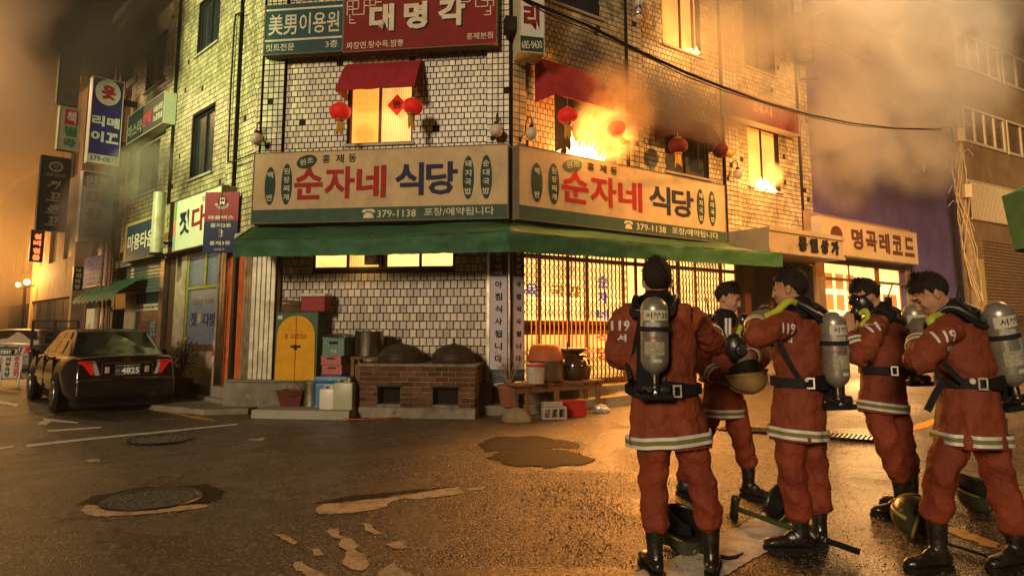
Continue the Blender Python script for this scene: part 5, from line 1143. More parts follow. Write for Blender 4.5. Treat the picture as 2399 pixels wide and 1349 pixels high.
for k, (hh, m, lb, mk) in enumerate(((.20, bp_, 'black bottle crate at the bottom of the crate stack', None), (.155, rp, 'lower red crate of the stack, on the black one', None), (.155, rp, 'upper red crate of the stack, under the green one', None), (.31, gp, 'green bottle crate at the top of the stack with a white mark', '이슬'))):
    crate(FC.M @ Matrix.Translation((cx0+(.02 if k % 2 else .0), -.60, z_)), .36+.03*(k == 3), .36, hh, m, lb, mark=mk); z_ += hh+.006
t = thing('pot_lid', 'black rimmed round lid lying on the green crate', 'lid', FC.M @ Matrix.Translation((cx0+.27, -.42, z_+.004))); b = MB(); b.lathe([(0, .0), (.28, 0), (.30, .012), (.28, .03), (.05, .06), (0, .06)], 26); b.build('lid', mat('dark_enamel', (.03, .035, .035), rough=.25, spec=.7), t, smooth=40)
# steel stock pot on a wooden stool
pp_ = FC.at(861, 835, -.62); 
t = thing('wooden_stool', 'old brown wooden stool carrying the steel stock pot', 'stool', FC.M @ Matrix.Translation((pp_.x, -.55, .13)))
b = MB(); b.box((-.26, -.2, pp_.z-.13-.04), (.26, .2, pp_.z-.13), bev=.01); b.build('seat', mat('brown_wood', (.16, .08, .045), rough=.7, var=.4, vs=9), t)
for x in (-.22, .22):
    for y in (-.16, .16): b = MB(); b.box((x-.03, y-.03, 0), (x+.03, y+.03, pp_.z-.171)); b.build('leg', mat('brown_wood', (.16, .08, .045)), t)
b = MB(); b.box((-.19, -.16, .05), (.19, -.13, pp_.z-.25)); b.build('panel', mat('brown_wood', (.16, .08, .045)), t)
ssteel = mat('brushed_steel', (.52, .46, .34), rough=.22, metal=1, var=.2, vs=12)
t = thing('stock_pot', 'large shiny steel stock pot between the crates and the brick stove', 'pot', FC.M @ Matrix.Translation((pp_.x, -.55, pp_.z+.002))); r = .245; hh = .43
b = MB(); b.lathe([(0, 0), (r*.97, 0), (r, .02), (r, hh-.02), (r+.012, hh), (r-.005, hh), (r-.01, hh-.03), (r-.01, .02), (0, .02)], 36); b.build('pot', ssteel, t, smooth=40)
b = MB(); b.tube([(-r, -.05, hh*.8), (-r-.05, -.05, hh*.82), (-r-.05, .05, hh*.82), (-r, .05, hh*.8)], .008, 6); b.tube([(r, -.05, hh*.8), (r+.05, -.05, hh*.82), (r+.05, .05, hh*.82), (r, .05, hh*.8)], .008, 6); struct(b.build('handles', ssteel, t), 'stuff')
# ---- brick stove with single bricks
ys = -.93; a = FC.at(840, 967, ys); c = FC.at(1112, 967, ys); st_top = FC.at(975, 852, ys).z
t = thing('brick_stove', 'long sooty brick stove with two black fire mouths, under the two cauldron lids', 'stove', FC.M @ Matrix.Translation((a.x, ys, 0))); W_ = c.x-a.x; D_ = .80; H_ = st_top
mort = mat('sooty_mortar', (.20, .16, .11), rough=.95, var=.5, vs=6, dirt=(.03, .022, .018, .9), ds=2, bump=.6)
b = MB(); base = .17
m1 = (.16*W_, .36*W_, .22, .50); m2 = (.64*W_, .86*W_, .22, .50)
wall_mb(b, 0.012, W_-.012, base, H_-.055, [m1, m2], y0=.012, y1=.20); b.box((.012, .201, base), (W_-.012, D_, H_-.055)); b.build('core', mort, t)
b = MB(); b.box((-.01, -.02, 0), (W_+.01, D_, base-.002), bev=.01); b.build('footing', conc, t)
b = MB(); b.box((-.02, -.03, H_-.05), (W_+.02, D_, H_), bev=.012); b.build('worktop', mort, t)
for m_ in (m1, m2): b = MB(); b.box((m_[0]-.02, -.02, m_[3]), (m_[1]+.02, .01, m_[3]+.03)); b.build('lintel_bar', frame_m, t); b = MB(); b.box((m_[0], .19, m_[2]), (m_[1], .2, m_[3])); b.build('fire_mouth', dark, t)
brick_m = mat('sooty_brick', (.115, .05, .028), rough=.85, var=.45, vs=5, rnd=.5, dirt=(.02, .014, .01, .9), ds=2.2, bump=.6, bs=40)
bw, bh = .232, .082; rr = random.Random(5)
b = MB(); b.box((0, 0, 0), (.218, .03, .068), bev=.005); proto = b.build('brick', brick_m, t); first = True
def place(x, z, w_, rz=0, x3=None):
    global first
    o = proto if first else proto.copy()
    if not first: COL.objects.link(o)
    first = False; o.parent = t
    o.matrix_local = (x3 if x3 is not None else Matrix.Translation((x+.006, rr.uniform(-.004, .004), z+.007))) @ Matrix.Rotation(rr.gauss(0, .012), 4, 'Y') @ Matrix.Diagonal((w_/.232, 1, 1, 1))
k = 0; z = base+.004
while z < H_-.09:
    for x0_, x1_, za, zb_ in tile_rects(0, W_, z, z+bh, bw, bh, 0, [m1, m2]) if k % 2 == 0 else [(0, bw/2, z, z+bh)]+tile_rects(bw/2, W_, z, z+bh, bw, bh, 0, [m1, m2]):
        if za > z+.01 or any(m_[0]-.01 < (x0_+x1_)/2 < m_[1]+.01 and m_[2] < z+.04 < m_[3] for m_ in (m1, m2)): continue
        place(x0_, z, x1_-x0_)
    for j in range(4):      # right end of the stove
        yy = .03+j*.19; place(0, z, .19, x3=Matrix.Translation((W_-.008, yy, z+.007)) @ Matrix.Rotation(math.pi/2, 4, 'Z') @ Matrix.Diagonal((.82, 1, 1, 1)))
    z += bh; k += 1
iron = mat('sooty_cast_iron', (.045, .032, .022), rough=.55, metal=.4, var=.4, vs=6, bump=.3, dirt=(.10, .06, .035, .5), ds=4)
for px, py, rp_, lb in ((937, 846, 55, 'left cast iron cauldron lid on the brick stove'), (1062, 843, 50, 'right, slightly smaller cauldron lid on the brick stove')):
    q = FC.at(px, py, -.55); r = rp_/1612*12.0
    u = thing('cauldron', lb, 'cauldron', FC.M @ Matrix.Translation((q.x, -.52, H_+.002)), 'cauldrons on the brick stove')
    b = MB(); b.lathe([(0, 0), (r, 0), (r*1.02, .03), (r*.98, .05)], 32, cap1=False); b.build('rim', iron, u, smooth=40)
    b = MB(); b.lathe([(r*.98, .05), (r*.99, .10), (r*.93, .16), (r*.72, .24), (r*.4, .295), (.04, .315), (.03, .33), (0, .33)], 32, cap0=False); b.build('lid', iron, u, smooth=40)
    b = MB(); b.lathe([(.99*r, .099), (r*1.005, .105), (.99*r, .112)], 32, cap0=False, cap1=False); b.lathe([(0, .33), (.02, .33), (.014, .36), (.03, .38), (.02, .40), (0, .40)], 12); b.build('knob', iron, u, smooth=40)
# things standing on the concrete step
S13 = .131
t = fthing(FC, 'basin', 'brown rubber basin on the concrete step below the gas cabinet', 'basin', on(687, 951, S13)+FC.n*.0)
b = MB(); b.hex([(-.17, -.13, 0), (.17, -.13, 0), (.17, .13, 0), (-.17, .13, 0), (-.235, -.18, .27), (.235, -.18, .27), (.235, .18, .27), (-.235, .18, .27)]); b.f.pop(1); b.mi.pop(); o = b.build('basin', mat('brown_rubber', (.10, .028, .022), rough=.5, var=.25), t); md = o.modifiers.new('s', 'SOLIDIFY'); md.thickness = .014
b = MB(); b.box((-.25, -.195, .262), (.25, -.178, .285)); b.build('rim', mat('brown_rubber', (.1, .03, .02)), t)
t = fthing(FC, 'bucket', 'dented aluminium bucket beside the brown basin', 'bucket', on(740, 949, S13)-FC.n*.16); r = .145
b = MB(); b.lathe([(0, 0), (r, 0), (r*1.08, .40), (r*1.16, .425), (r*1.16, .435), (r*1.06, .43), (r*1.03, .40), (r*.95, .02), (0, .02)], 28); b.build('bucket', mat('dented_aluminium', (.42, .38, .27), rough=.35, metal=.9, var=.4, vs=6, bump=.5, bs=12), t, smooth=40)
b = MB(); b.tube([(-r*1.1, 0, .38), (-r*1.35, -.03, .33), (-r*1.1, -.06, .27)], .006, 6); b.build('handle', frame_m, t)
t = fthing(FC, 'ice_box', 'blue ice box with a star print behind the two canisters', 'ice box', on(801, 950, S13)-FC.n*.33)
ib = mat('blue_print_vinyl', (.015, .12, .28), rough=.35, var=.25, vs=9)
b = MB(); b.box((-.29, -.17, 0), (.29, .17, .42), bev=.03); b.build('body', ib, t); b = MB(); b.box((-.31, -.19, .421), (.31, .19, .53), bev=.04); b.build('lid', ib, t)
rr = random.Random(2); b = MB()
for k in range(16):
    x, z = rr.uniform(-.27, .27), rr.uniform(.03, .38) if k < 9 else rr.uniform(.44, .51); yb = -.172 if k < 9 else -.192; s_ = rr.uniform(.012, .026); a_ = rr.uniform(0, 6)
    b.prism([(x+s_*(1 if i % 2 else .35)*math.cos(a_+i*.628), z+s_*(1 if i % 2 else .35)*math.sin(a_+i*.628)) for i in range(10)], yb-.003, yb+.001)
struct(b.build('star_print', pw, t), 'stuff')
def canister(px, py, w, h, m, lb):
    t = fthing(FC, 'canister', lb, 'canister', on(px, py, S13)-FC.n*.30, 'plastic canisters on the step')
    b = MB(); b.box((-w/2, -.09, 0), (w/2, .09, h*.86), bev=.045); b.build('body', m, t, smooth=50)
    b = MB(); b.lathe([(0, h*.86), (.03, h*.86), (.03, h), (0, h)], 14, TR((w*.22, 0, 0))); b.build('cap', m, t); b = MB(); b.tube([(-w*.3, 0, h*.84), (-w*.25, 0, h*.97), (w*.05, 0, h*.97), (w*.08, 0, h*.84)], .014, 8); b.build('handle', m, t)
canister(786, 954, .27, .40, mat('white_plastic', (.55, .50, .38), rough=.4, var=.12), 'small white plastic canister in front of the ice box')
canister(822, 955, .34, .52, mat('cloudy_plastic', (.33, .32, .20), rough=.4, var=.15), 'larger cloudy canister against the brick stove')
t = thing('orange_hose', 'thin orange rubber hose lying along the foot of the brick stove', 'hose', Matrix.Identity(4))
hpts = [(752, 948, .14), (765, 960, .10), (785, 975, .03), (830, 979, .02), (900, 975, .02), (960, 973, .02), (1020, 972, .02), (1060, 968, .05), (1082, 957, .14)]
b = MB(); b.tube([PZ(x, y+3, z) for x, y, z in hpts], .010, 6); b.tube([PZ(x, y, z) for x, y, z in ((905, 974, .03), (925, 965, .1), (928, 952, .16), (915, 945, .18))], .009, 6); b.build('hose', mat('orange_rubber', (.35, .08, .03), rough=.5), t, smooth=60)
# two thin hoses from the cabinet into the basin
b = MB(); b.tube([FC.g(FC.at(674, 890, -.61)), PZ(674, 905, .50), PZ(676, 930, .3)], .008, 5); b.tube([FC.g(FC.at(688, 890, -.61)), PZ(689, 905, .50), PZ(688, 930, .3)], .008, 5); t = thing('drain_hoses', 'pair of thin hoses hanging from the gas cabinet into the basin', 'hose', Matrix.Identity(4)); struct(b.build('hoses', mat('orange_rubber', (.35, .08, .03)), t), 'stuff')
# ================================================================ right of the corner post
pz_ = .151
q = FC.g(FC.at(1192, 930, -.34))
t = fthing(FC, 'plant_pot', 'terracotta plant pot with bare twigs in front of the banner boards', 'plant pot', Vector((q.x, q.y, .152)))
b = MB(); b.lathe([(0, 0), (.14, 0), (.185, .30), (.20, .30), (.20, .36), (.175, .36), (.17, .31), (0, .31)], 20); b.build('pot', mat('terracotta', (.20, .07, .035), rough=.8, var=.3), t, smooth=40)
b = MB(); rr = random.Random(6)
for k in range(11):
    a_ = rr.uniform(0, 6.3); l = rr.uniform(.35, .75); d_ = Vector((math.cos(a_), math.sin(a_), 0)); p0 = Vector((0, 0, .3)); p1 = p0+d_*l*.2+Vector((0, 0, l*.5)); p2 = p0+d_*l*.55+Vector((0, 0, l)); b.tube([p0, p1, p2], [.008, .006, .003], 5)
    for j in range(3): f = rr.uniform(.4, .9); c_ = p0.lerp(p2, f); a2 = rr.uniform(0, 6.3); b.tube([c_, c_+Vector((math.cos(a2)*.12, math.sin(a2)*.12, .10))], [.004, .002], 4)
struct(b.build('twigs', mat('dry_twig', (.25, .15, .08), rough=.8), t), 'stuff')
def FG(px, py, y): q = FR.g(FR.at(px, py, y)); return Vector((q.x, q.y, gz(q.x, q.y)))
def rock(px, py, r, lb):
    q = FG(px, py, -.95); t = thing('rock', lb, 'rock', Matrix.Translation((q.x, q.y, .02)))
    b = MB(); b.sphere((0, 0, 0), r, 20, 14, sc=(1, .75, .82)); b.v = [tuple(Vector(v)*(1+.16*noise.noise(Vector(v)*5)+.05*noise.noise(Vector(v)*16))) for v in b.v]; b.build('stone', mat('rough_stone', (.22, .16, .09), rough=.9, var=.4, vs=8, bump=.8, bs=25), t, smooth=60)
rock(1212, 970, .24, 'rough rounded rock on the kerb below the plant pot')
cb = mat('cinder_block', (.34, .28, .21), rough=.9, var=.3, bump=.7, bs=70)
q = FG(1300, 967, -1.20); t = thing('cinder_block', 'hollow cinder block with its holes to the camera, beside the red crate', 'cinder block', Matrix.Translation((q.x, q.y, gz2(q.x, q.y)+.004)) @ Matrix.Rotation(.12, 4, 'Z'))
b = MB(); w, h, d = .39, .19, .19; wall_mb(b, -w/2, w/2, 0, h, [(-w/2+.03, -w/2+.125, .03, h-.03), (-.0475, .0475, .03, h-.03), (w/2-.125, w/2-.03, .03, h-.03)], y0=0, y1=d); b.build('block', cb, t)
t = thing('cinder_block', 'half cinder block lying on top of the hollow one', 'cinder block', Matrix.Translation((q.x-.02, q.y+.02, gz2(q.x, q.y)+.198)) @ Matrix.Rotation(.2, 4, 'Z')); b = MB(); b.box((-.16, 0, 0), (.16, .16, .07), bev=.008); b.build('block', cb, t)
q = FG(1347, 963, -1.16); t = thing('red_crate', 'flat red plastic crate standing on its side by the cinder blocks', 'crate', Matrix.Translation((q.x, q.y+.03, gz2(q.x, q.y)+.004)) @ Matrix.Rotation(.25, 4, 'Z'))
b = MB(); rcm = mat('bright_red_plastic', (.38, .02, .015), rough=.4, var=.15); b.box((-.22, .02, 0), (.2, .25, .25), bev=.01); b.build('shell', rcm, t); b = MB(); b.box((-.23, .0, .225), (.21, .019, .26)); b.box((-.23, .0, 0), (.21, .019, .03)); b.box((-.23, .0, .031), (-.2, .019, .224)); b.box((.18, 0, .031), (.21, .019, .224)); b.build('rim', rcm, t)
q = FG(1414, 952, -1.12); t = thing('plastic_bag', 'crumpled pale plastic bag under the bench end', 'bag', Matrix.Translation((q.x, q.y+.1, gz2(q.x, q.y)+.06)))
b = MB(); b.sphere((0, 0, 0), .13, 22, 14, sc=(1.1, .8, .62)); b.v = [tuple(Vector(v)*(1+.5*noise.noise(Vector(v)*11)+.25*noise.noise(Vector(v)*27))) for v in b.v]; b.build('bag', mat('bag_film', (.45, .42, .38), rough=.25, var=.3, vs=9, spec=.7), t, smooth=30)
# bench
bwood = mat('bench_wood', (.17, .085, .045), rough=.6, var=.45, vs=7, bump=.4, bs=30)
bq = FR.at(1228, 893, -.95); br = FR.at(1424, 893, -.95); bz = .56; t = thing('wooden_bench', 'long low wooden bench in front of the left lattice gate, laden with jars and pots', 'bench', FR.M @ Matrix.Translation((bq.x, -.86, .15))); L_ = br.x-bq.x
for k in range(3): b = MB(); b.box((0, .145*k, bz-.15-.045), (L_, .145*k+.138, bz-.15), bev=.006); b.build('plank', bwood, t)
for x in (.62*L_ if False else .42*L_, .93*L_, .08*L_):
    for y in (.04, .36): b = MB(); b.box((x, y, -.15), (x+.07, y+.06, bz-.15-.046)); b.build('leg', bwood, t)
b = MB(); b.box((0, .05, bz-.30), (L_, .08, bz-.22)); b.build('rail', bwood, t)
def bench_item(px, dy, name, lb, cat): 
    q = FR.at(px, 880, -.86+dy); return thing(name, lb, cat, FR.M @ Matrix.Translation((q.x, -.86+dy, bz+.002)))
def pxm(px_): return px_*12.3/1612
tubm = mat('orange_brown_rubber', (.34, .09, .03), rough=.5, var=.2); darkpot = mat('dark_glazed_pottery', (.045, .022, .013), rough=.12, spec=.7, var=.3, vs=6)
u = bench_item(1279, .26, 'steel_pot', 'dull steel pot on the bench carrying the upturned orange tub', 'pot'); r = .30
b = MB(); b.lathe([(0, 0), (r*.9, 0), (r, .06), (r, .33), (r*1.05, .35), (r*.97, .35), (r*.95, .05), (0, .05)], 30); b.build('pot', mat('dull_steel', (.36, .30, .24), rough=.35, metal=.9, var=.4, vs=8), u, smooth=40)
u2 = thing('rubber_tub', 'upturned orange rubber tub on the dull steel pot', 'tub', u.matrix_world @ Matrix.Translation((-.01, 0, .352))); b = MB(); b.lathe([(r*1.02, 0), (r*1.02, .03), (r*.86, .22), (r*.7, .27), (0, .275)], 30); b.build('tub', tubm, u2, smooth=50)
u3 = thing('ladle', 'dark ladle handle leaning against the upturned tub', 'ladle', u.matrix_world @ Matrix.Translation((.16, -.31, .30))); b = MB(); b.tube([(0, 0, 0), (.07, .02, .25), (.10, .03, .36)], .013, 6); b.sphere((0, 0, 0), .035, 10, 6); b.build('ladle', frame_m, u3)
u = bench_item(1255, .02, 'paint_bucket', 'white bucket with a red rim at the left end of the bench', 'bucket'); r = .15
b = MB(); b.lathe([(0, 0), (r*.92, 0), (r, .30), (0, .30)], 24); b.build('bucket', mat('dirty_white_plastic', (.40, .33, .25), rough=.5, var=.3, dirt=(.15, .08, .05, .6), ds=8), u, smooth=40); b = MB(); b.lathe([(r*1.005, .27), (r*1.06, .28), (r*1.06, .32), (0, .33)], 24, cap0=False); b.build('lid', mat('red_lid', (.35, .05, .04), rough=.4), u, smooth=40)
u = bench_item(1298, .04, 'dish', 'flat dark dish on the front edge of the bench', 'dish'); b = MB(); b.lathe([(0, 0), (.10, 0), (.17, .035), (.165, .04), (.1, .012), (0, .012)], 24); b.build('dish', mat('brown_wood', (.16, .08, .045)), u, smooth=40)
u = bench_item(1346, .22, 'earthen_jar', 'glossy dark earthen jar on the bench', 'jar'); prof = [(0, 0), (.15, 0), (.22, .10), (.25, .22), (.22, .34), (.17, .39), (.20, .42), (.20, .44), (.16, .43), (0, .42)]
b = MB(); b.lathe(prof, 28); b.build('jar', darkpot, u, smooth=60); b = MB()
for x in (-.11, .11): b.tube([(x-.04, -.235, .27), (x-.04, -.275, .25), (x+.04, -.275, .25), (x+.04, -.235, .27)], .012, 6)
struct(b.build('lugs', darkpot, u), 'stuff')
u = bench_item(1392-60, .36, 'wide_bowl', 'wide brown rimmed bowl behind the glossy jar', 'bowl'); b = MB(); b.lathe([(0, 0), (.14, 0), (.17, .42), (.33, .52), (.33, .55), (.14, .47), (0, .47)], 26); b.build('bowl', mat('brown_rubber2', (.16, .05, .03), rough=.4), u, smooth=40)
u = bench_item(1368, .30, 'small_jar', 'small red-brown jar at the right side of the glossy one', 'jar'); b = MB(); b.lathe([(0, 0), (.10, 0), (.13, .15), (.11, .33), (.13, .36), (0, .36)], 22); b.build('jar', mat('red_brown_glaze', (.12, .03, .02), rough=.25), u, smooth=50)
# ================================================================ along the left wall
# potted shrub and the white heater box
q = FL.at(440, 885, -.36); t = thing('potted_shrub', 'leafy dark shrub in a brown pot under the yellow shop window', 'plant', FL.M @ Matrix.Translation((q.x, -.5, .172)))
b = MB(); b.hex([(-.2, -.14, 0), (.2, -.14, 0), (.2, .14, 0), (-.2, .14, 0), (-.24, -.17, .30), (.24, -.17, .30), (.24, .17, .30), (-.24, .17, .30)]); b.build('pot', mat('brown_rubber', (.1, .03, .02)), t)
b = MB(); rr = random.Random(12); lf = MB()
for k in range(9):
    a_ = rr.uniform(0, 6.3); p1 = Vector((.12*math.cos(a_), .12*math.sin(a_), rr.uniform(.7, 1.15))); b.tube([(0, 0, .28), p1*.5+Vector((0, 0, .1)), p1], [.012, .008, .004], 5)
    for j in range(34):
        c_ = Vector((0, 0, .28)).lerp(p1, rr.uniform(.3, 1.08))+Vector((rr.gauss(0, .09), rr.gauss(0, .09), rr.gauss(0, .06))); u_ = Vector((rr.gauss(0, 1), rr.gauss(0, 1), rr.gauss(0, .6))).normalized(); v_ = u_.cross(Vector((rr.random(), rr.random(), 1))).normalized(); l = rr.uniform(.05, .085)
        lf.add([c_-u_*l*.5, c_+v_*l*.24, c_+u_*l*.6, c_-v_*l*.24], [(0, 1, 2, 3)])
b.build('stem', mat('dry_twig', (.25, .15, .08)), t); struct(lf.build('foliage', mat('dark_leaf', (.03, .055, .02), rough=.45, var=.5, vs=12), t), 'stuff')
q0, q1 = FL.at(398, 885, -.42), FL.at(425, 885, -.42); t = thing('heater_box', 'pale grey-green outdoor unit on the step beside the shrub', 'appliance', FL.M @ Matrix.Translation((q0.x, -.55, .172))); w = q1.x-q0.x; b = MB(); b.box((0, 0, 0), (w, .22, .52), bev=.02); b.build('body', mat('pale_green_metal', (.40, .42, .32), rough=.5, var=.2), t)
b = MB(); 
for k in range(6): b.box((.05, -.006, .1+.05*k), (w-.05, -.0005, .12+.05*k))
struct(b.build('vent_slots', frame_m, t), 'stuff')
q = FL.at(358, 830, -.75); t = thing('sandwich_board', 'tilted white notice with black characters between the car and the steel post', 'sign', FL.M @ Matrix.Translation((q.x, -.8, .10)) @ Matrix.Rotation(.28, 4, 'Y'))
b = MB(); b.box((-.2, 0, .02), (.2, .03, 1.05)); b.build('board', whitef, t); vtext('미용실', t, blackp, 0, 1.02, .24, .30, y=-.005, bold=.03)
b = MB(); b.box((-.2, .03, 0), (-.17, .3, .9)); b.build('leg', frame_m, t)
# no-parking board at the far left
q = G(24, 905); t = thing('no_parking_board', 'white no parking board with red and black characters at the left edge', 'sign', Matrix.Translation((q.x, q.y, 0)) @ Matrix.Rotation(.15, 4, 'Z')); sc_ = q.y/1612; w = 42*sc_; h = 70*sc_; 
b = MB(); b.box((-w/2, -.0, h*.28), (w/2, .02, h*1.0)); b.build('board', mat('board_white', (.55, .50, .42), rough=.5, var=.15), t)
for x in (-w/2, w/2-.03): b = MB(); b.hex([(x-.03, -.05, 0), (x, -.05, 0), (x, -.02, 0), (x-.03, -.02, 0), (x, .021, h), (x+.03, .021, h), (x+.03, .045, h), (x, .045, h)]); b.build('leg', whitef, t)
vtext('외부차량', t, blackp, -w*.22, h*.97, w*.26, h*.165, y=-.005, bold=.03); vtext('주차금지', t, signred, w*.22, h*.97, w*.30, h*.165, y=-.005, bold=.04)
# ================================================================ black saloon car
cpaint = mat('black_car_paint', (.010, .007, .005), rough=.14, var=.2, vs=2, spec=.8, coat=1, dirt=(.03, .022, .015, .4), ds=3)
cglass = mat('car_glass', (.010, .010, .010), rough=.08, spec=.35, var=.3); chrome = mat('chrome', (.7, .62, .5), rough=.08, metal=1, var=.1)
tyre = mat('tyre_rubber', (.015, .014, .013), rough=.7); tail = mat('red_tail_lens', (.5, .01, .008), rough=.15, spec=.8, emit=(1, .02, .01), es=.16); tail_d = mat('dim_tail_lens', (.3, .02, .015), rough=.15, spec=.8)
clearl = mat('clear_lens', (.6, .5, .4), rough=.12, spec=.9)
def make_car(M, label, paint, s=(1, 1, 1), plate='4825', full=True):
    # local: x across (right +), y forward from the rear bumper, z up
    t = thing('parked_car', label, 'car', M); W2, L = .90*s[0], 4.75*s[1]; H = 1.44*s[2]
    def sec(y):     # body half width, belt z, bottom z at station y
        q = y/L
        hw = W2*(1-.16*max(0, (.13-q)/.13)**2-.20*max(0, (q-.86)/.14)**2)
        belt = (.985 if q < .22 else .985-.03*(q-.22))-(.02*max(0, .1-q)/.1)-(.16*max(0, (q-.72)/.28)**1.5)
        return hw, belt*s[2], .22
    ys = [0, .02, .07, .16, .3, .5, .75, 1.0, 1.3, 1.7, 2.1, 2.5, 2.9, 3.3, 3.6, 3.9, 4.2, 4.45, 4.62, 4.71, 4.75]
    rings = []
    for y in ys:
        y *= s[1]; hw, bz, b0 = sec(y); e = min(1, (y+.05)/.2)*min(1, (L-y+.06)/.2); top = bz
        if y < .12: top = bz-.03*(1-y/.12)
        prof = [(.0, b0), (.8*hw, b0), (.93*hw, b0+.04), (.985*hw, b0+.16), (1.0*hw, b0+.34), (.985*hw, b0+.52), (.955*hw, top-.09), (.91*hw, top-.025), (.80*hw, top), (.4*hw, top+.018), (0, top+.025)]
        yo = [0]*11
        if y < .05: yo = [.10, .10, .08, -.04, -.05, .0, .03, .06, .09, .09, .09]
        rings.append([(x, y+o, z) for (x, z), o in zip(prof, yo)]+[(-x, y+o, z) for (x, z), o in list(zip(prof, yo))[-2:0:-1]])
    b = MB(); b.ring(rings); body = b.build('body', paint, t, smooth=40); sb = body.modifiers.new('s', 'SUBSURF'); sb.levels = sb.render_levels = 1
    # wheel arches as dark recesses
    wr = .315
    for y in (1.02*s[1], 3.75*s[1]):
        for sx in (-1, 1):
            hw = sec(y)[0]
            b = MB(); b.lathe([(0, 0), (wr+.055, 0), (wr+.055, .014), (0, .014)], 32, Matrix.Translation((sx*(hw*.995), y, wr)) @ Matrix.Rotation(sx*math.pi/2, 4, 'Y')); b.build('wheel_arch', frame_m, t)
            MW = Matrix.Translation((sx*(hw-.19), y, wr)) @ Matrix.Rotation(sx*math.pi/2, 4, 'Y')
            b = MB(); b.lathe([(0, 0), (wr*.9, 0), (wr, .03), (wr, .19), (wr*.93, .225), (wr*.66, .226), (0, .215)], 36, MW); w_ = b.build('wheel', tyre, t, smooth=40)
            b = MB(); b.lathe([(wr*.55, .227), (wr*.67, .24), (wr*.69, .228)], 32, MW, cap0=False, cap1=False)
            for k in range(9):
                a_ = k*2*math.pi/9; MM = MW @ Matrix.Rotation(a_, 4, 'Z'); b.box((.03, -.018, .226), (wr*.64, .018, .240), MM)
            b.lathe([(0, .226), (.055, .226), (.05, .248), (0, .25)], 14, MW); b.build('rim', alu, w_, smooth=40)
    # greenhouse
    zb_ = .955*s[2]
    st = [(.72, .0, .70), (1.25, H-zb_-.04, .58), (1.55, H-zb_, .58), (2.4, H-zb_+.005, .585), (2.75, H-zb_-.03, .58), (3.52, .0, .68)]
    rings = []
    for y, h, tw in st:
        y *= s[1]; bw_ = W2*.90; tw *= s[0]; f = 0 if h < .01 else 1
        if not f: prof = [(bw_*.96, zb_), (bw_*.955, zb_+.004), (bw_*.9, zb_+.008), (bw_*.5, zb_+.010), (0, zb_+.012)]
        else: prof = [(bw_, zb_), (tw+.07, zb_+h*.62), (tw, zb_+h*.95), (tw*.75, zb_+h), (0, zb_+h+.012)]
        rings.append([(x, y, z) for x, z in prof]+[(-x, y, z) for x, z in prof[-2::-1]])
    b = MB(); b.ring(rings, True, True); g = b.build('cabin', paint, t, smooth=50)
    # glass lying 3 mm off the cabin
    def panel(pts, name, m, off): 
        n = (Vector(pts[1])-Vector(pts[0])).cross(Vector(pts[2])-Vector(pts[0])).normalized()
        if n.dot(Vector(off)) < 0: n = -n
        b = MB(); b.add([Vector(p)+n*.004 for p in pts]+[Vector(p)+n*.010 for p in pts], [tuple(range(len(pts))), tuple(range(2*len(pts)-1, len(pts)-1, -1))]+[(i, (i+1) % len(pts), len(pts)+(i+1) % len(pts), len(pts)+i) for i in range(len(pts))]); return b.build(name, m, t)
    hr = H-zb_-.04; h2_ = H-zb_-.03; bw_ = W2*.90; sy = s[1]
    tw = .58*s[0]
    def lerp(a, c, q): return tuple(a[i]+(c[i]-a[i])*q for i in range(3))
    rb = (bw_*.86, .76*sy, zb_+.025); rt_ = (tw*.93, 1.22*sy, zb_+hr*.94)
    panel([(-rb[0], rb[1], rb[2]), (rb[0], rb[1], rb[2]), (rt_[0], rt_[1], rt_[2]), (tw*.5, 1.24*sy, zb_+hr*.985), (-tw*.5, 1.24*sy, zb_+hr*.985), (-rt_[0], rt_[1], rt_[2])], 'rear_window', cglass, (0, -1, .5))
    panel([(-bw_*.84, 3.42*sy, zb_+.05), (bw_*.84, 3.42*sy, zb_+.05), (tw*.9, 2.82*sy, zb_+h2_*.92), (-tw*.9, 2.82*sy, zb_+h2_*.92)], 'windscreen', cglass, (0, 1, .5))
    for sx in (-1, 1):
        a0 = (bw_*.992, 1.12*sy, zb_+.035); a1 = (bw_*.992, 2.02*sy, zb_+.035); a2 = ((tw+.07)*1.01+(0), 2.02*sy, zb_+.62*hr+.10); 
        def side(y, f): h = (H-zb_)*f; x = bw_+(tw+.07-bw_)*(f/.62) if f < .62 else (tw+.07)+(tw-(tw+.07))*((f-.62)/.33); return (sx*x, y*sy, zb_+h)
        for (y0, y1, y2, y3) in ((1.28, 2.04, 2.04, 1.52), (2.10, 3.10, 2.72, 2.10)):
            panel([side(y0, .10), side(y1, .10), side(y1 if y1 < 2.1 else 2.93, .58), side(y3 if y1 < 2.1 else 2.10, .58)], 'side_window', cglass, (sx, 0, .2))
            panel([side(y0+.14 if y1 < 2.1 else 2.10, .64), side(2.04 if y1 < 2.1 else 2.90, .64), side(2.04 if y1 < 2.1 else 2.72, .90), side(1.54 if y1 < 2.1 else 2.10, .90)], 'side_window', cglass, (sx, 0, .2))
        b = MB(); b.sphere((sx*(W2+.10), 2.95*sy, 1.0*s[2]), .11, 14, 8, sc=(.9, .55, .75)); b.box((sx*(W2-.06), 2.93*sy, .95*s[2]), (sx*(W2+.05), 2.98*sy, .99*s[2])); b.build('wing_mirror', paint, t, smooth=60)
        for y in (1.35, 2.35): b = MB(); b.box((sx*(W2+.004), y*sy, .86*s[2]), (sx*(W2+.025), (y+.18)*sy, .885*s[2]), bev=.008); b.build('door_handle', paint, t)
        for y0, y1 in ((1.45, 2.42), (2.45, 3.38)): b = MB(); b.box((sx*(W2-.008), y0*sy, .52), (sx*(W2+.014), y1*sy, .56), bev=.006); b.build('side_moulding', chrome, t)
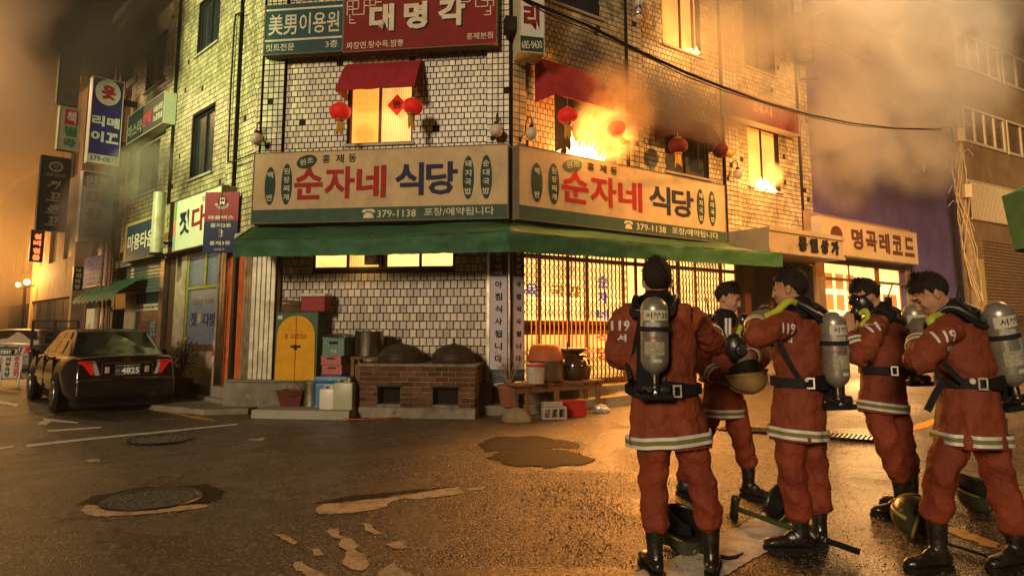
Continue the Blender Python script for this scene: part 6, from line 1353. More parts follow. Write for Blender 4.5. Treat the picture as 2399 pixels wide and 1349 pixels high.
        for y in (1.42, 2.435, 3.40): b = MB(); b.box((sx*(W2-.04), (y-.004)*sy, .35), (sx*(W2+.0015), (y+.004)*sy, .95*s[2])); b.build('door_gap', blackp, t)
        # tail lamp wraps the corner
        hw = sec(0)[0]; m_ = tail if sx < 0 else tail
        b = MB(); b.hex([(sx*hw*.66, -.005, .66), (sx*hw*.99, .02, .66), (sx*(hw*1.06), .34, .68), (sx*hw*.66, .2, .66), (sx*hw*.72, .045, .90), (sx*hw*.97, .06, .90), (sx*(hw*1.035), .30, .89), (sx*hw*.7, .2, .90)]); tl = b.build('tail_light', m_, t); bv = tl.modifiers.new('b', 'BEVEL'); bv.width = .02; bv.segments = 2
        b = MB(); b.hex([(sx*hw*.555, -.006, .66), (sx*hw*.65, -.008, .66), (sx*hw*.65, .2, .66), (sx*hw*.55, .2, .66), (sx*hw*.64, .043, .89), (sx*hw*.71, .043, .90), (sx*hw*.7, .2, .90), (sx*hw*.64, .2, .90)]); b.build('indicator', clearl, t)
    b = MB(); b.box((-W2*.86, -.075, .30), (W2*.86, .1, .62), bev=.05); b.build('rear_bumper', paint, t, smooth=60)
    for x0, x1 in ((-.84, -.28), (.28, .84)): b = MB(); b.box((x0*W2, -.088, .575), (x1*W2, -.06, .605), bev=.008); b.build('bumper_trim', chrome, t)
    b = MB(); b.box((-.40, -.012, .845), (.40, .06, .875), bev=.01); b.box((-.41, -.014, .66), (-.385, .03, .86), bev=.008); b.box((.385, -.014, .66), (.41, .03, .86), bev=.008); b.box((-.40, -.014, .64), (.40, .03, .658), bev=.006); struct(b.build('plate_surround', chrome, t), 'stuff') if False else b.build('plate_surround', chrome, t)
    for x in (-.31, .31): b = MB(); b.box((x-.035, -.008, .69), (x+.035, .02, .80), bev=.01); b.build('number_plate_lamp', clearl, t)
    b = MB(); b.box((-.20, -.022, .665), (.20, -.010, .825), bev=.004); pl_ = b.build('number_plate', mat('green_plate', (.02, .09, .05), rough=.4), t)
    for a_, c_ in (((-.20, .820), (.20, .826)), ((-.20, .664), (.20, .670))): b = MB(); b.box((a_[0], -.025, a_[1]), (c_[0], -.0225, c_[1])); b.build('plate_edge', pw, pl_)
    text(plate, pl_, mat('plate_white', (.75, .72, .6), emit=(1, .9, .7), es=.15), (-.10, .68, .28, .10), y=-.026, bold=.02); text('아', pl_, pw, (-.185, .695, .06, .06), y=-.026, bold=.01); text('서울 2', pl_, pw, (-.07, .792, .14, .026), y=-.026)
    b = MB(); b.tube([(.055*math.cos(a_), -.0+.045, .905+.028*math.sin(a_)) for a_ in [2*math.pi*i/16 for i in range(17)]], .006, 5); b.tube([(-.02, .03, .885), (-.015, .045, .925)], .006, 5); b.tube([(.02, .03, .885), (.015, .045, .925)], .006, 5); struct(b.build('emblem', chrome, t), 'stuff')
    b = MB(); b.box((-W2*.70, .012, .872), (W2*.70, .03, .882)); b.build('boot_gap', blackp, t)
    b = MB(); b.box((-W2*.8, .15, .12), (W2*.8, L-.15, .30)); b.build('underbody', blackp, t)
    return t
# placed by its left rear wheel and right rear corner
ta = R(42); pc = PZ(245, 962, 0)
p0 = PZ(130, 964, 0)
ux = Vector((math.cos(ta), math.sin(ta), 0)); uy = Vector((-math.sin(ta), math.cos(ta), 0))
org_ = p0-uy*1.02+ux*.86
make_car(Matrix.Translation(org_) @ Matrix.Rotation(ta, 4, 'Z'), 'glossy black saloon car with glowing red tail lights, plate ending 4825', cpaint)
q = PZ(-10, 905, 0)
ta2 = R(22)
make_car(Matrix.Translation(PY(8, 850, 21.5).xy.to_3d()+Vector((0, 0, 0))) @ Matrix.Rotation(ta2, 4, 'Z'), 'pale silver car cut off by the left edge, in the orange haze', mat('silver_car_paint', (.32, .29, .26), rough=.25, var=.15, spec=.7, coat=.6), plate='7307')
# dark steel cargo rack of a small truck behind the black car
q = PY(150, 860, 20.0); t = thing('cargo_rack', 'black barred cargo rack standing between the two cars', 'rack', Matrix.Translation((q.x, q.y, 0)) @ Matrix.Rotation(R(20), 4, 'Z'))
sc_ = 20/1612; x0, x1 = -68*sc_, 22*sc_
zt = PY(100, 750, 20).z
for x in (x0, x0*.35, x1): b = MB(); b.box((x-.03, -.03, 0), (x+.03, .03, zt)); b.build('post', frame_m, t)
for z in (zt-.03, zt-.24, zt-.50, zt-.74, zt-1.0): b = MB(); b.box((x0+.031, -.02, z-.02), (x1-.031, .02, z+.02)); b.build('rail', frame_m, t)
# ================================================================ firefighters
def cloth(name, col, dist=.03, sc=7):
    m = mat(name, col, rough=.66, var=.55, vs=9, bump=.7, bs=60, dirt=(.045, .018, .012, .85), ds=4.5, spec=.2)
    t = m.node_tree; N = t.nodes; L = t.links; tc = N.new('ShaderNodeTexCoord'); mp = N.new('ShaderNodeMapping'); mp.inputs['Scale'].default_value = (1.15, 1.15, .7); L.new(tc.outputs['Object'], mp.inputs[0])
    n = N.new('ShaderNodeTexNoise'); n.noise_type = 'RIDGED_MULTIFRACTAL'; n.inputs['Scale'].default_value = sc; n.inputs['Detail'].default_value = 2.5; n.inputs['Distortion'].default_value = .5; L.new(mp.outputs[0], n.inputs[0])
    b = N.new('ShaderNodeBump'); b.inputs['Strength'].default_value = .75; b.inputs['Distance'].default_value = dist; L.new(n.outputs[0], b.inputs['Height'])
    old = [x for x in N if x.type == 'BUMP' and x != b][0]; L.new(b.outputs[0], old.inputs['Normal']); return m
coatm = cloth('orange_red_fire_coat', (.25, .052, .020)); trsm = cloth('orange_red_trousers', (.25, .045, .016), .035, 6)
skin = mat('skin', (.42, .22, .13), rough=.45, var=.12, vs=9, spec=.5); hairm = mat('black_hair', (.020, .012, .008), rough=.75, var=.6, vs=60, spec=.25, bump=1, bs=90)
leather = mat('black_boot_leather', (.014, .011, .009), rough=.28, var=.5, vs=14, bump=.4, bs=30, spec=.7, rvar=.12, dirt=(.07, .045, .025, .5), ds=9); soler = mat('boot_sole', (.012, .010, .009), rough=.7)
navy = mat('black_collar_cloth', (.013, .011, .011), rough=.8, var=.3, bump=.3); webb = mat('black_webbing', (.02, .018, .02), rough=.6, var=.3, vs=30, bump=.4, bs=120)
refw = mat('silver_reflective_tape', (.62, .60, .52), rough=.35, var=.15, vs=20); refo = mat('olive_tape', (.20, .17, .055), rough=.6, var=.25)
glovem = mat('grey_glove', (.17, .135, .09), rough=.75, var=.4, vs=18, bump=.5, bs=50, dirt=(.05, .035, .025, .7), ds=12)
steel_t = mat('tank_aluminium', (.36, .33, .26), rough=.33, metal=.55, var=.3, vs=5, rvar=.08, bs=90, dirt=(.10, .08, .05, .6), ds=9)
valve_m = mat('valve_chrome', (.5, .45, .38), rough=.15, metal=1, var=.2); hosem = mat('black_hose', (.015, .014, .013), rough=.35, spec=.7); limem = mat('lime_hose', (.42, .46, .04), rough=.45, var=.2)
cldt = bpy.data.textures.new('folds', 'CLOUDS'); cldt.noise_scale = .16; cldt.noise_depth = 2; cldt.noise_type = 'HARD_NOISE'
cld2 = bpy.data.textures.new('folds_small', 'CLOUDS'); cld2.noise_scale = .055; cld2.noise_depth = 1
def V(*a): return Vector(a)
def loft(b, pts, rads, right=None, n=20, fn=None, caps=True):
    """closed skin round a spine; rads = (a, b) half width along 'right' and half depth"""
    pts = [Vector(p) for p in pts]; rings = []
    for i, p in enumerate(pts):
        d = (pts[min(i+1, len(pts)-1)]-pts[max(i-1, 0)]).normalized()
        r = Vector(right) if right is not None else (V(1, 0, 0) if abs(d.x) < .8 else V(0, 1, 0))
        r = (r-d*r.dot(d)).normalized(); f = d.cross(r)
        a, c = rads[i] if isinstance(rads[i], tuple) else (rads[i], rads[i])
        ring = []
        for k in range(n):
            th = 2*math.pi*k/n; m = fn(i, th) if fn else 1
            ring.append(p+r*math.cos(th)*a*m+f*math.sin(th)*c*m)
        rings.append(ring)
    # rounded ends
    if caps:
        d0 = (pts[0]-pts[1]).normalized(); d1 = (pts[-1]-pts[-2]).normalized()
        m0 = min(rads[0]) if isinstance(rads[0], tuple) else rads[0]; m1 = min(rads[-1]) if isinstance(rads[-1], tuple) else rads[-1]
        rings = [[pts[0]+(q-pts[0])*.6+d0*m0*.45 for q in rings[0]]]+rings+[[pts[-1]+(q-pts[-1])*.6+d1*m1*.45 for q in rings[-1]]]
    b.ring(rings)
def spline(pts, k=6):
    pts = [Vector(p) for p in pts]; out = []
    for i in range(len(pts)-1):
        p0, p1, p2, p3 = pts[max(i-1, 0)], pts[i], pts[i+1], pts[min(i+2, len(pts)-1)]
        for j in range(k):
            t = j/k; out.append(.5*((2*p1)+(p2-p0)*t+(2*p0-5*p1+4*p2-p3)*t*t+(3*p1-p0-3*p2+p3)*t**3))
    out.append(pts[-1]); return out
def rspl(rs, k=6):
    out = []
    for i in range(len(rs)-1):
        for j in range(k):
            t = j/k; t = t*t*(3-2*t)
            a, c = rs[i], rs[i+1]
            out.append(tuple(x+(y-x)*t for x, y in zip(a, c)) if isinstance(a, tuple) else a+(c-a)*t)
    out.append(rs[-1]); return out
def remesh(o, v, sm=3, disp=0, tex=None, disp2=0):
    m = o.modifiers.new('r', 'REMESH'); m.mode = 'VOXEL'; m.voxel_size = v; m.use_smooth_shade = True
    if sm: m = o.modifiers.new('s', 'SMOOTH'); m.iterations = sm; m.factor = .5
    if disp: m = o.modifiers.new('d', 'DISPLACE'); m.texture = tex or cldt; m.strength = disp; m.mid_level = .45; m.texture_coords = 'GLOBAL'
    if disp2: m = o.modifiers.new('d2', 'DISPLACE'); m.texture = cld2; m.strength = disp2; m.mid_level = .5; m.texture_coords = 'GLOBAL'
    return o
def hand(b, wrist, d, nrm, side=1, curl=.5, fat=1.0):
    """palm plus five bent fingers; d = pointing direction, nrm = back of the hand, side = +1 thumb to the left of d"""
    d = Vector(d).normalized(); nrm = Vector(nrm); nrm = (nrm-d*nrm.dot(d)).normalized(); s = d.cross(nrm).normalized()*side; w = Vector(wrist)
    loft(b, [w-d*.03, w+d*.02, w+d*.06, w+d*.095], [(.030*fat, .022*fat), (.036*fat, .020*fat), (.043*fat, .018*fat), (.040*fat, .014*fat)], right=s, n=12)
    for k, (off, l) in enumerate(((-.031, .062), (-.0105, .082), (.0105, .088), (.031, .080))):
        p = w+d*.085+s*(off if True else 0); dd = (d+s*off*1.5).normalized(); pts = [p]; a = 0
        for j, f in enumerate((.45, .32, .26)):
            a += curl*(.55 if j == 0 else .75); q = dd*math.cos(a)-nrm*math.sin(a); pts.append(pts[-1]+q*l*f)
        loft(b, pts, [.0098*fat, .0092*fat, .0085*fat, .0072*fat], right=s, n=8)
    p = w+d*.03+s*.036; t1 = (d*.7+s*.75-nrm*.25).normalized(); t2 = (d*.95+s*.15-nrm*(.3+.5*curl)).normalized()
    loft(b, [p-s*.02, p+t1*.035, p+t1*.035+t2*.03, p+t1*.035+t2*.055], [.014*fat, .0125*fat, .011*fat, .009*fat], right=nrm, n=8)
def head(b, c, fwd, up=(0, 0, 1)):
    """skull, jaw, nose, brow, ears, lips as overlapping lumps; returns the head matrix"""
    f = Vector(fwd).normalized(); u = Vector(up); u = (u-f*u.dot(f)).normalized(); r = f.cross(u)
    M = Matrix(((r.x, f.x, u.x, c[0]), (r.y, f.y, u.y, c[1]), (r.z, f.z, u.z, c[2]), (0, 0, 0, 1))) @ Matrix.Scale(1.08, 4)
    S_ = lambda p, rr, sc: b.sphere(p, rr, 18, 12, M=M, sc=sc) if False else b.add(*sph(p, rr, sc), M)
    S_((0, -.012, .030), .1, (.78, .96, .92)); S_((0, .018, -.025), .1, (.70, .78, .80)); S_((0, .034, -.070), .1, (.52, .56, .42)); S_((0, .068, -.088), .03, (.8, .7, .6))
    S_((0, .080, .018), .03, (1.9, .5, .5)); S_((0, .098, -.018), .02, (.55, .75, 1.4)); S_((0, .106, -.032), .02, (.75, .7, .5)); S_((.034, .074, -.022), .026, (.9, .6, .8)); S_((-.034, .074, -.022), .026, (.9, .6, .8))
    S_((0, .088, -.058), .02, (1.1, .5, .28)); S_((0, .086, -.068), .02, (1.0, .5, .3))
    for sx in (-1, 1): S_((sx*.078, -.008, -.008), .03, (.30, .62, 1.05)); S_((sx*.082, -.016, .004), .02, (.35, .6, 1.0))
    return M
def sph(p, r, sc, nu=16, nv=10):
    m = MB(); m.sphere(p, r, nu, nv, sc=sc); return m.v, m.f
def face_bits(par, M):
    b = MB()
    for sx in (-1, 1): b.add(*sph((sx*.031, .0815, .004), .0125, (1.25, .45, .55)), M)
    struct(b.build('eyes', mat('eye_dark', (.02, .012, .01), rough=.2), par, smooth=60), 'stuff')
    b = MB()
    for sx in (-1, 1): b.tube([M @ V(sx*.050, .078, .020), M @ V(sx*.034, .094, .030), M @ V(sx*.014, .096, .024)], .0045, 6)
    struct(b.build('eyebrows', hairm, par, smooth=60), 'stuff')
    b = MB(); b.add(*sph((0, .094, -.063), .017, (1.25, .30, .10)), M); b.build('mouth', mat('lip_dark', (.12, .03, .025), rough=.5), par, smooth=60)
def hair(par, M, seed=0, back=0, name='hair'):
    b = MB(); b.sphere((0, 0, 0), 1, 34, 22); vs = []
    for v in b.v:
        v = Vector(v); th = v.y; 
        k = 1.0+.05*noise.noise(v*7+V(seed, 0, 0))+.03*noise.noise(v*19)
        k = 1+(k-1)*.6; p = V(v.x*.085*k, v.y*.108*k-.014, v.z*.101*k+.036)
        # hairline: lift over the face, down at the nape
        lim = -.045 if v.y < -.3 else (-.005 if v.y < .25 else .055)
        if v.y >= .25 and p.z < .055: p = V(p.x*.8, min(p.y, .06), max(p.z, .04))
        elif v.y >= -.3 and v.y < .25 and p.z < lim: p = V(p.x*.86, p.y, max(p.z, lim))
        elif p.z < -.055: p = V(p.x*.8, p.y*.85, max(p.z, -.06))
        vs.append(p)
    b.v = [tuple(M @ p) for p in vs]; rr = random.Random(seed)
    for k in range(620):
        th = rr.uniform(0, 6.283); ph = rr.uniform(.0, 1.35); v = V(math.cos(th)*math.sin(ph), math.sin(th)*math.sin(ph), math.cos(ph))
        if v.y > .55 and v.z < .45: continue
        p = V(v.x*.085, v.y*.107-.014, v.z*.101+.036); d_ = (v*.16+V(rr.gauss(0, .25), .55+rr.gauss(0, .2), -.9*(1-v.z)+rr.gauss(0, .2))).normalized(); l = rr.uniform(.018, .042)
        s_ = d_.cross(v).normalized()*.0045; q = p+d_*l+v*.006
        b.add([p-s_, p+s_, q], [(0, 1, 2)], M)
    return b.build(name, hairm, par, smooth=70)
def boot(par, ankle, toe, hem, side=0):
    """laced leather boot: shaft up into the trouser leg, foot from heel to toe, welted sole"""
    a, t_ = Vector(ankle), Vector(toe); f = V(t_.x-a.x, t_.y-a.y, 0).normalized(); g = t_.z; r = V(f.y, -f.x, 0)
    heel = a-f*.055; hm = Vector(hem)
    b = MB()
    up = (hm-a); 
    loft(b, [V(a.x, a.y, g+.06)-f*.01, V(a.x, a.y, g+.13), a+up*.5+V(0, 0, .05), hm+up.normalized()*.05], [(.046, .058), (.046, .052), (.056, .06), (.062, .064)], right=r, n=18)
    L_ = .30; h0 = V(heel.x, heel.y, g)
    st = [(-.015, .030, .034, .050), (.02, .040, .040, .055), (.08, .042, .043, .062), (.14, .044, .041, .052), (.20, .050, .034, .040), (.255, .047, .030, .034), (.285, .030, .022, .026)]
    loft(b, [h0+f*s+V(0, 0, .018+h) for s, w, h, c in st], [(w, h) for s, w, h, c in st], right=r, n=16)
    b.add(*sph((0, 0, 0), 1, (1, 1, 1)), Matrix.Translation(h0+f*.09+V(0, 0, .075)) @ Matrix(((r.x, f.x, 0, 0), (r.y, f.y, 0, 0), (0, 0, 1, 0), (0, 0, 0, 1))) @ Matrix.Diagonal((.044, .075, .055, 1)))
    o = b.build('boot', leather, par); remesh(o, .008, 4, .004, cld2)
    out = []
    for s, w in ((-.03, .022), (-.015, .038), (.02, .044), (.08, .040), (.14, .045), (.2, .053), (.255, .050), (.285, .035), (.30, .012)): out.append((s, w))
    pl = [h0+f*s+r*w for s, w in out]+[h0+f*s-r*w for s, w in out[::-1]]; n = len(pl)
    b = MB(); b.add([(p.x, p.y, g-.002) for p in pl]+[(p.x, p.y, g+.024) for p in pl], [tuple(range(n-1, -1, -1)), tuple(range(n, 2*n))]+[(i, (i+1) % n, n+(i+1) % n, n+i) for i in range(n)]); b.build('sole', soler, o)
    b = MB()
    for k in range(6):
        z = g+.075+.026*k; y = .125-.022*k; c_ = h0+f*(y+.01)+V(0, 0, z-g); b.tube([c_-r*.028+V(0, 0, -.004), c_+f*.012, c_+r*.028+V(0, 0, .006)], .0028, 4)
    struct(b.build('laces', hosem, o), 'stuff')
def band(par, pts, rads, right, ws=(.020, .026, .020), off=.010, fn=None, n=28, name='reflective_band'):
    """three-stripe tape round a loft: pts/rads describe the sleeve or hem near the tape"""
    p0, p1 = Vector(pts[0]), Vector(pts[1]); tot = sum(ws); d = (p1-p0); L_ = d.length; d.normalize(); b = MB(); z = 0; rings = []
    r = Vector(right); r = (r-d*r.dot(d)).normalized(); f = d.cross(r); zs = [0]
    for w in ws: zs.append(zs[-1]+w)
    for z in zs:
        q = z/max(L_, 1e-6); p = p0+d*z; a = rads[0][0]+(rads[1][0]-rads[0][0])*q+off; c = rads[0][1]+(rads[1][1]-rads[0][1])*q+off
        rings.append([p+r*math.cos(t)*a*(fn(t) if fn else 1)+f*math.sin(t)*c*(fn(t) if fn else 1) for t in [2*math.pi*k/n for k in range(n)]])
    for j in range(3):
        b.m = 0 if j != 1 else 1; b.ring(rings[j:j+2], False, False)
    o = b.build(name, [refw, refo], par, smooth=50); md = o.modifiers.new('s', 'SOLIDIFY'); md.thickness = .004; return o
def firefighter(name, label, Y, J, fwd, headf, headup=(0, 0, 1), gloves=True, hands=None, hem_r=(.21, .17), chest_r=(.235, .15), belt_r=(.18, .135), seed=1, boots=True, mask=False, pleat=.05, hw=1.0):
    rp = PY(*J['hip'], Y); rp.z = gz2(rp.x, rp.y)
    root = thing(name, label, 'person', Matrix.Translation(rp), 'firefighters on the wet road')
    def P(k):
        v = J[k]; return PY(v[0], v[1], Y+(v[2] if len(v) > 2 else 0))-rp
    f = Vector((*fwd, 0)).normalized(); right = V(f.y, -f.x, 0)
    hd, nk, sL, sR, eL, eR, wL, wR = (P(k) for k in ('head', 'neck', 'sL', 'sR', 'eL', 'eR', 'wL', 'wR'))
    ch, be, hp, hm = P('chest'), P('belt'), P('hip'), P('hem')
    shr = (sR-sL); shr.z = 0
    shw = shr.length/2; sr = shr.normalized() if shr.length > .05 else right
    # ---- body: one continuous skin
    b = MB(); HM = head(b, hd, headf, headup)
    loft(b, spline([nk-V(0, 0, .03), nk.lerp(hd, .4), hd-Vector(headf).normalized()*.02+V(0, 0, -.02)], 3), rspl([(.070, .068), (.060, .062), (.058, .062)], 3), right=sr, n=14)
    loft(b, spline([hp, be, ch, nk-V(0, 0, .02)], 4), rspl([(.15, .11), (.13, .10), (.16, .105), (.07, .065)], 4), right=sr)
    hl, hr_, kL, kR, aL, aR = (P(k) for k in ('hL', 'hR', 'kL', 'kR', 'aL', 'aR'))
    for s_, e_, w_ in ((sL, eL, wL), (sR, eR, wR)): loft(b, spline([s_, e_, w_], 4), rspl([.05, .042, .030], 4), n=12)
    for h_, k_, a_ in ((hl, kL, aL), (hr_, kR, aR)): loft(b, spline([h_, k_, a_], 4), rspl([.08, .055, .04], 4), n=12)
    hands = hands or {}
    for side_, w_, e_ in (('L', wL, eL), ('R', wR, eR)):
        hh = hands.get(side_, dict(d=(w_-e_), n=(0, 0, 1), s=1, c=.6)); hand(b, w_, hh['d'], hh['n'], hh.get('s', 1), hh.get('c', .6))
    bo = b.build('body', skin, root); remesh(bo, .0068, 2)
    if not mask: face_bits(root, HM)
    hair(root, HM, seed)
    if gloves:
        for side_, w_, e_ in (('L', wL, eL), ('R', wR, eR)):
            if side_ == gloves: continue
            hh = hands.get(side_, dict(d=(w_-e_), n=(0, 0, 1), s=1, c=.6)); g = MB(); hand(g, w_, hh['d'], hh['n'], hh.get('s', 1), hh.get('c', .6), 1.38)
            dn = (w_-e_).normalized(); loft(g, [w_-dn*.07, w_-dn*.02, w_+Vector(hh['d']).normalized()*.02], [.050, .042, .040], n=12); remesh(g.build('glove', glovem, root), .0062, 1, .004, cld2)
    # ---- trousers
    b = MB()
    for s_, h_, k_, a_ in (('L', hl, kL, aL), ('R', hr_, kR, aR)):
        m1_ = h_.lerp(k_, .5); m2_ = k_.lerp(a_, .5); pts = spline([h_, m1_, k_, m2_, a_], 5); rs = rspl([(.115, .115), (.104, .108), (.092, .098), (.090, .094), (.080*1.05, .088)], 5)
        ph = seed+(0 if s_ == 'L' else 2.2)
        loft(b, pts, rs, right=sr, n=32, fn=lambda i, t, ph=ph: 1+.045*math.sin(3*t+ph+i*.22)+.085*(1-2*abs(math.sin(i*.62+1.3*math.sin(t+ph))))*(1 if i > 7 else .35))
    loft(b, [hl.lerp(hr_, .5)+V(0, 0, .12), hl.lerp(hr_, .5)-V(0, 0, .02)], [(.17, .13), (.15, .13)], right=sr)
    tr_ = b.build('trousers', trsm, root); remesh(tr_, .0105, 1, .022, cldt, .012)
    for w_, a_, t_, k_ in (('L', aL, P('tL'), kL), ('R', aR, P('tR'), kR)):
        g = -0.0; toe = Vector((t_.x, t_.y, gz2(t_.x+rp.x, t_.y+rp.y)-rp.z+.002)); ank = V(a_.x, a_.y, toe.z+.16)
        boot(root, ank, toe, a_+V(0, 0, -.03))
    # ---- coat: torso, skirt, sleeves, collar
    b = MB(); mid = ch.lerp(be, .55); sh_ = sL.lerp(sR, .5)
    loft(b, spline([be+V(0, 0, .02), mid, ch, ch.lerp(sh_, .6), sh_+V(0, 0, .02), nk-V(0, 0, .01)], 4), rspl([belt_r, (belt_r[0]*1.12, belt_r[1]*1.12), chest_r, (chest_r[0]*.98, chest_r[1]*.98), (chest_r[0]*.80, chest_r[1]*.72), (.085, .085)], 4), right=sr, n=40, fn=lambda i, t: 1+.03*(1-2*abs(math.sin(2.5*t+seed+i*.35))))
    pf = lambda t: 1+pleat*math.sin(7*t+seed*1.7)+pleat*.6*math.sin(11*t+seed)
    sk = [be+V(0, 0, .03), be.lerp(hm, .25), be.lerp(hm, .6), hm]; sr_r = [belt_r, ((belt_r[0]*1.4+hem_r[0]*.6)/2, (belt_r[1]*1.4+hem_r[1]*.6)/2), ((belt_r[0]+hem_r[0]*3)/4, (belt_r[1]+hem_r[1]*3)/4), hem_r]
    sp, srr = spline(sk, 5), rspl(sr_r, 5)
    rings = []
    for i, p in enumerate(sp):
        q = i/(len(sp)-1); a_, c_ = srr[i]; rings.append([p+sr*math.cos(t)*a_*(1+(pf(t)-1)*q)+V(-sr.y, sr.x, 0)*math.sin(t)*c_*(1+(pf(t)-1)*q) for t in [2*math.pi*k/44 for k in range(44)]])
    b.ring(rings)
    for s_, e_, w_ in ((sL, eL, wL), (sR, eR, wR)):
        ins = s_.lerp(sh_, .35); m1_ = s_.lerp(e_, .5)+V(0, 0, .0); m2_ = e_.lerp(w_, .5); pts = spline([ins, s_, m1_, e_, m2_, w_-(w_-e_).normalized()*.03], 5)
        loft(b, pts, rspl([(.085, .085), (.092, .095), (.092, .092), (.084, .084), (.074, .074), (.060, .060)], 5), n=28, fn=lambda i, t: 1+.075*(1-2*abs(math.sin(i*.6+1.4*math.sin(t+seed))))+.03*math.sin(3*t+i*.4))
    co_ = b.build('coat', coatm, root); remesh(co_, .0115, 1, .024, cldt, .012)
    b = MB(); cd = (hd-nk).normalized(); loft(b, [nk-cd*.05, nk+cd*.0, nk+cd*.055], [(.120, .115), (.100, .100), (.094, .098)], right=sr, n=26); remesh(b.build('collar', navy, root), .009, 2, .012, cldt)
    q_ = (hm-be).normalized(); band(root, (hm-q_*.085, hm), (srr[-3], srr[-1]), sr, fn=lambda t: pf(t), n=60, off=.011)
    for s_, e_, w_ in ((sL, eL, wL), (sR, eR, wR)):
        d_ = (w_-e_).normalized(); p0_ = w_-d_*.125; band(root, (p0_, w_-d_*.04), ((.070, .070), (.066, .066)), (1, 0, 0) if abs(d_.x) < .8 else (0, 1, 0), ws=(.016, .024, .016), off=.008, n=24)
    return dict(root=root, P=P, rp=rp, f=f, right=sr, coat=co_, HM=HM, be=be, hm=hm, ch=ch, nk=nk, sL=sL, sR=sR, belt_r=belt_r, Y=Y)
def ribbon(b, pts, w, th, nrm):
    """flat strap along pts; nrm = outward direction"""
    pts = [Vector(p) for p in pts]; rings = []
    for i, p in enumerate(pts):
        d = (pts[min(i+1, len(pts)-1)]-pts[max(i-1, 0)]).normalized(); n = Vector(nrm(p) if callable(nrm) else nrm); n = (n-d*n.dot(d)).normalized(); s = d.cross(n); rings.append([p-s*w/2, p+s*w/2, p+s*w/2+n*th, p-s*w/2+n*th])
    b.ring(rings)
def airpack(F, label, top, bot, dY, r=.082, tag_='서부25', rot=0, lbl=None, blue=True, lblrot=0):
    """air cylinder on the back, valve down, with harness belt and straps"""
    rp = F['rp']; a = PY(*top, F['Y']+dY); c = PY(*bot, F['Y']+dY+(.02)); ax = (a-c); L_ = ax.length; ax.normalize()
    right = (V(1, 0, 0)-ax*ax.x).normalized(); fr_ = ax.cross(right)   # fr_ points away from the camera
    M = Matrix(((right.x, fr_.x, ax.x, c.x), (right.y, fr_.y, ax.y, c.y), (right.z, fr_.z, ax.z, c.z), (0, 0, 0, 1))) @ Matrix.Rotation(rot, 4, 'Z')
    t = thing('air_tank', label, 'air tank', M, 'air tanks on the firefighters')
    pr = [(0, 0), (.022, 0), (.026, .004)]+[(r*math.sin(q), r*1.05-r*1.05*math.cos(q)+.004) for q in [math.pi/2*i/8 for i in range(3, 9)]]+[(r, L_*.5)]+[(r*math.cos(q), L_-r*.98+r*.98*math.sin(q)) for q in [math.pi/2*i/9 for i in range(0, 10)]]
    b = MB(); b.lathe(pr, 36, cap1=False); b.build('cylinder', steel_t, t, smooth=60)
    def around(name, m, z0, z1, a0, a1, off=.0015, par=t):
        n = 14; b = MB(); v = []
        for i in range(n+1):
            q = a0+(a1-a0)*i/n; v += [((r+off)*math.sin(q), -(r+off)*math.cos(q), z0), ((r+off)*math.sin(q), -(r+off)*math.cos(q), z1)]
        b.add(v, [(2*i, 2*i+2, 2*i+3, 2*i+1) for i in range(n)]); o = b.build(name, m, par, smooth=60); return o
    lr = lblrot
    wl = mat('tank_label_white', (.55, .50, .38), rough=.5, var=.2, vs=20); around('label', wl, L_*.70, L_*.83, -1.05+lr, 1.1+lr)
    text(tag_, t, blackp, (-.065, L_*.725, .135, L_*.08), y=lambda p, q: ((r+.003)*math.sin(p/r+lr), -(r+.003)*math.cos(p/r+lr), q), bold=.012, depth=0)
    around('label', mat('tank_label_worn', (.42, .40, .33), rough=.4, var=.6, vs=60), L_*.62, L_*.68, -.85+lr, .2+lr); around('label', mat('tank_sticker_text', (.36, .33, .22), rough=.5, var=.7, vs=90), L_*.26, L_*.43, -.95+lr, .55+lr)
    if tag_ == '서부25': text('2002. 12', t, signred, (-.055, L_*.465, .10, L_*.035), y=lambda p, q: ((r+.003)*math.sin(p/r), -(r+.003)*math.cos(p/r), q), bold=.02, depth=0)
    if blue: around('sticker', mat('pale_blue_sticker', (.25, .42, .50), rough=.5, var=.4, vs=60), L_*.42, L_*.56, .25+lr, 1.1+lr, .002)
    around('sticker', mat('tank_label_worn2', (.5, .47, .4), rough=.4, var=.6, vs=60), L_*.17, L_*.215, -.3+lr, .3+lr)
    b = MB(); b.lathe([(r+.002, L_*.56), (r+.007, L_*.565), (r+.007, L_*.615), (r+.002, L_*.62)], 32, cap0=False, cap1=False); b.build('tank_strap', webb, t)
    b = MB(); b.lathe([(0, -.05), (.022, -.05), (.024, -.01), (.022, .002), (0, .002)], 16); b.build('valve_neck', valve_m, t, smooth=40)
    b = MB(); b.sphere((0, 0, -.075), .032, 14, 10, sc=(1, 1, 1.1)); b.lathe([(0, -.028), (.03, -.028), (.034, 0), (.03, .028), (0, .028)], 14, Matrix.Translation((.055, 0, -.085)) @ Matrix.Rotation(math.pi/2, 4, 'Y')); b.lathe([(0, -.02), (.022, -.02), (.022, .02), (0, .02)], 12, Matrix.Translation((-.055, 0, -.075)) @ Matrix.Rotation(math.pi/2, 4, 'Y')); b.box((-.07, -.01, -.083), (.07, .01, -.067)); b.build('valve', blackp if False else hosem, t, smooth=50)
    b = MB(); b.lathe([(0, 0), (.018, 0), (.018, .03), (0, .03)], 12, Matrix.Translation((-.045, -.035, -.075)) @ Matrix.Rotation(math.pi/2, 4, 'X')); b.lathe([(0, 0), (.016, 0), (.02, .02), (0, .028)], 6, Matrix.Translation((.0, -.03, -.10)) @ Matrix.Rotation(math.pi/2, 4, 'X')); b.build('regulator', valve_m, t, smooth=40)
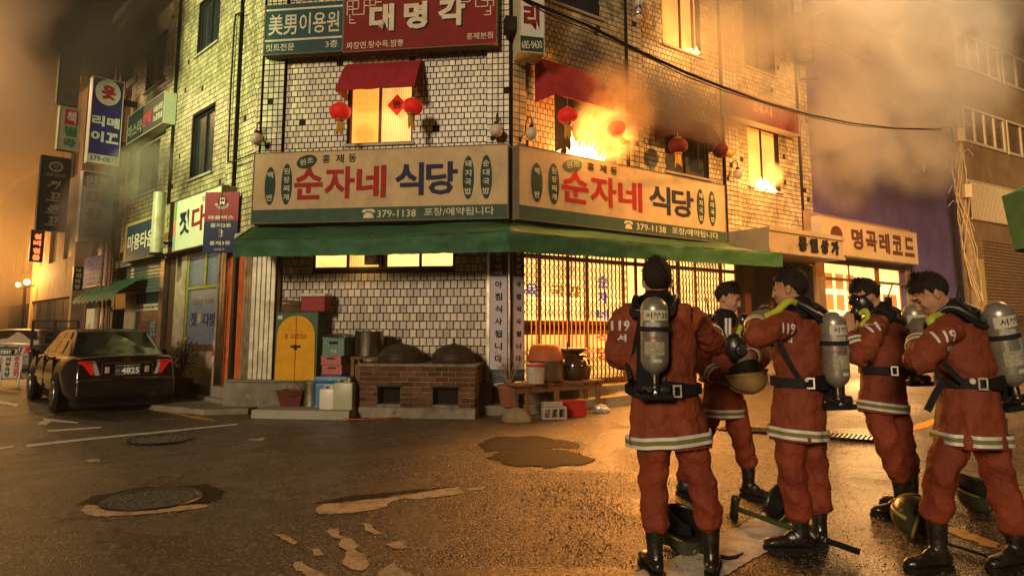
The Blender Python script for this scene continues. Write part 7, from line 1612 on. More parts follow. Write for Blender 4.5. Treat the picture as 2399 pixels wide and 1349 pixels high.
    b = MB(); b.hex([(-.09, .085, -.10), (.09, .085, -.10), (.09, .11, -.10), (-.09, .11, -.10), (-.08, .085, L_*.9), (.08, .085, L_*.9), (.08, .10, L_*.9), (-.08, .10, L_*.9)]); b.box((-.10, -.05, -.14), (.10, .10, -.105), bev=.01); b.build('back_plate', blackp, t)
    # harness follows the coat (built in world coordinates, parented to the tank)
    Mi = M.inverted(); w = lambda v: Mi @ (Vector(v)+rp)
    be, rt = F['be'], F['right']; fw = V(-rt.y, rt.x, 0); a_, c_ = F['belt_r'][0]+.020, F['belt_r'][1]+.020
    b = MB(); n = 40; rings = []
    for k in range(n+1):
        q = 2*math.pi*k/n; o = rt*math.cos(q)*a_+fw*math.sin(q)*c_; u = o.normalized(); p = be+o; rings.append([w(p+V(0, 0, -.030)), w(p+V(0, 0, .030)), w(p+u*.008+V(0, 0, .030)), w(p+u*.008+V(0, 0, -.030))])
    b.ring(rings, True, True); b.build('waist_belt', webb, t)
    # hip pad at the side facing the tank
    b = MB(); rings = []
    back = (M.translation-rp-be); back.z = 0; back.normalize(); q0 = math.atan2(back.dot(fw), back.dot(rt))
    for k in range(13):
        q = q0-1.1+2.2*k/12; o = rt*math.cos(q)*(a_+.012)+fw*math.sin(q)*(c_+.012); u = o.normalized(); h = .055*math.sin(math.pi*(k+1)/14)**.5; p = be+o; rings.append([w(p-V(0, 0, h)), w(p+V(0, 0, h)), w(p+u*.012+V(0, 0, h*.9)), w(p+u*.012-V(0, 0, h*.9))])
    b.ring(rings); b.build('hip_pad', navy, t)
    qc = math.atan2(-1, 0)
    cam_ = (V(0, 0, HC)-rp-be); cam_.z = 0; cam_.normalize(); pc_ = be+cam_*max(a_, c_)*.98+cam_*.012
    b = MB(); sd = cam_.cross(V(0, 0, 1)); qq = pc_-sd*.07 if False else pc_+sd*(-.10)
    for z0_, z1_ in ((-.036, -.026), (.026, .036)): b.hex([w(qq+V(0, 0, z0_)), w(qq+sd*.05+V(0, 0, z0_)), w(qq+sd*.05-cam_*.02+V(0, 0, z0_)), w(qq-cam_*.02+V(0, 0, z0_)), w(qq+V(0, 0, z1_)), w(qq+sd*.05+V(0, 0, z1_)), w(qq+sd*.05-cam_*.02+V(0, 0, z1_)), w(qq-cam_*.02+V(0, 0, z1_))])
    for x_ in (0, .04): b.hex([w(qq+sd*x_+V(0, 0, -.0259)), w(qq+sd*(x_+.01)+V(0, 0, -.0259)), w(qq+sd*(x_+.01)-cam_*.02+V(0, 0, -.0259)), w(qq+sd*x_-cam_*.02+V(0, 0, -.0259)), w(qq+sd*x_+V(0, 0, .0259)), w(qq+sd*(x_+.01)+V(0, 0, .0259)), w(qq+sd*(x_+.01)-cam_*.02+V(0, 0, .0259)), w(qq+sd*x_-cam_*.02+V(0, 0, .0259))])
    b.build('buckle', valve_m, t)
    nk = F['nk']
    for s_ in (F['sL'], F['sR']):       # shoulder straps from the plate top over the shoulder, down the chest, back to the belt
        m = nk.lerp(s_, .55); top_ = m+V(0, 0, .085); bk = m+back*.17-V(0, 0, .02); frn = m-back*.19-V(0, 0, .10); ch_ = F['ch'].lerp(F['ch']+(s_-nk), .5)-back*.21; lowf = be+(s_-nk)*.75-back*.13+V(0, 0, .06); 
        b = MB(); cen = F['ch']; ribbon(b, [w(x) for x in spline([M @ V(0, .08, L_*.8)-rp, bk, top_, frn, ch_], 5)], .045, .012, lambda p, cen=cen: p-w(cen)); b.build('shoulder_strap', webb, t)
        b = MB(); pts = [w(x) for x in spline([M @ V(0, .07, L_*.85)-rp+(s_-nk)*.12, bk+V(0, 0, .03), top_+V(0, 0, .022)+(s_-nk)*.1, frn+V(0, 0, .02)], 6)]; b.tube(pts, .011, 8); b.build('air_hose', hosem, t, smooth=60)
    return t
def hose(F, pts, r, m, label, name='breathing_hose', cat='hose'):
    t = thing(name, label, cat, Matrix.Translation(F['rp'])); P_ = [PY(p[0], p[1], F['Y']+p[2])-F['rp'] for p in pts]
    b = MB(); sp = spline(P_, 8); b.tube(sp, r, 10); b.build('hose', m, t, smooth=60); return t
def strap(F, t, pts, wd, m=webb, name='side_strap'):
    Mi = t.matrix_world.inverted(); P_ = spline([Mi @ PY(p[0], p[1], F['Y']+p[2]) for p in pts], 6); b = MB(); cam_ = Mi.to_3x3() @ V(0, -1, 0); ribbon(b, P_, wd, .004, cam_); b.build(name, m, t)
def back_text(F, s, box, Y, m=None, rot=0, bold=.03):
    """box in photo pixels x0,y0,x1,y1 on the coat"""
    a = PY(box[0], box[3], Y)-F['rp']; c = PY(box[2], box[1], Y)-F['rp']
    text(s, F['root'], m or mat('silver_print', (.62, .58, .52), rough=.4, var=.1), (a.x, a.z, c.x-a.x, c.z-a.z), y=a.y, bold=bold, rot=rot, depth=0, wrap=F['coat'])
# ---- man 1: back to the camera, foreground
Y1 = 4.27
F1 = firefighter('person', 'nearest person seen straight from behind, tank marked 서부25, red coat down to the thighs', Y1,
  dict(head=(1539, 660), neck=(1540, 712), sL=(1466, 744), sR=(1614, 744), eL=(1447, 838, .06), eR=(1672, 806, .22), wL=(1500, 800, .34), wR=(1665, 775, .50), chest=(1540, 785), belt=(1556, 908), hip=(1566, 950), hem=(1571, 1046), hL=(1538, 985), hR=(1600, 985), kL=(1532, 1108, .02), kR=(1636, 1108, .02), aL=(1533, 1232), aR=(1664, 1230), tL=(1506, 1300, .24), tR=(1672, 1300, .26)),
  (.05, 1), (.15, 1, -.06), hem_r=(.25, .17), chest_r=(.245, .155), belt_r=(.20, .145), seed=2, pleat=.035)
T1 = airpack(F1, 'air tank with black characters and a red date, on the nearest firefighter', (1532, 695), (1534, 878), -.255, r=.081, blue=False)
TY = Y1-.5
back_text(F1, '119', (1463, 749, 1506, 775), TY); back_text(F1, '대', (1573, 745, 1604, 777), TY); back_text(F1, '서', (1477, 783, 1499, 803), TY); back_text(F1, '서', (1571, 780, 1592, 802), TY)
strap(F1, T1, [(1500, 740, -.20), (1478, 860, -.06), (1476, 900, -.12)], .022); strap(F1, T1, [(1470, 850, -.05), (1474, 880, -.12), (1478, 900, -.12), (1476, 885, -.2)], .03)
# ---- man 2: facing right, looking down, holding a tan helmet
Y2 = 6.1
F2 = firefighter('person', 'person facing the camera side with bare head, tan helmet held in gloved hands', Y2,
  dict(head=(1706, 699), neck=(1697, 748), sL=(1664, 776, -.12), sR=(1736, 772, .14), eL=(1634, 846, -.20), eR=(1785, 838, .0), wL=(1690, 889, -.42), wR=(1752, 836, -.34), chest=(1700, 806), belt=(1693, 885), hip=(1694, 905), hem=(1696, 978), hL=(1672, 940), hR=(1718, 940), kL=(1632, 1045, .1), kR=(1737, 1025, -.02), aL=(1604, 1122, .1), aR=(1752, 1088), tL=(1636, 1166, .0), tR=(1798, 1155, -.12)),
  (.75, -.66), (.80, -.60, -.34), hands=dict(L=dict(d=(.95, -.05, -.25), n=(-.1, -.6, .75), s=-1, c=.7), R=dict(d=(-.25, -.25, -.9), n=(.3, -.8, .2), s=1, c=.6)), hem_r=(.215, .17), chest_r=(.20, .15), belt_r=(.175, .145), seed=5, pleat=.03)
T2 = airpack(F2, 'air tank mostly hidden behind the firefighter with the tan helmet', (1668, 735), (1668, 860), .30, blue=False)
b = MB(); i_ = F2['P']
for px0, py0, px1, py1 in ((1698, 745, 1700, 800), (1707, 745, 1708, 800)): b.hex([PY(px0, py1, Y2-.185)-F2['rp'], PY(px0+6, py1, Y2-.185)-F2['rp'], PY(px0+6, py1, Y2-.17)-F2['rp'], PY(px0, py1, Y2-.17)-F2['rp'], PY(px0, py0, Y2-.17)-F2['rp'], PY(px0+6, py0, Y2-.17)-F2['rp'], PY(px0+6, py0, Y2-.15)-F2['rp'], PY(px0, py0, Y2-.15)-F2['rp']])
struct(b.build('chest_tape', refw, F2['root']), 'stuff')
t = thing('face_mask', 'black breathing mask hanging on the chest of the firefighter with the tan helmet', 'mask', PY(1722, 812, Y2-.30)); b = MB(); b.sphere((0, 0, 0), .1, 16, 12, sc=(.85, .7, 1.15)); b.lathe([(0, 0), (.04, 0), (.045, .05), (0, .05)], 16, Matrix.Translation((.02, -.06, -.03)) @ Matrix.Rotation(math.pi/2, 4, 'X')); remesh(b.build('facepiece', hosem, t, smooth=60), .01, 1)
t = thing('pressure_gauge', 'round pressure gauge clipped on the left shoulder of the firefighter with the tan helmet', 'gauge', PY(1740, 747, Y2-.22)); b = MB(); b.lathe([(0, 0), (.045, 0), (.048, .02), (.045, .035), (.036, .036), (.036, .03), (0, .03)], 24, Matrix.Rotation(math.pi/2, 4, 'X')); b.build('case', hosem, t, smooth=40); b = MB(); b.lathe([(0, .031), (.035, .031), (.03, .04), (0, .043)], 20, Matrix.Rotation(math.pi/2, 4, 'X')); b.build('glass', valve_m, t, smooth=60)
hose(F2, [(1735, 765, -.22), (1728, 790, -.30), (1735, 800, -.28)], .022, limem, 'short lime hose below the pressure gauge')
# ---- man 3: back turned left, hands at the hose
Y3 = 4.72
F3 = firefighter('person', 'middle person seen from behind left, tugging a lime hose at the collar, tank half turned', Y3,
  dict(head=(1850, 677), neck=(1872, 722), sL=(1842, 758, -.13), sR=(1888, 750, .20), eL=(1775, 788, -.20), eR=(1840, 800, .40), wL=(1768, 752, .05), wR=(1800, 760, .30), chest=(1872, 800), belt=(1870, 892), hip=(1868, 930), hem=(1868, 1030), hL=(1848, 975), hR=(1890, 975, .1), kL=(1852, 1092, -.03), kR=(1906, 1090, .10), aL=(1874, 1205), aR=(1918, 1190, .12), tL=(1803, 1268, .02), tR=(1905, 1240, .36)),
  (-.62, .78), (-.80, .58, -.12), hands=dict(L=dict(d=(.75, .1, .45), n=(-.2, -.7, .6), s=-1, c=.8), R=dict(d=(-.2, .1, .9), n=(0, .9, 0), c=.8)), hem_r=(.185, .185), chest_r=(.20, .165), belt_r=(.165, .15), seed=3, pleat=.03)
T3 = airpack(F3, 'air tank with a pale blue sticker on the middle firefighter', (1949, 730), (1962, 908), -.16, r=.083, lblrot=.35)
TY = Y3-.5
back_text(F3, '119', (1871, 757, 1905, 783), TY, rot=-.08); back_text(F3, '서', (1889, 790, 1909, 806), TY)
strap(F3, T3, [(1825, 800, -.20), (1850, 850, -.19), (1872, 885, -.185)], .032); hose(F3, [(1795, 742, -.05), (1822, 728, -.10), (1848, 706, -.12), (1868, 712, -.08)], .024, limem, 'lime breathing hose held at the collar of the middle firefighter')
# ---- man 4: wearing the mask, behind
Y4 = 5.55
F4 = firefighter('person', 'person wearing a black face mask, raising a bare hand to its chin', Y4,
  dict(head=(2027, 694), neck=(2064, 735), sL=(2052, 766, -.14), sR=(2098, 758, .20), eL=(2018, 838, -.22), eR=(2030, 830, .35), wL=(1992, 778, -.10), wR=(2000, 770, .2), chest=(2078, 808), belt=(2070, 865), hip=(2068, 890), hem=(2066, 966), hL=(2050, 930), hR=(2086, 930, .1), kL=(2076, 1032, -.05), kR=(2112, 1030, .12), aL=(2108, 1118), aR=(2132, 1105, .15), tL=(2042, 1198, .0), tR=(2060, 1165, .32)),
  (-.85, .5), (-.86, .10, -.42), gloves='L', hands=dict(L=dict(d=(.05, .1, .95), n=(-.1, -.9, 0), s=1, c=.35), R=dict(d=(.2, 0, .9), n=(0, .9, 0), c=.6)), hem_r=(.17, .18), chest_r=(.19, .165), belt_r=(.165, .155), seed=7, mask=True, pleat=.03)
T4 = airpack(F4, 'air tank half hidden between the two right firefighters', (2138, 712), (2150, 862), -.02, r=.088, tag_='서부2', blue=False)
HM = F4['HM']; rt4 = F4['root']
b = MB(); b.add(*sph((0, .045, -.035), .1, (.80, .80, .95)), HM); b.add(*sph((0, .115, -.072), .05, (.9, .8, .9)), HM); remesh(b.build('facepiece', hosem, rt4), .008, 2)
b = MB(); b.add(*sph((0, .075, .005), .082, (.86, .66, .62)), HM); b.build('visor', mat('visor_glass', (.02, .015, .012), rough=.06, spec=.9), rt4, smooth=70)
b = MB(); b.lathe([(0, 0), (.034, 0), (.038, .03), (.03, .045), (0, .045)], 18, HM @ Matrix.Translation((0, .145, -.08)) @ Matrix.Rotation(-math.pi/2, 4, 'X')); b.build('filter_port', valve_m, rt4, smooth=40)
b = MB()
for x_, z0_, z1_ in ((.0, .06, .13), (.085, .02, .0), (-.085, .02, .0)): b.tube([HM @ V(x_*.9, .06, z0_), HM @ V(x_, -.02, z1_+.015), HM @ V(x_*.5, -.118, .03)], .010, 6)
struct(b.build('head_straps', webb, rt4), 'stuff')
hose(F4, [(2015, 735, -.06), (2028, 728, -.10), (2032, 745, -.12), (2015, 765, -.14)], .022, limem, 'lime hose below the black face mask'); back_text(F4, '11', (2082, 756, 2104, 778), Y4-.5, rot=.25)
# ---- man 5: right edge, head bowed, wide stance
Y5 = 4.36
F5 = firefighter('person', 'rightmost whole person, head bowed over gloved fists, legs wide apart', Y5,
  dict(head=(2180, 690), neck=(2228, 738), sL=(2218, 772, -.15), sR=(2262, 758, .22), eL=(2152, 852, -.22), eR=(2180, 850, .35), wL=(2154, 788, -.02), wR=(2168, 800, .22), chest=(2252, 815), belt=(2268, 893), hip=(2274, 935), hem=(2276, 1043), hL=(2250, 985), hR=(2308, 985, .06), kL=(2206, 1100, -.05), kR=(2338, 1108, .06), aL=(2194, 1212), aR=(2376, 1240, .02), tL=(2112, 1290, -.05), tR=(2322, 1328, -.05)),
  (-.88, .35), (-.80, .22, -.60), hands=dict(L=dict(d=(.12, .15, .95), n=(-.5, -.8, .1), s=1, c=1.1), R=dict(d=(.1, 0, .95), n=(-.2, .9, 0), c=1.0)), hem_r=(.245, .20), chest_r=(.205, .17), belt_r=(.175, .155), seed=9, pleat=.045)
T5 = airpack(F5, 'big dented air tank with a blue sticker, leaning on the rightmost firefighter', (2328, 706), (2376, 905), -.12, r=.090, tag_='서부2', lblrot=.15)
TY = Y5-.5
back_text(F5, '119', (2258, 775, 2302, 803), TY, rot=.15); back_text(F5, '서부', (2280, 810, 2306, 827), TY, rot=.1)
strap(F5, T5, [(2210, 850, -.20), (2240, 880, -.19), (2256, 896, -.19)], .034); strap(F5, T5, [(2208, 895, -.20), (2190, 925, -.22), (2172, 962, -.22)], .045, name='loose_belt_end'); strap(F5, T5, [(2188, 862, -.18), (2196, 885, -.2), (2210, 896, -.2)], .016)
hose(F5, [(2188, 768, -.14), (2180, 752, -.14), (2190, 742, -.10), (2205, 736, -.05)], .026, limem, 'short lime hose cuff at the chin of the rightmost firefighter')
t = thing('belt_badge', 'round white badge on the belt of the rightmost firefighter', 'badge', PY(2278, 893, Y5-.20)); b = MB(); b.lathe([(0, 0), (.019, 0), (.017, .008), (0, .01)], 20, Matrix.Rotation(math.pi/2, 4, 'X')); b.build('disc', pw, t)
t = thing('belt_badge', 'small round badge on the belt of the middle firefighter', 'badge', PY(1889, 890, Y3-.20)); b = MB(); b.lathe([(0, 0), (.013, 0), (.012, .008), (0, .01)], 20, Matrix.Rotation(math.pi/2, 4, 'X')); b.build('disc', pw, t)
# radio aerials
for F_, p0, p1, lb in ((F1, (1580, 700), (1574, 668), 'nearest'), (F2, (1660, 735), (1654, 695), 'tan-helmet'), (F4, (2080, 696), (2091, 665), 'masked'), (F5, (2241, 698), (2245, 670), 'rightmost')):
    t = thing('radio', 'radio with thin aerial at the shoulder of the %s firefighter' % lb, 'radio', Matrix.Translation(PY(*p0, F_['Y']-.02))); d_ = PY(*p1, F_['Y']-.02)-PY(*p0, F_['Y']-.02); b = MB(); b.tube([(0, 0, 0), d_], [.006, .004], 6); b.build('aerial', blackp, t); b = MB(); b.box((-.025, -.015, -.12), (.025, .015, .0), bev=.005); b.build('case', blackp, t)
# sixth firefighter, only an elbow and a coat edge in the frame
F6 = firefighter('person', 'person almost wholly beyond the right edge, only an elbow and coat edge showing', 4.55,
  dict(head=(2520, 690), neck=(2515, 742), sL=(2462, 770), sR=(2580, 770), eL=(2420, 850, .0), eR=(2620, 850), wL=(2450, 920, .2), wR=(2600, 930, .2), chest=(2515, 815), belt=(2515, 900), hip=(2515, 940), hem=(2512, 1045), hL=(2485, 985), hR=(2545, 985), kL=(2482, 1100), kR=(2550, 1100), aL=(2480, 1215), aR=(2556, 1215), tL=(2470, 1270, .2), tR=(2566, 1270, .2)),
  (.1, 1), (.1, 1, 0), hem_r=(.24, .18), seed=11)
# ================================================================ helmets and tools
hel_d = mat('sooty_helmet_shell', (.05, .055, .03), rough=.3, var=.5, vs=8, spec=.6, dirt=(.015, .012, .01, .8), ds=6); hel_y = mat('yellow_helmet_trim', (.36, .27, .04), rough=.4, var=.3); hel_t = mat('tan_helmet_shell', (.36, .22, .08), rough=.5, var=.3, vs=6, dirt=(.13, .07, .03, .6), ds=5); lin = mat('helmet_lining', (.012, .010, .009), rough=.9, var=.4)
def helmet(M, label, shell=hel_d, trim=hel_y, s=1.0):
    """upturned bowl when M is identity: crown at -z, opening upward"""
    t = thing('fire_helmet', label, 'helmet', M); rings = []; R_ = .145*s
    n = 30; prof = [(.15, -1.0), (.45, -.90), (.72, -.70), (.90, -.42), (.98, -.12), (1.0, .15), (1.04, .30), (1.10, .34)]
    for r, z in prof: rings.append([(R_*r*math.cos(a), R_*1.18*r*math.sin(a)*(1+.06*(math.sin(a) < 0)), R_*z+.012*math.sin(a)) for a in [2*math.pi*k/n for k in range(n)]])
    inner = []
    for r, z in ((1.06, .33), (.93, .28), (.90, .0), (.82, -.35), (.6, -.65), (.25, -.82)): inner.append([(R_*r*math.cos(a), R_*1.18*r*math.sin(a), R_*z) for a in [2*math.pi*k/n for k in range(n)]])
    b = MB(); b.ring(rings, True, False); b.build('shell', shell, t, smooth=60); b = MB(); b.ring([rings[-1]]+inner, False, True); b.build('lining', lin, t, smooth=60)
    b = MB(); b.tube([(R_*1.02*math.cos(a), R_*1.20*math.sin(a), R_*.20) for a in [2*math.pi*k/32 for k in range(33)]], .010*s, 6); b.build('trim', trim, t, smooth=60)
    b = MB(); b.tube([(0, R_*1.21*math.sin(a)*1.0, -R_*1.0*math.cos(a)+0) for a in [-1.35+2.7*k/16 for k in range(17)]], .014*s, 6, flat=.6); b.build('crest', trim, t, smooth=60)
    b = MB(); b.tube([(R_*1.01*math.cos(a), 0, R_*1.0*math.sin(a)) for a in [math.pi+math.pi*k/16 for k in range(17)]], .007*s, 6); b.build('cross_band', trim, t, smooth=60)
    # neck curtain hanging out of the bowl
    b = MB(); v = [(R_*.75*math.cos(a), R_*1.0*math.sin(a)+(.02 if k else 0)*math.sin(a*3), R_*(.3+.75*k*(.7+.3*math.sin(a*2+1)))) for k in (0, 1) for a in [2.0+2.6*i/12 for i in range(13)]]; b.add(v, [(i, i+1, 14+i, 13+i) for i in range(12)]); o = b.build('neck_curtain', navy, t, smooth=70); md = o.modifiers.new('s', 'SOLIDIFY'); md.thickness = .008
    return t
def onroad(px, py, h): q = G(px, py); return V(q.x, q.y, gz2(q.x, q.y)+h)
helmet(Matrix.Translation(onroad(1602, 1290, .150)) @ Matrix.Rotation(.35, 4, 'X') @ Matrix.Rotation(.2, 4, 'Z'), 'upturned sooty helmet between the boots of the nearest firefighter', s=1.0)
helmet(Matrix.Translation(onroad(1836, 1225, .145)) @ Matrix.Rotation(-1.2, 4, 'Y') @ Matrix.Rotation(.3, 4, 'Z'), 'helmet on its side behind the boot of the middle firefighter', s=.92)
helmet(Matrix.Translation(onroad(2146, 1255, .150)) @ Matrix.Rotation(2.5, 4, 'Z') @ Matrix.Rotation(-1.9, 4, 'Y'), 'dark helmet with yellow bands leaning on the boot of the rightmost firefighter', s=1.0)
helmet(Matrix.Translation(onroad(2290, 1192, .140)) @ Matrix.Rotation(.2, 4, 'X'), 'upturned dark helmet seen between the legs of the rightmost firefighter', s=1.0)
helmet(Matrix.Translation(PY(1748, 882, Y2-.50)) @ Matrix.Rotation(-.15, 4, 'Y') @ Matrix.Rotation(1.2, 4, 'Z'), 'tan helmet held upside down in gloved hands', hel_t, hel_t, s=.92)
# sledgehammer
a = onroad(1722, 1215, .09); c = onroad(2012, 1303, .035); ax = (c-a).normalized()
t = thing('sledgehammer', 'long sledgehammer lying head first on the white road bar', 'hammer', Matrix.Translation(a)); b = MB(); sd = V(0, 0, 1).cross(ax).normalized(); hd_ = V(.05, -.25, .95).normalized()
b.tube([-hd_*.088, -hd_*.075, -hd_*.03, hd_*.03, hd_*.08, hd_*.092], [.030, .036, .030, .030, .036, .028], 8); b.build('head', mat('hammer_steel', (.10, .08, .06), rough=.35, metal=.7, var=.5, vs=12), t, smooth=40)
L_ = (c-a).length; b = MB(); b.tube([-ax*.03, ax*L_*.60], .018, 10); b.build('handle', mat('dark_green_grip', (.05, .06, .03), rough=.5, var=.3), t, smooth=50); b = MB(); b.tube([ax*L_*.601, ax*L_*.78], .017, 10); b.build('handle', mat('grey_grip', (.3, .29, .26), rough=.4), t, smooth=50); b = MB(); b.tube([ax*L_*.781, ax*L_], .020, 10); b.build('grip', blackp, t, smooth=50)
a = onroad(1555, 1275, .02); c = onroad(1735, 1318, .02); t = thing('pry_bar', 'black pry bar lying behind the boots of the nearest firefighter', 'pry bar', Matrix.Translation(a)); b = MB(); b.tube([(0, 0, 0), (c-a)*.85, (c-a)*.95+V(0, 0, .02), (c-a)+V(.02, 0, .05)], [.014, .014, .012, .004], 8); b.build('bar', blackp, t, smooth=50)
a = onroad(2215, 1275, .02); c = onroad(2345, 1318, .02); t = thing('steel_rod', 'thin black rod lying between the boots of the rightmost firefighter', 'rod', Matrix.Translation(a)); b = MB(); b.tube([(0, 0, 0), c-a], .010, 8); b.build('rod', blackp, t, smooth=50)
# ================================================================ lamps: street lamps added for their light, then the sources in view
def lamp(kind, name, loc, energy, col, size=.2, to=None, spot=None, blend=.5, parent=None):
    l = bpy.data.lights.new(name, kind); l.energy = energy; l.color = col
    if kind in ('POINT', 'SPOT'): l.shadow_soft_size = size
    else: l.shape = 'RECTANGLE'; l.size, l.size_y = size
    if spot: l.spot_size = R(spot); l.spot_blend = blend
    o = bpy.data.objects.new(name, l); COL.objects.link(o); o.location = loc
    if to is not None: aim(o, Vector(to)-Vector(loc))
    return o
def street_lamp(x, y, z, label, col, energy, to=None, spot=120, dirv=(1, 0), size=.18):  # added lamp on its own pole, put in for the light it gives
    t = thing('street_lamp', label, 'street lamp', Matrix.Translation((x, y, gz(x, y)))); z0 = z-gz(x, y)
    d = Vector((*dirv, 0)).normalized()*1.2
    b = MB(); b.tube([(-d.x, -d.y, 0), (-d.x, -d.y, z0-.5), (-d.x*.8, -d.y*.8, z0+.1), (0, 0, z0+.2)], [.09, .06, .05, .04], 10); b.build('pole', frame_m, t, smooth=50)
    b = MB(); b.box((-.28, -.16, z0+.10), (.28, .16, z0+.24), bev=.04); b.build('lamp_head', alu, t)
    b = MB(); b.box((-.2, -.1, z0+.085), (.2, .1, z0+.099)); b.build('lens', mat('lens_'+label[:6], (.8, .7, .5), emit=col, es=12, var=0), t)
    if to is None: lamp('POINT', 'added_street_light', (x, y, z-.1), energy, col, size)
    else: lamp('SPOT', 'added_street_light', (x, y, z-.05), energy, col, size, to, spot)
GREEN = (.80, 1, .42); SOD = (1, .50, .13); TUNG = (1, .74, .42)
street_lamp(-10.5, 9.2, 7.6, 'greenish street lamp opposite the left wall', GREEN, 4200, to=FL.g((-3.2, 0, 6.6)), spot=72, dirv=(-1, -.4))  # added unseen lamp, gives the left wall its green light
street_lamp(-22, 26, 4.6, 'orange street lamp down the hazy left street', SOD, 2600, dirv=(-1, -.6))  # added lamp, lights the haze and smoke of the left street
street_lamp(-30, 40, 6.2, 'farther orange street lamp at the end of the left street', SOD, 7000, dirv=(-1, -.6))  # added, deepens the orange glow at the far end
street_lamp(17.5, 17.0, 12.5, 'tall warm lamp over the right street above the frame', (1, .50, .17), 7000, to=(1.5, 4.5, 0), spot=75, dirv=(-1, 0), size=.25)  # added floodlight and pole, backlights the firefighters from out of view
street_lamp(9.5, 10.2, 7.5, 'orange street lamp high over the right street', (1, .42, .09), 5000, to=(9, 17, 3.0), spot=140, dirv=(1, -.2))  # added unseen lamp, warms the walls and road on the right
# two small lamps seen through the haze at the far left
t = thing('street_lamp', 'pair of bright lamps in the orange haze at the far left', 'street lamp', Matrix.Translation(PY(60, 662, 26)-Vector((0, 0, 2.9)))) 
b = MB(); b.tube([(0, 0, 0), (0, 0, 2.7)], .06, 8); b.tube([(-.35, 0, 2.65), (.35, 0, 2.8)], .03, 6); b.build('pole', frame_m, t)
for k, x in enumerate((.05, -.28)): b = MB(); b.sphere((x, 0, 2.92-.1*k), .11-.02*k, 12, 8); b.build('lamp_head', mat('lamp_globe_hot', (1, .8, .5), emit=(1, .62, .22), es=14, var=0), t)
lamp('POINT', 'haze_light', PY(60, 640, 26), 900, SOD, .2)
# light coming out of the restaurant, the record shop and the fires
lamp('AREA', 'restaurant_light', FR.g((2.7, -.08, 1.9)), 700, (1, .36, .07), (4.6, 2.3), to=FR.g((2.7, -6, .6)))
lamp('AREA', 'shop_light', FR.g((xs0+2, -.1, 1.9)), 300, (1, .5, .16), (3.2, 1.9), to=FR.g((xs0+2, -6, .8)))
fire1 = FR.at(1350, 335, -.25); lamp('POINT', 'fire_light', FR.g((fire1.x, -.35, fire1.z-.1)), 520, (1, .36, .07), .25)
fire2 = FR.at(1785, 425, -.2); lamp('POINT', 'fire_light', FR.g((fire2.x, -.45, fire2.z+.1)), 300, (1, .38, .08), .2)
fire3 = FR.at(1620, 100, -.2); lamp('POINT', 'fire_light', FR.g((fire3.x, -.5, fire3.z)), 90, (1, .42, .1), .2)
lamp('POINT', 'window_light', FC.g((FC.at(890, 260).x, -.4, FC.at(890, 270).z)), 14, (1, .6, .2), .4)
lamp('POINT', 'window_light', FC.g((2.1, -.3, 2.62)), 6, (1, .6, .2), .1)
# ---------------------------------------------------------------- flames
def flame_mat(name, es):
    m = bpy.data.materials.new(name); m.use_nodes = True; N = m.node_tree.nodes; L = m.node_tree.links; N.clear()
    o = N.new('ShaderNodeOutputMaterial'); em = N.new('ShaderNodeEmission'); lw = N.new('ShaderNodeLayerWeight'); lw.inputs[0].default_value = .35
    cr = N.new('ShaderNodeValToRGB'); e = cr.color_ramp.elements; e[0].color = (1, .72, .25, 1); e[1].color = (1, .22, .01, 1); e[1].position = .8
    tr = N.new('ShaderNodeBsdfTransparent'); mx = N.new('ShaderNodeMixShader'); po = N.new('ShaderNodeMath'); po.operation = 'POWER'; po.inputs[1].default_value = 1.3
    L.new(lw.outputs['Facing'], cr.inputs[0]); L.new(cr.outputs[0], em.inputs[0]); em.inputs[1].default_value = es
    L.new(lw.outputs['Facing'], po.inputs[0]); L.new(po.outputs[0], mx.inputs[0]); L.new(em.outputs[0], mx.inputs[1]); L.new(tr.outputs[0], mx.inputs[2]); L.new(mx.outputs[0], o.inputs[0])
    return m
flm = flame_mat('flame', 9)
def flames(fr, px0, px1, py, hmax, n, label, seed, y=.05):
    a, c = fr.at(px0, py, y), fr.at(px1, py, y); w = c.x-a.x
    t = thing('flames', label, 'fire', fr.M @ Matrix.Translation(a)); rr = random.Random(seed)
    for k in range(n):
        x = w*(k+.5)/n+rr.uniform(-.05, .05); h = hmax*rr.uniform(.5, 1)*(1-.6*abs(2*k/(n-1 or 1)-1)**2); r = rr.uniform(.07, .13); ph = rr.uniform(0, 6); rings = []
        for j in range(9):
            q = j/8; rad = r*max(.02, (1-q)**.8*(.6+1.0*q*(1-q)*2)); cx_ = x+.06*math.sin(q*5+ph)*q*2; cyy = -.03+.05*math.cos(q*4+ph)*q-.10*q
            rings.append([(cx_+rad*math.cos(i*.7854), cyy+rad*math.sin(i*.7854), h*q-.05) for i in range(8)])
        b = MB(); b.ring(rings); b.build('flame', flm, t, smooth=80)
flames(FR, 1306, 1412, 378, .75, 15, 'low bright flames pouring over the burning window sill under the red lantern', 1)
flames(FR, 1760, 1812, 439, .45, 8, 'small bright flames on the sill under the opening-hours sign', 2)
flames(FR, 1606, 1632, 116, .22, 3, 'tiny flames at the sill of the topmost orange window', 3)
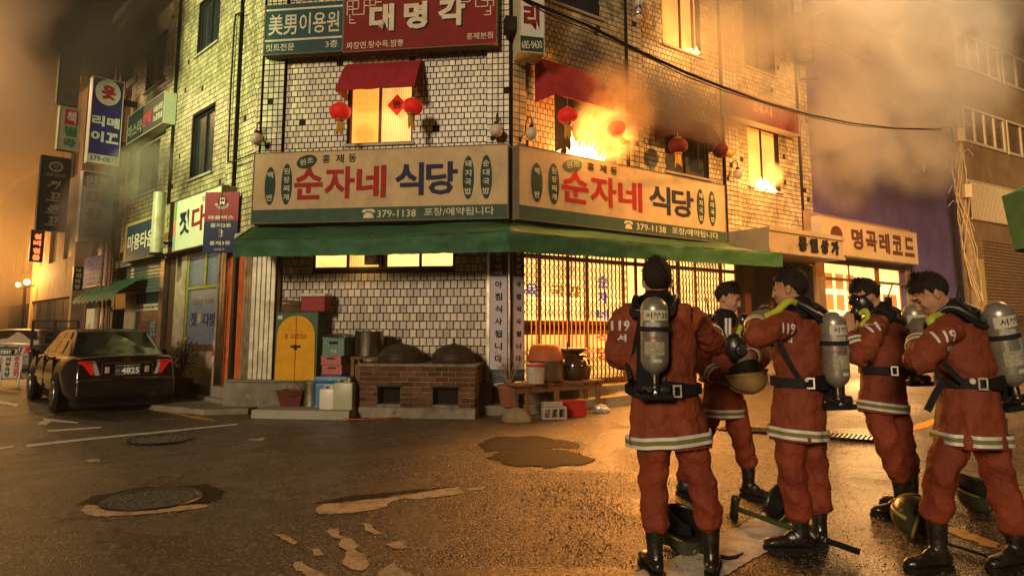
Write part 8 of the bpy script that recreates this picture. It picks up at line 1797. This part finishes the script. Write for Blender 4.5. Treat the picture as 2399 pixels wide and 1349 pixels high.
# ---------------------------------------------------------------- air: even haze, and smoke clouds with their own boxes
def vol_mat(name, col, dens, noise_s=None, lo=.45, hi=.7, emis=None, ecol=None, fall=True, aniso=.2, ramp=None, dist=.4):
    m = bpy.data.materials.new(name); m.use_nodes = True; N = m.node_tree.nodes; L = m.node_tree.links; N.clear()
    o = N.new('ShaderNodeOutputMaterial'); v = N.new('ShaderNodeVolumePrincipled'); L.new(v.outputs[0], o.inputs['Volume'])
    v.inputs['Color'].default_value = (*col, 1); v.inputs['Density'].default_value = dens; v.inputs['Anisotropy'].default_value = aniso
    if noise_s:
        tc = N.new('ShaderNodeTexCoord'); ge = N.new('ShaderNodeNewGeometry'); n = N.new('ShaderNodeTexNoise'); n.inputs['Scale'].default_value = noise_s; n.inputs['Detail'].default_value = 5; n.inputs['Roughness'].default_value = .55; n.inputs['Distortion'].default_value = dist
        L.new(ge.outputs['Position'], n.inputs[0])
        r = N.new('ShaderNodeMapRange'); r.inputs['From Min'].default_value = lo; r.inputs['From Max'].default_value = hi; r.inputs['To Max'].default_value = dens; L.new(n.outputs[0], r.inputs[0])
        le = N.new('ShaderNodeVectorMath'); le.operation = 'LENGTH'; L.new(tc.outputs['Object'], le.inputs[0])
        f = N.new('ShaderNodeMapRange'); f.inputs['From Min'].default_value = 1.0; f.inputs['From Max'].default_value = .35; f.interpolation_type = 'SMOOTHSTEP'; L.new(le.outputs['Value'], f.inputs[0])
        mu = N.new('ShaderNodeMath'); mu.operation = 'MULTIPLY'; L.new(r.outputs[0], mu.inputs[0]); L.new(f.outputs[0], mu.inputs[1]); L.new(mu.outputs[0], v.inputs['Density'])
        if emis:
            me_ = N.new('ShaderNodeMath'); me_.operation = 'MULTIPLY'; L.new(mu.outputs[0], me_.inputs[0]); me_.inputs[1].default_value = emis; L.new(me_.outputs[0], v.inputs['Emission Strength']); v.inputs['Emission Color'].default_value = (*ecol, 1)
    return m
def cloud(c, r, m, name='smoke', rz=0):
    b = MB(); b.sphere((0, 0, 0), 1.0, 16, 10); o = b.build(name, m); o.matrix_world = Matrix.Translation(c) @ Matrix.Rotation(rz, 4, 'Z') @ Matrix.Diagonal((*r, 1)); struct(o, 'stuff'); return o
HAZE = .0012
b = MB(); b.box((-60, -6, -2.5), (40, 66, 16.5)); hz_ = b.build('haze', vol_mat('haze_air', (1, .86, .66), HAZE, aniso=.1)); struct(hz_, 'stuff')
sm_lit = vol_mat('pale_smoke', (.97, .87, .68), .95, .55, .34, .70, aniso=0, dist=.8); sm_mid = vol_mat('grey_smoke', (.93, .78, .58), 1.5, .6, .33, .62, aniso=0, dist=.8); sm_dark = vol_mat('black_smoke', (.085, .055, .05), 4.5, .7, .36, .60, aniso=0); sm_fire = vol_mat('fire_smoke', (.85, .55, .28), 2.6, 1.3, .38, .64, emis=.55, ecol=(1, .30, .05)); sm_brn = vol_mat('brown_smoke', (.46, .38, .30), 2.4, .8, .36, .62, aniso=0)
hot = vol_mat('burning_gas', (.9, .6, .3), 2.2, 2.6, .36, .62, emis=5, ecol=(1, .36, .06), dist=.9)
lamp('SPOT', 'added_smoke_light', (9.5, 9.5, 17), 15000, (1, .74, .45), .4, to=FR.g((15, -1.5, 9.5)), spot=95, blend=1)  # added lamp without a fixture, brightens the upper right smoke
lamp('POINT', 'added_smoke_light', FL.g((-13, -5, 9.5)), 1000, (1, .62, .3), .3)  # added bare point light, brightens the smoke over the left street
rzr = FR.rz
cloud(FR.g((9.0, -1.0, 10.2)), (5.5, 1.8, 3.2), sm_lit, rz=rzr)
cloud(FR.g((14.2, -1.6, 10.2)), (5.4, 2.0, 4.0), sm_lit, rz=rzr)
cloud(FR.g((21.0, -2.2, 14.0)), (5.0, 2.0, 2.4), sm_lit, rz=rzr)
cloud(FR.g((13.6, -1.0, 7.4)), (5.4, .9, 2.4), sm_mid, rz=rzr)
cloud(FR.g((10.4, -.7, 6.4)), (2.2, .6, 2.2), sm_mid, rz=rzr)
cloud(FR.g((FR.at(1375, 300).x, -.50, FR.at(1375, 325).z)), (.95, .48, .70), hot, 'fire_gas', rz=rzr)
cloud(FR.g((FR.at(1790, 400).x, -.25, FR.at(1790, 415).z)), (.40, .25, .40), hot, 'fire_gas', rz=rzr)
cloud(FR.g((FR.at(1400, 250).x, -.60, FR.at(1400, 255).z)), (1.2, .6, .95), sm_fire, rz=rzr)
cloud(FR.g((FR.at(1500, 250).x, -.65, FR.at(1500, 250).z)), (1.7, .55, .85), sm_brn, rz=rzr)
cloud(FR.g((FR.at(1620, 290).x, -.55, FR.at(1620, 275).z)), (1.9, .55, 1.0), sm_brn, rz=rzr)
cloud(FR.g((FR.at(1680, 230).x, -.8, FR.at(1680, 160).z)), (3.0, .8, 1.9), sm_lit, rz=rzr)
cloud(FR.g((FR.at(1775, 90).x, -.5, FR.at(1775, 90).z)), (1.2, .5, 1.1), sm_brn, rz=rzr)
cloud(PY(335, 120, 16.0), (1.15, .8, 1.2), sm_dark)
cloud(PY(215, 105, 15.4), (1.75, .8, 1.15), sm_dark)
cloud(PY(300, 10, 15.6), (1.6, .8, 1.0), sm_dark)
cloud(FL.g((-5.0, -.8, FL.at(400, 420).z)), (2.4, .7, .8), sm_brn, rz=FL.rz)
cloud(FL.g((-7.9, -.9, 4.4)), (1.9, 1.0, 1.4), sm_brn, rz=FL.rz)
cloud(FL.g((-21, -4.5, 6)), (9, 6, 7), vol_mat('street_smoke', (1, .74, .45), .22, .22, .25, .65), rz=FL.rz)
cloud(FL.g((-17, -2.0, 10)), (7, 3.5, 4.5), vol_mat('street_smoke_high', (.85, .62, .42), .5, .35, .3, .65), rz=FL.rz)
flush_text()
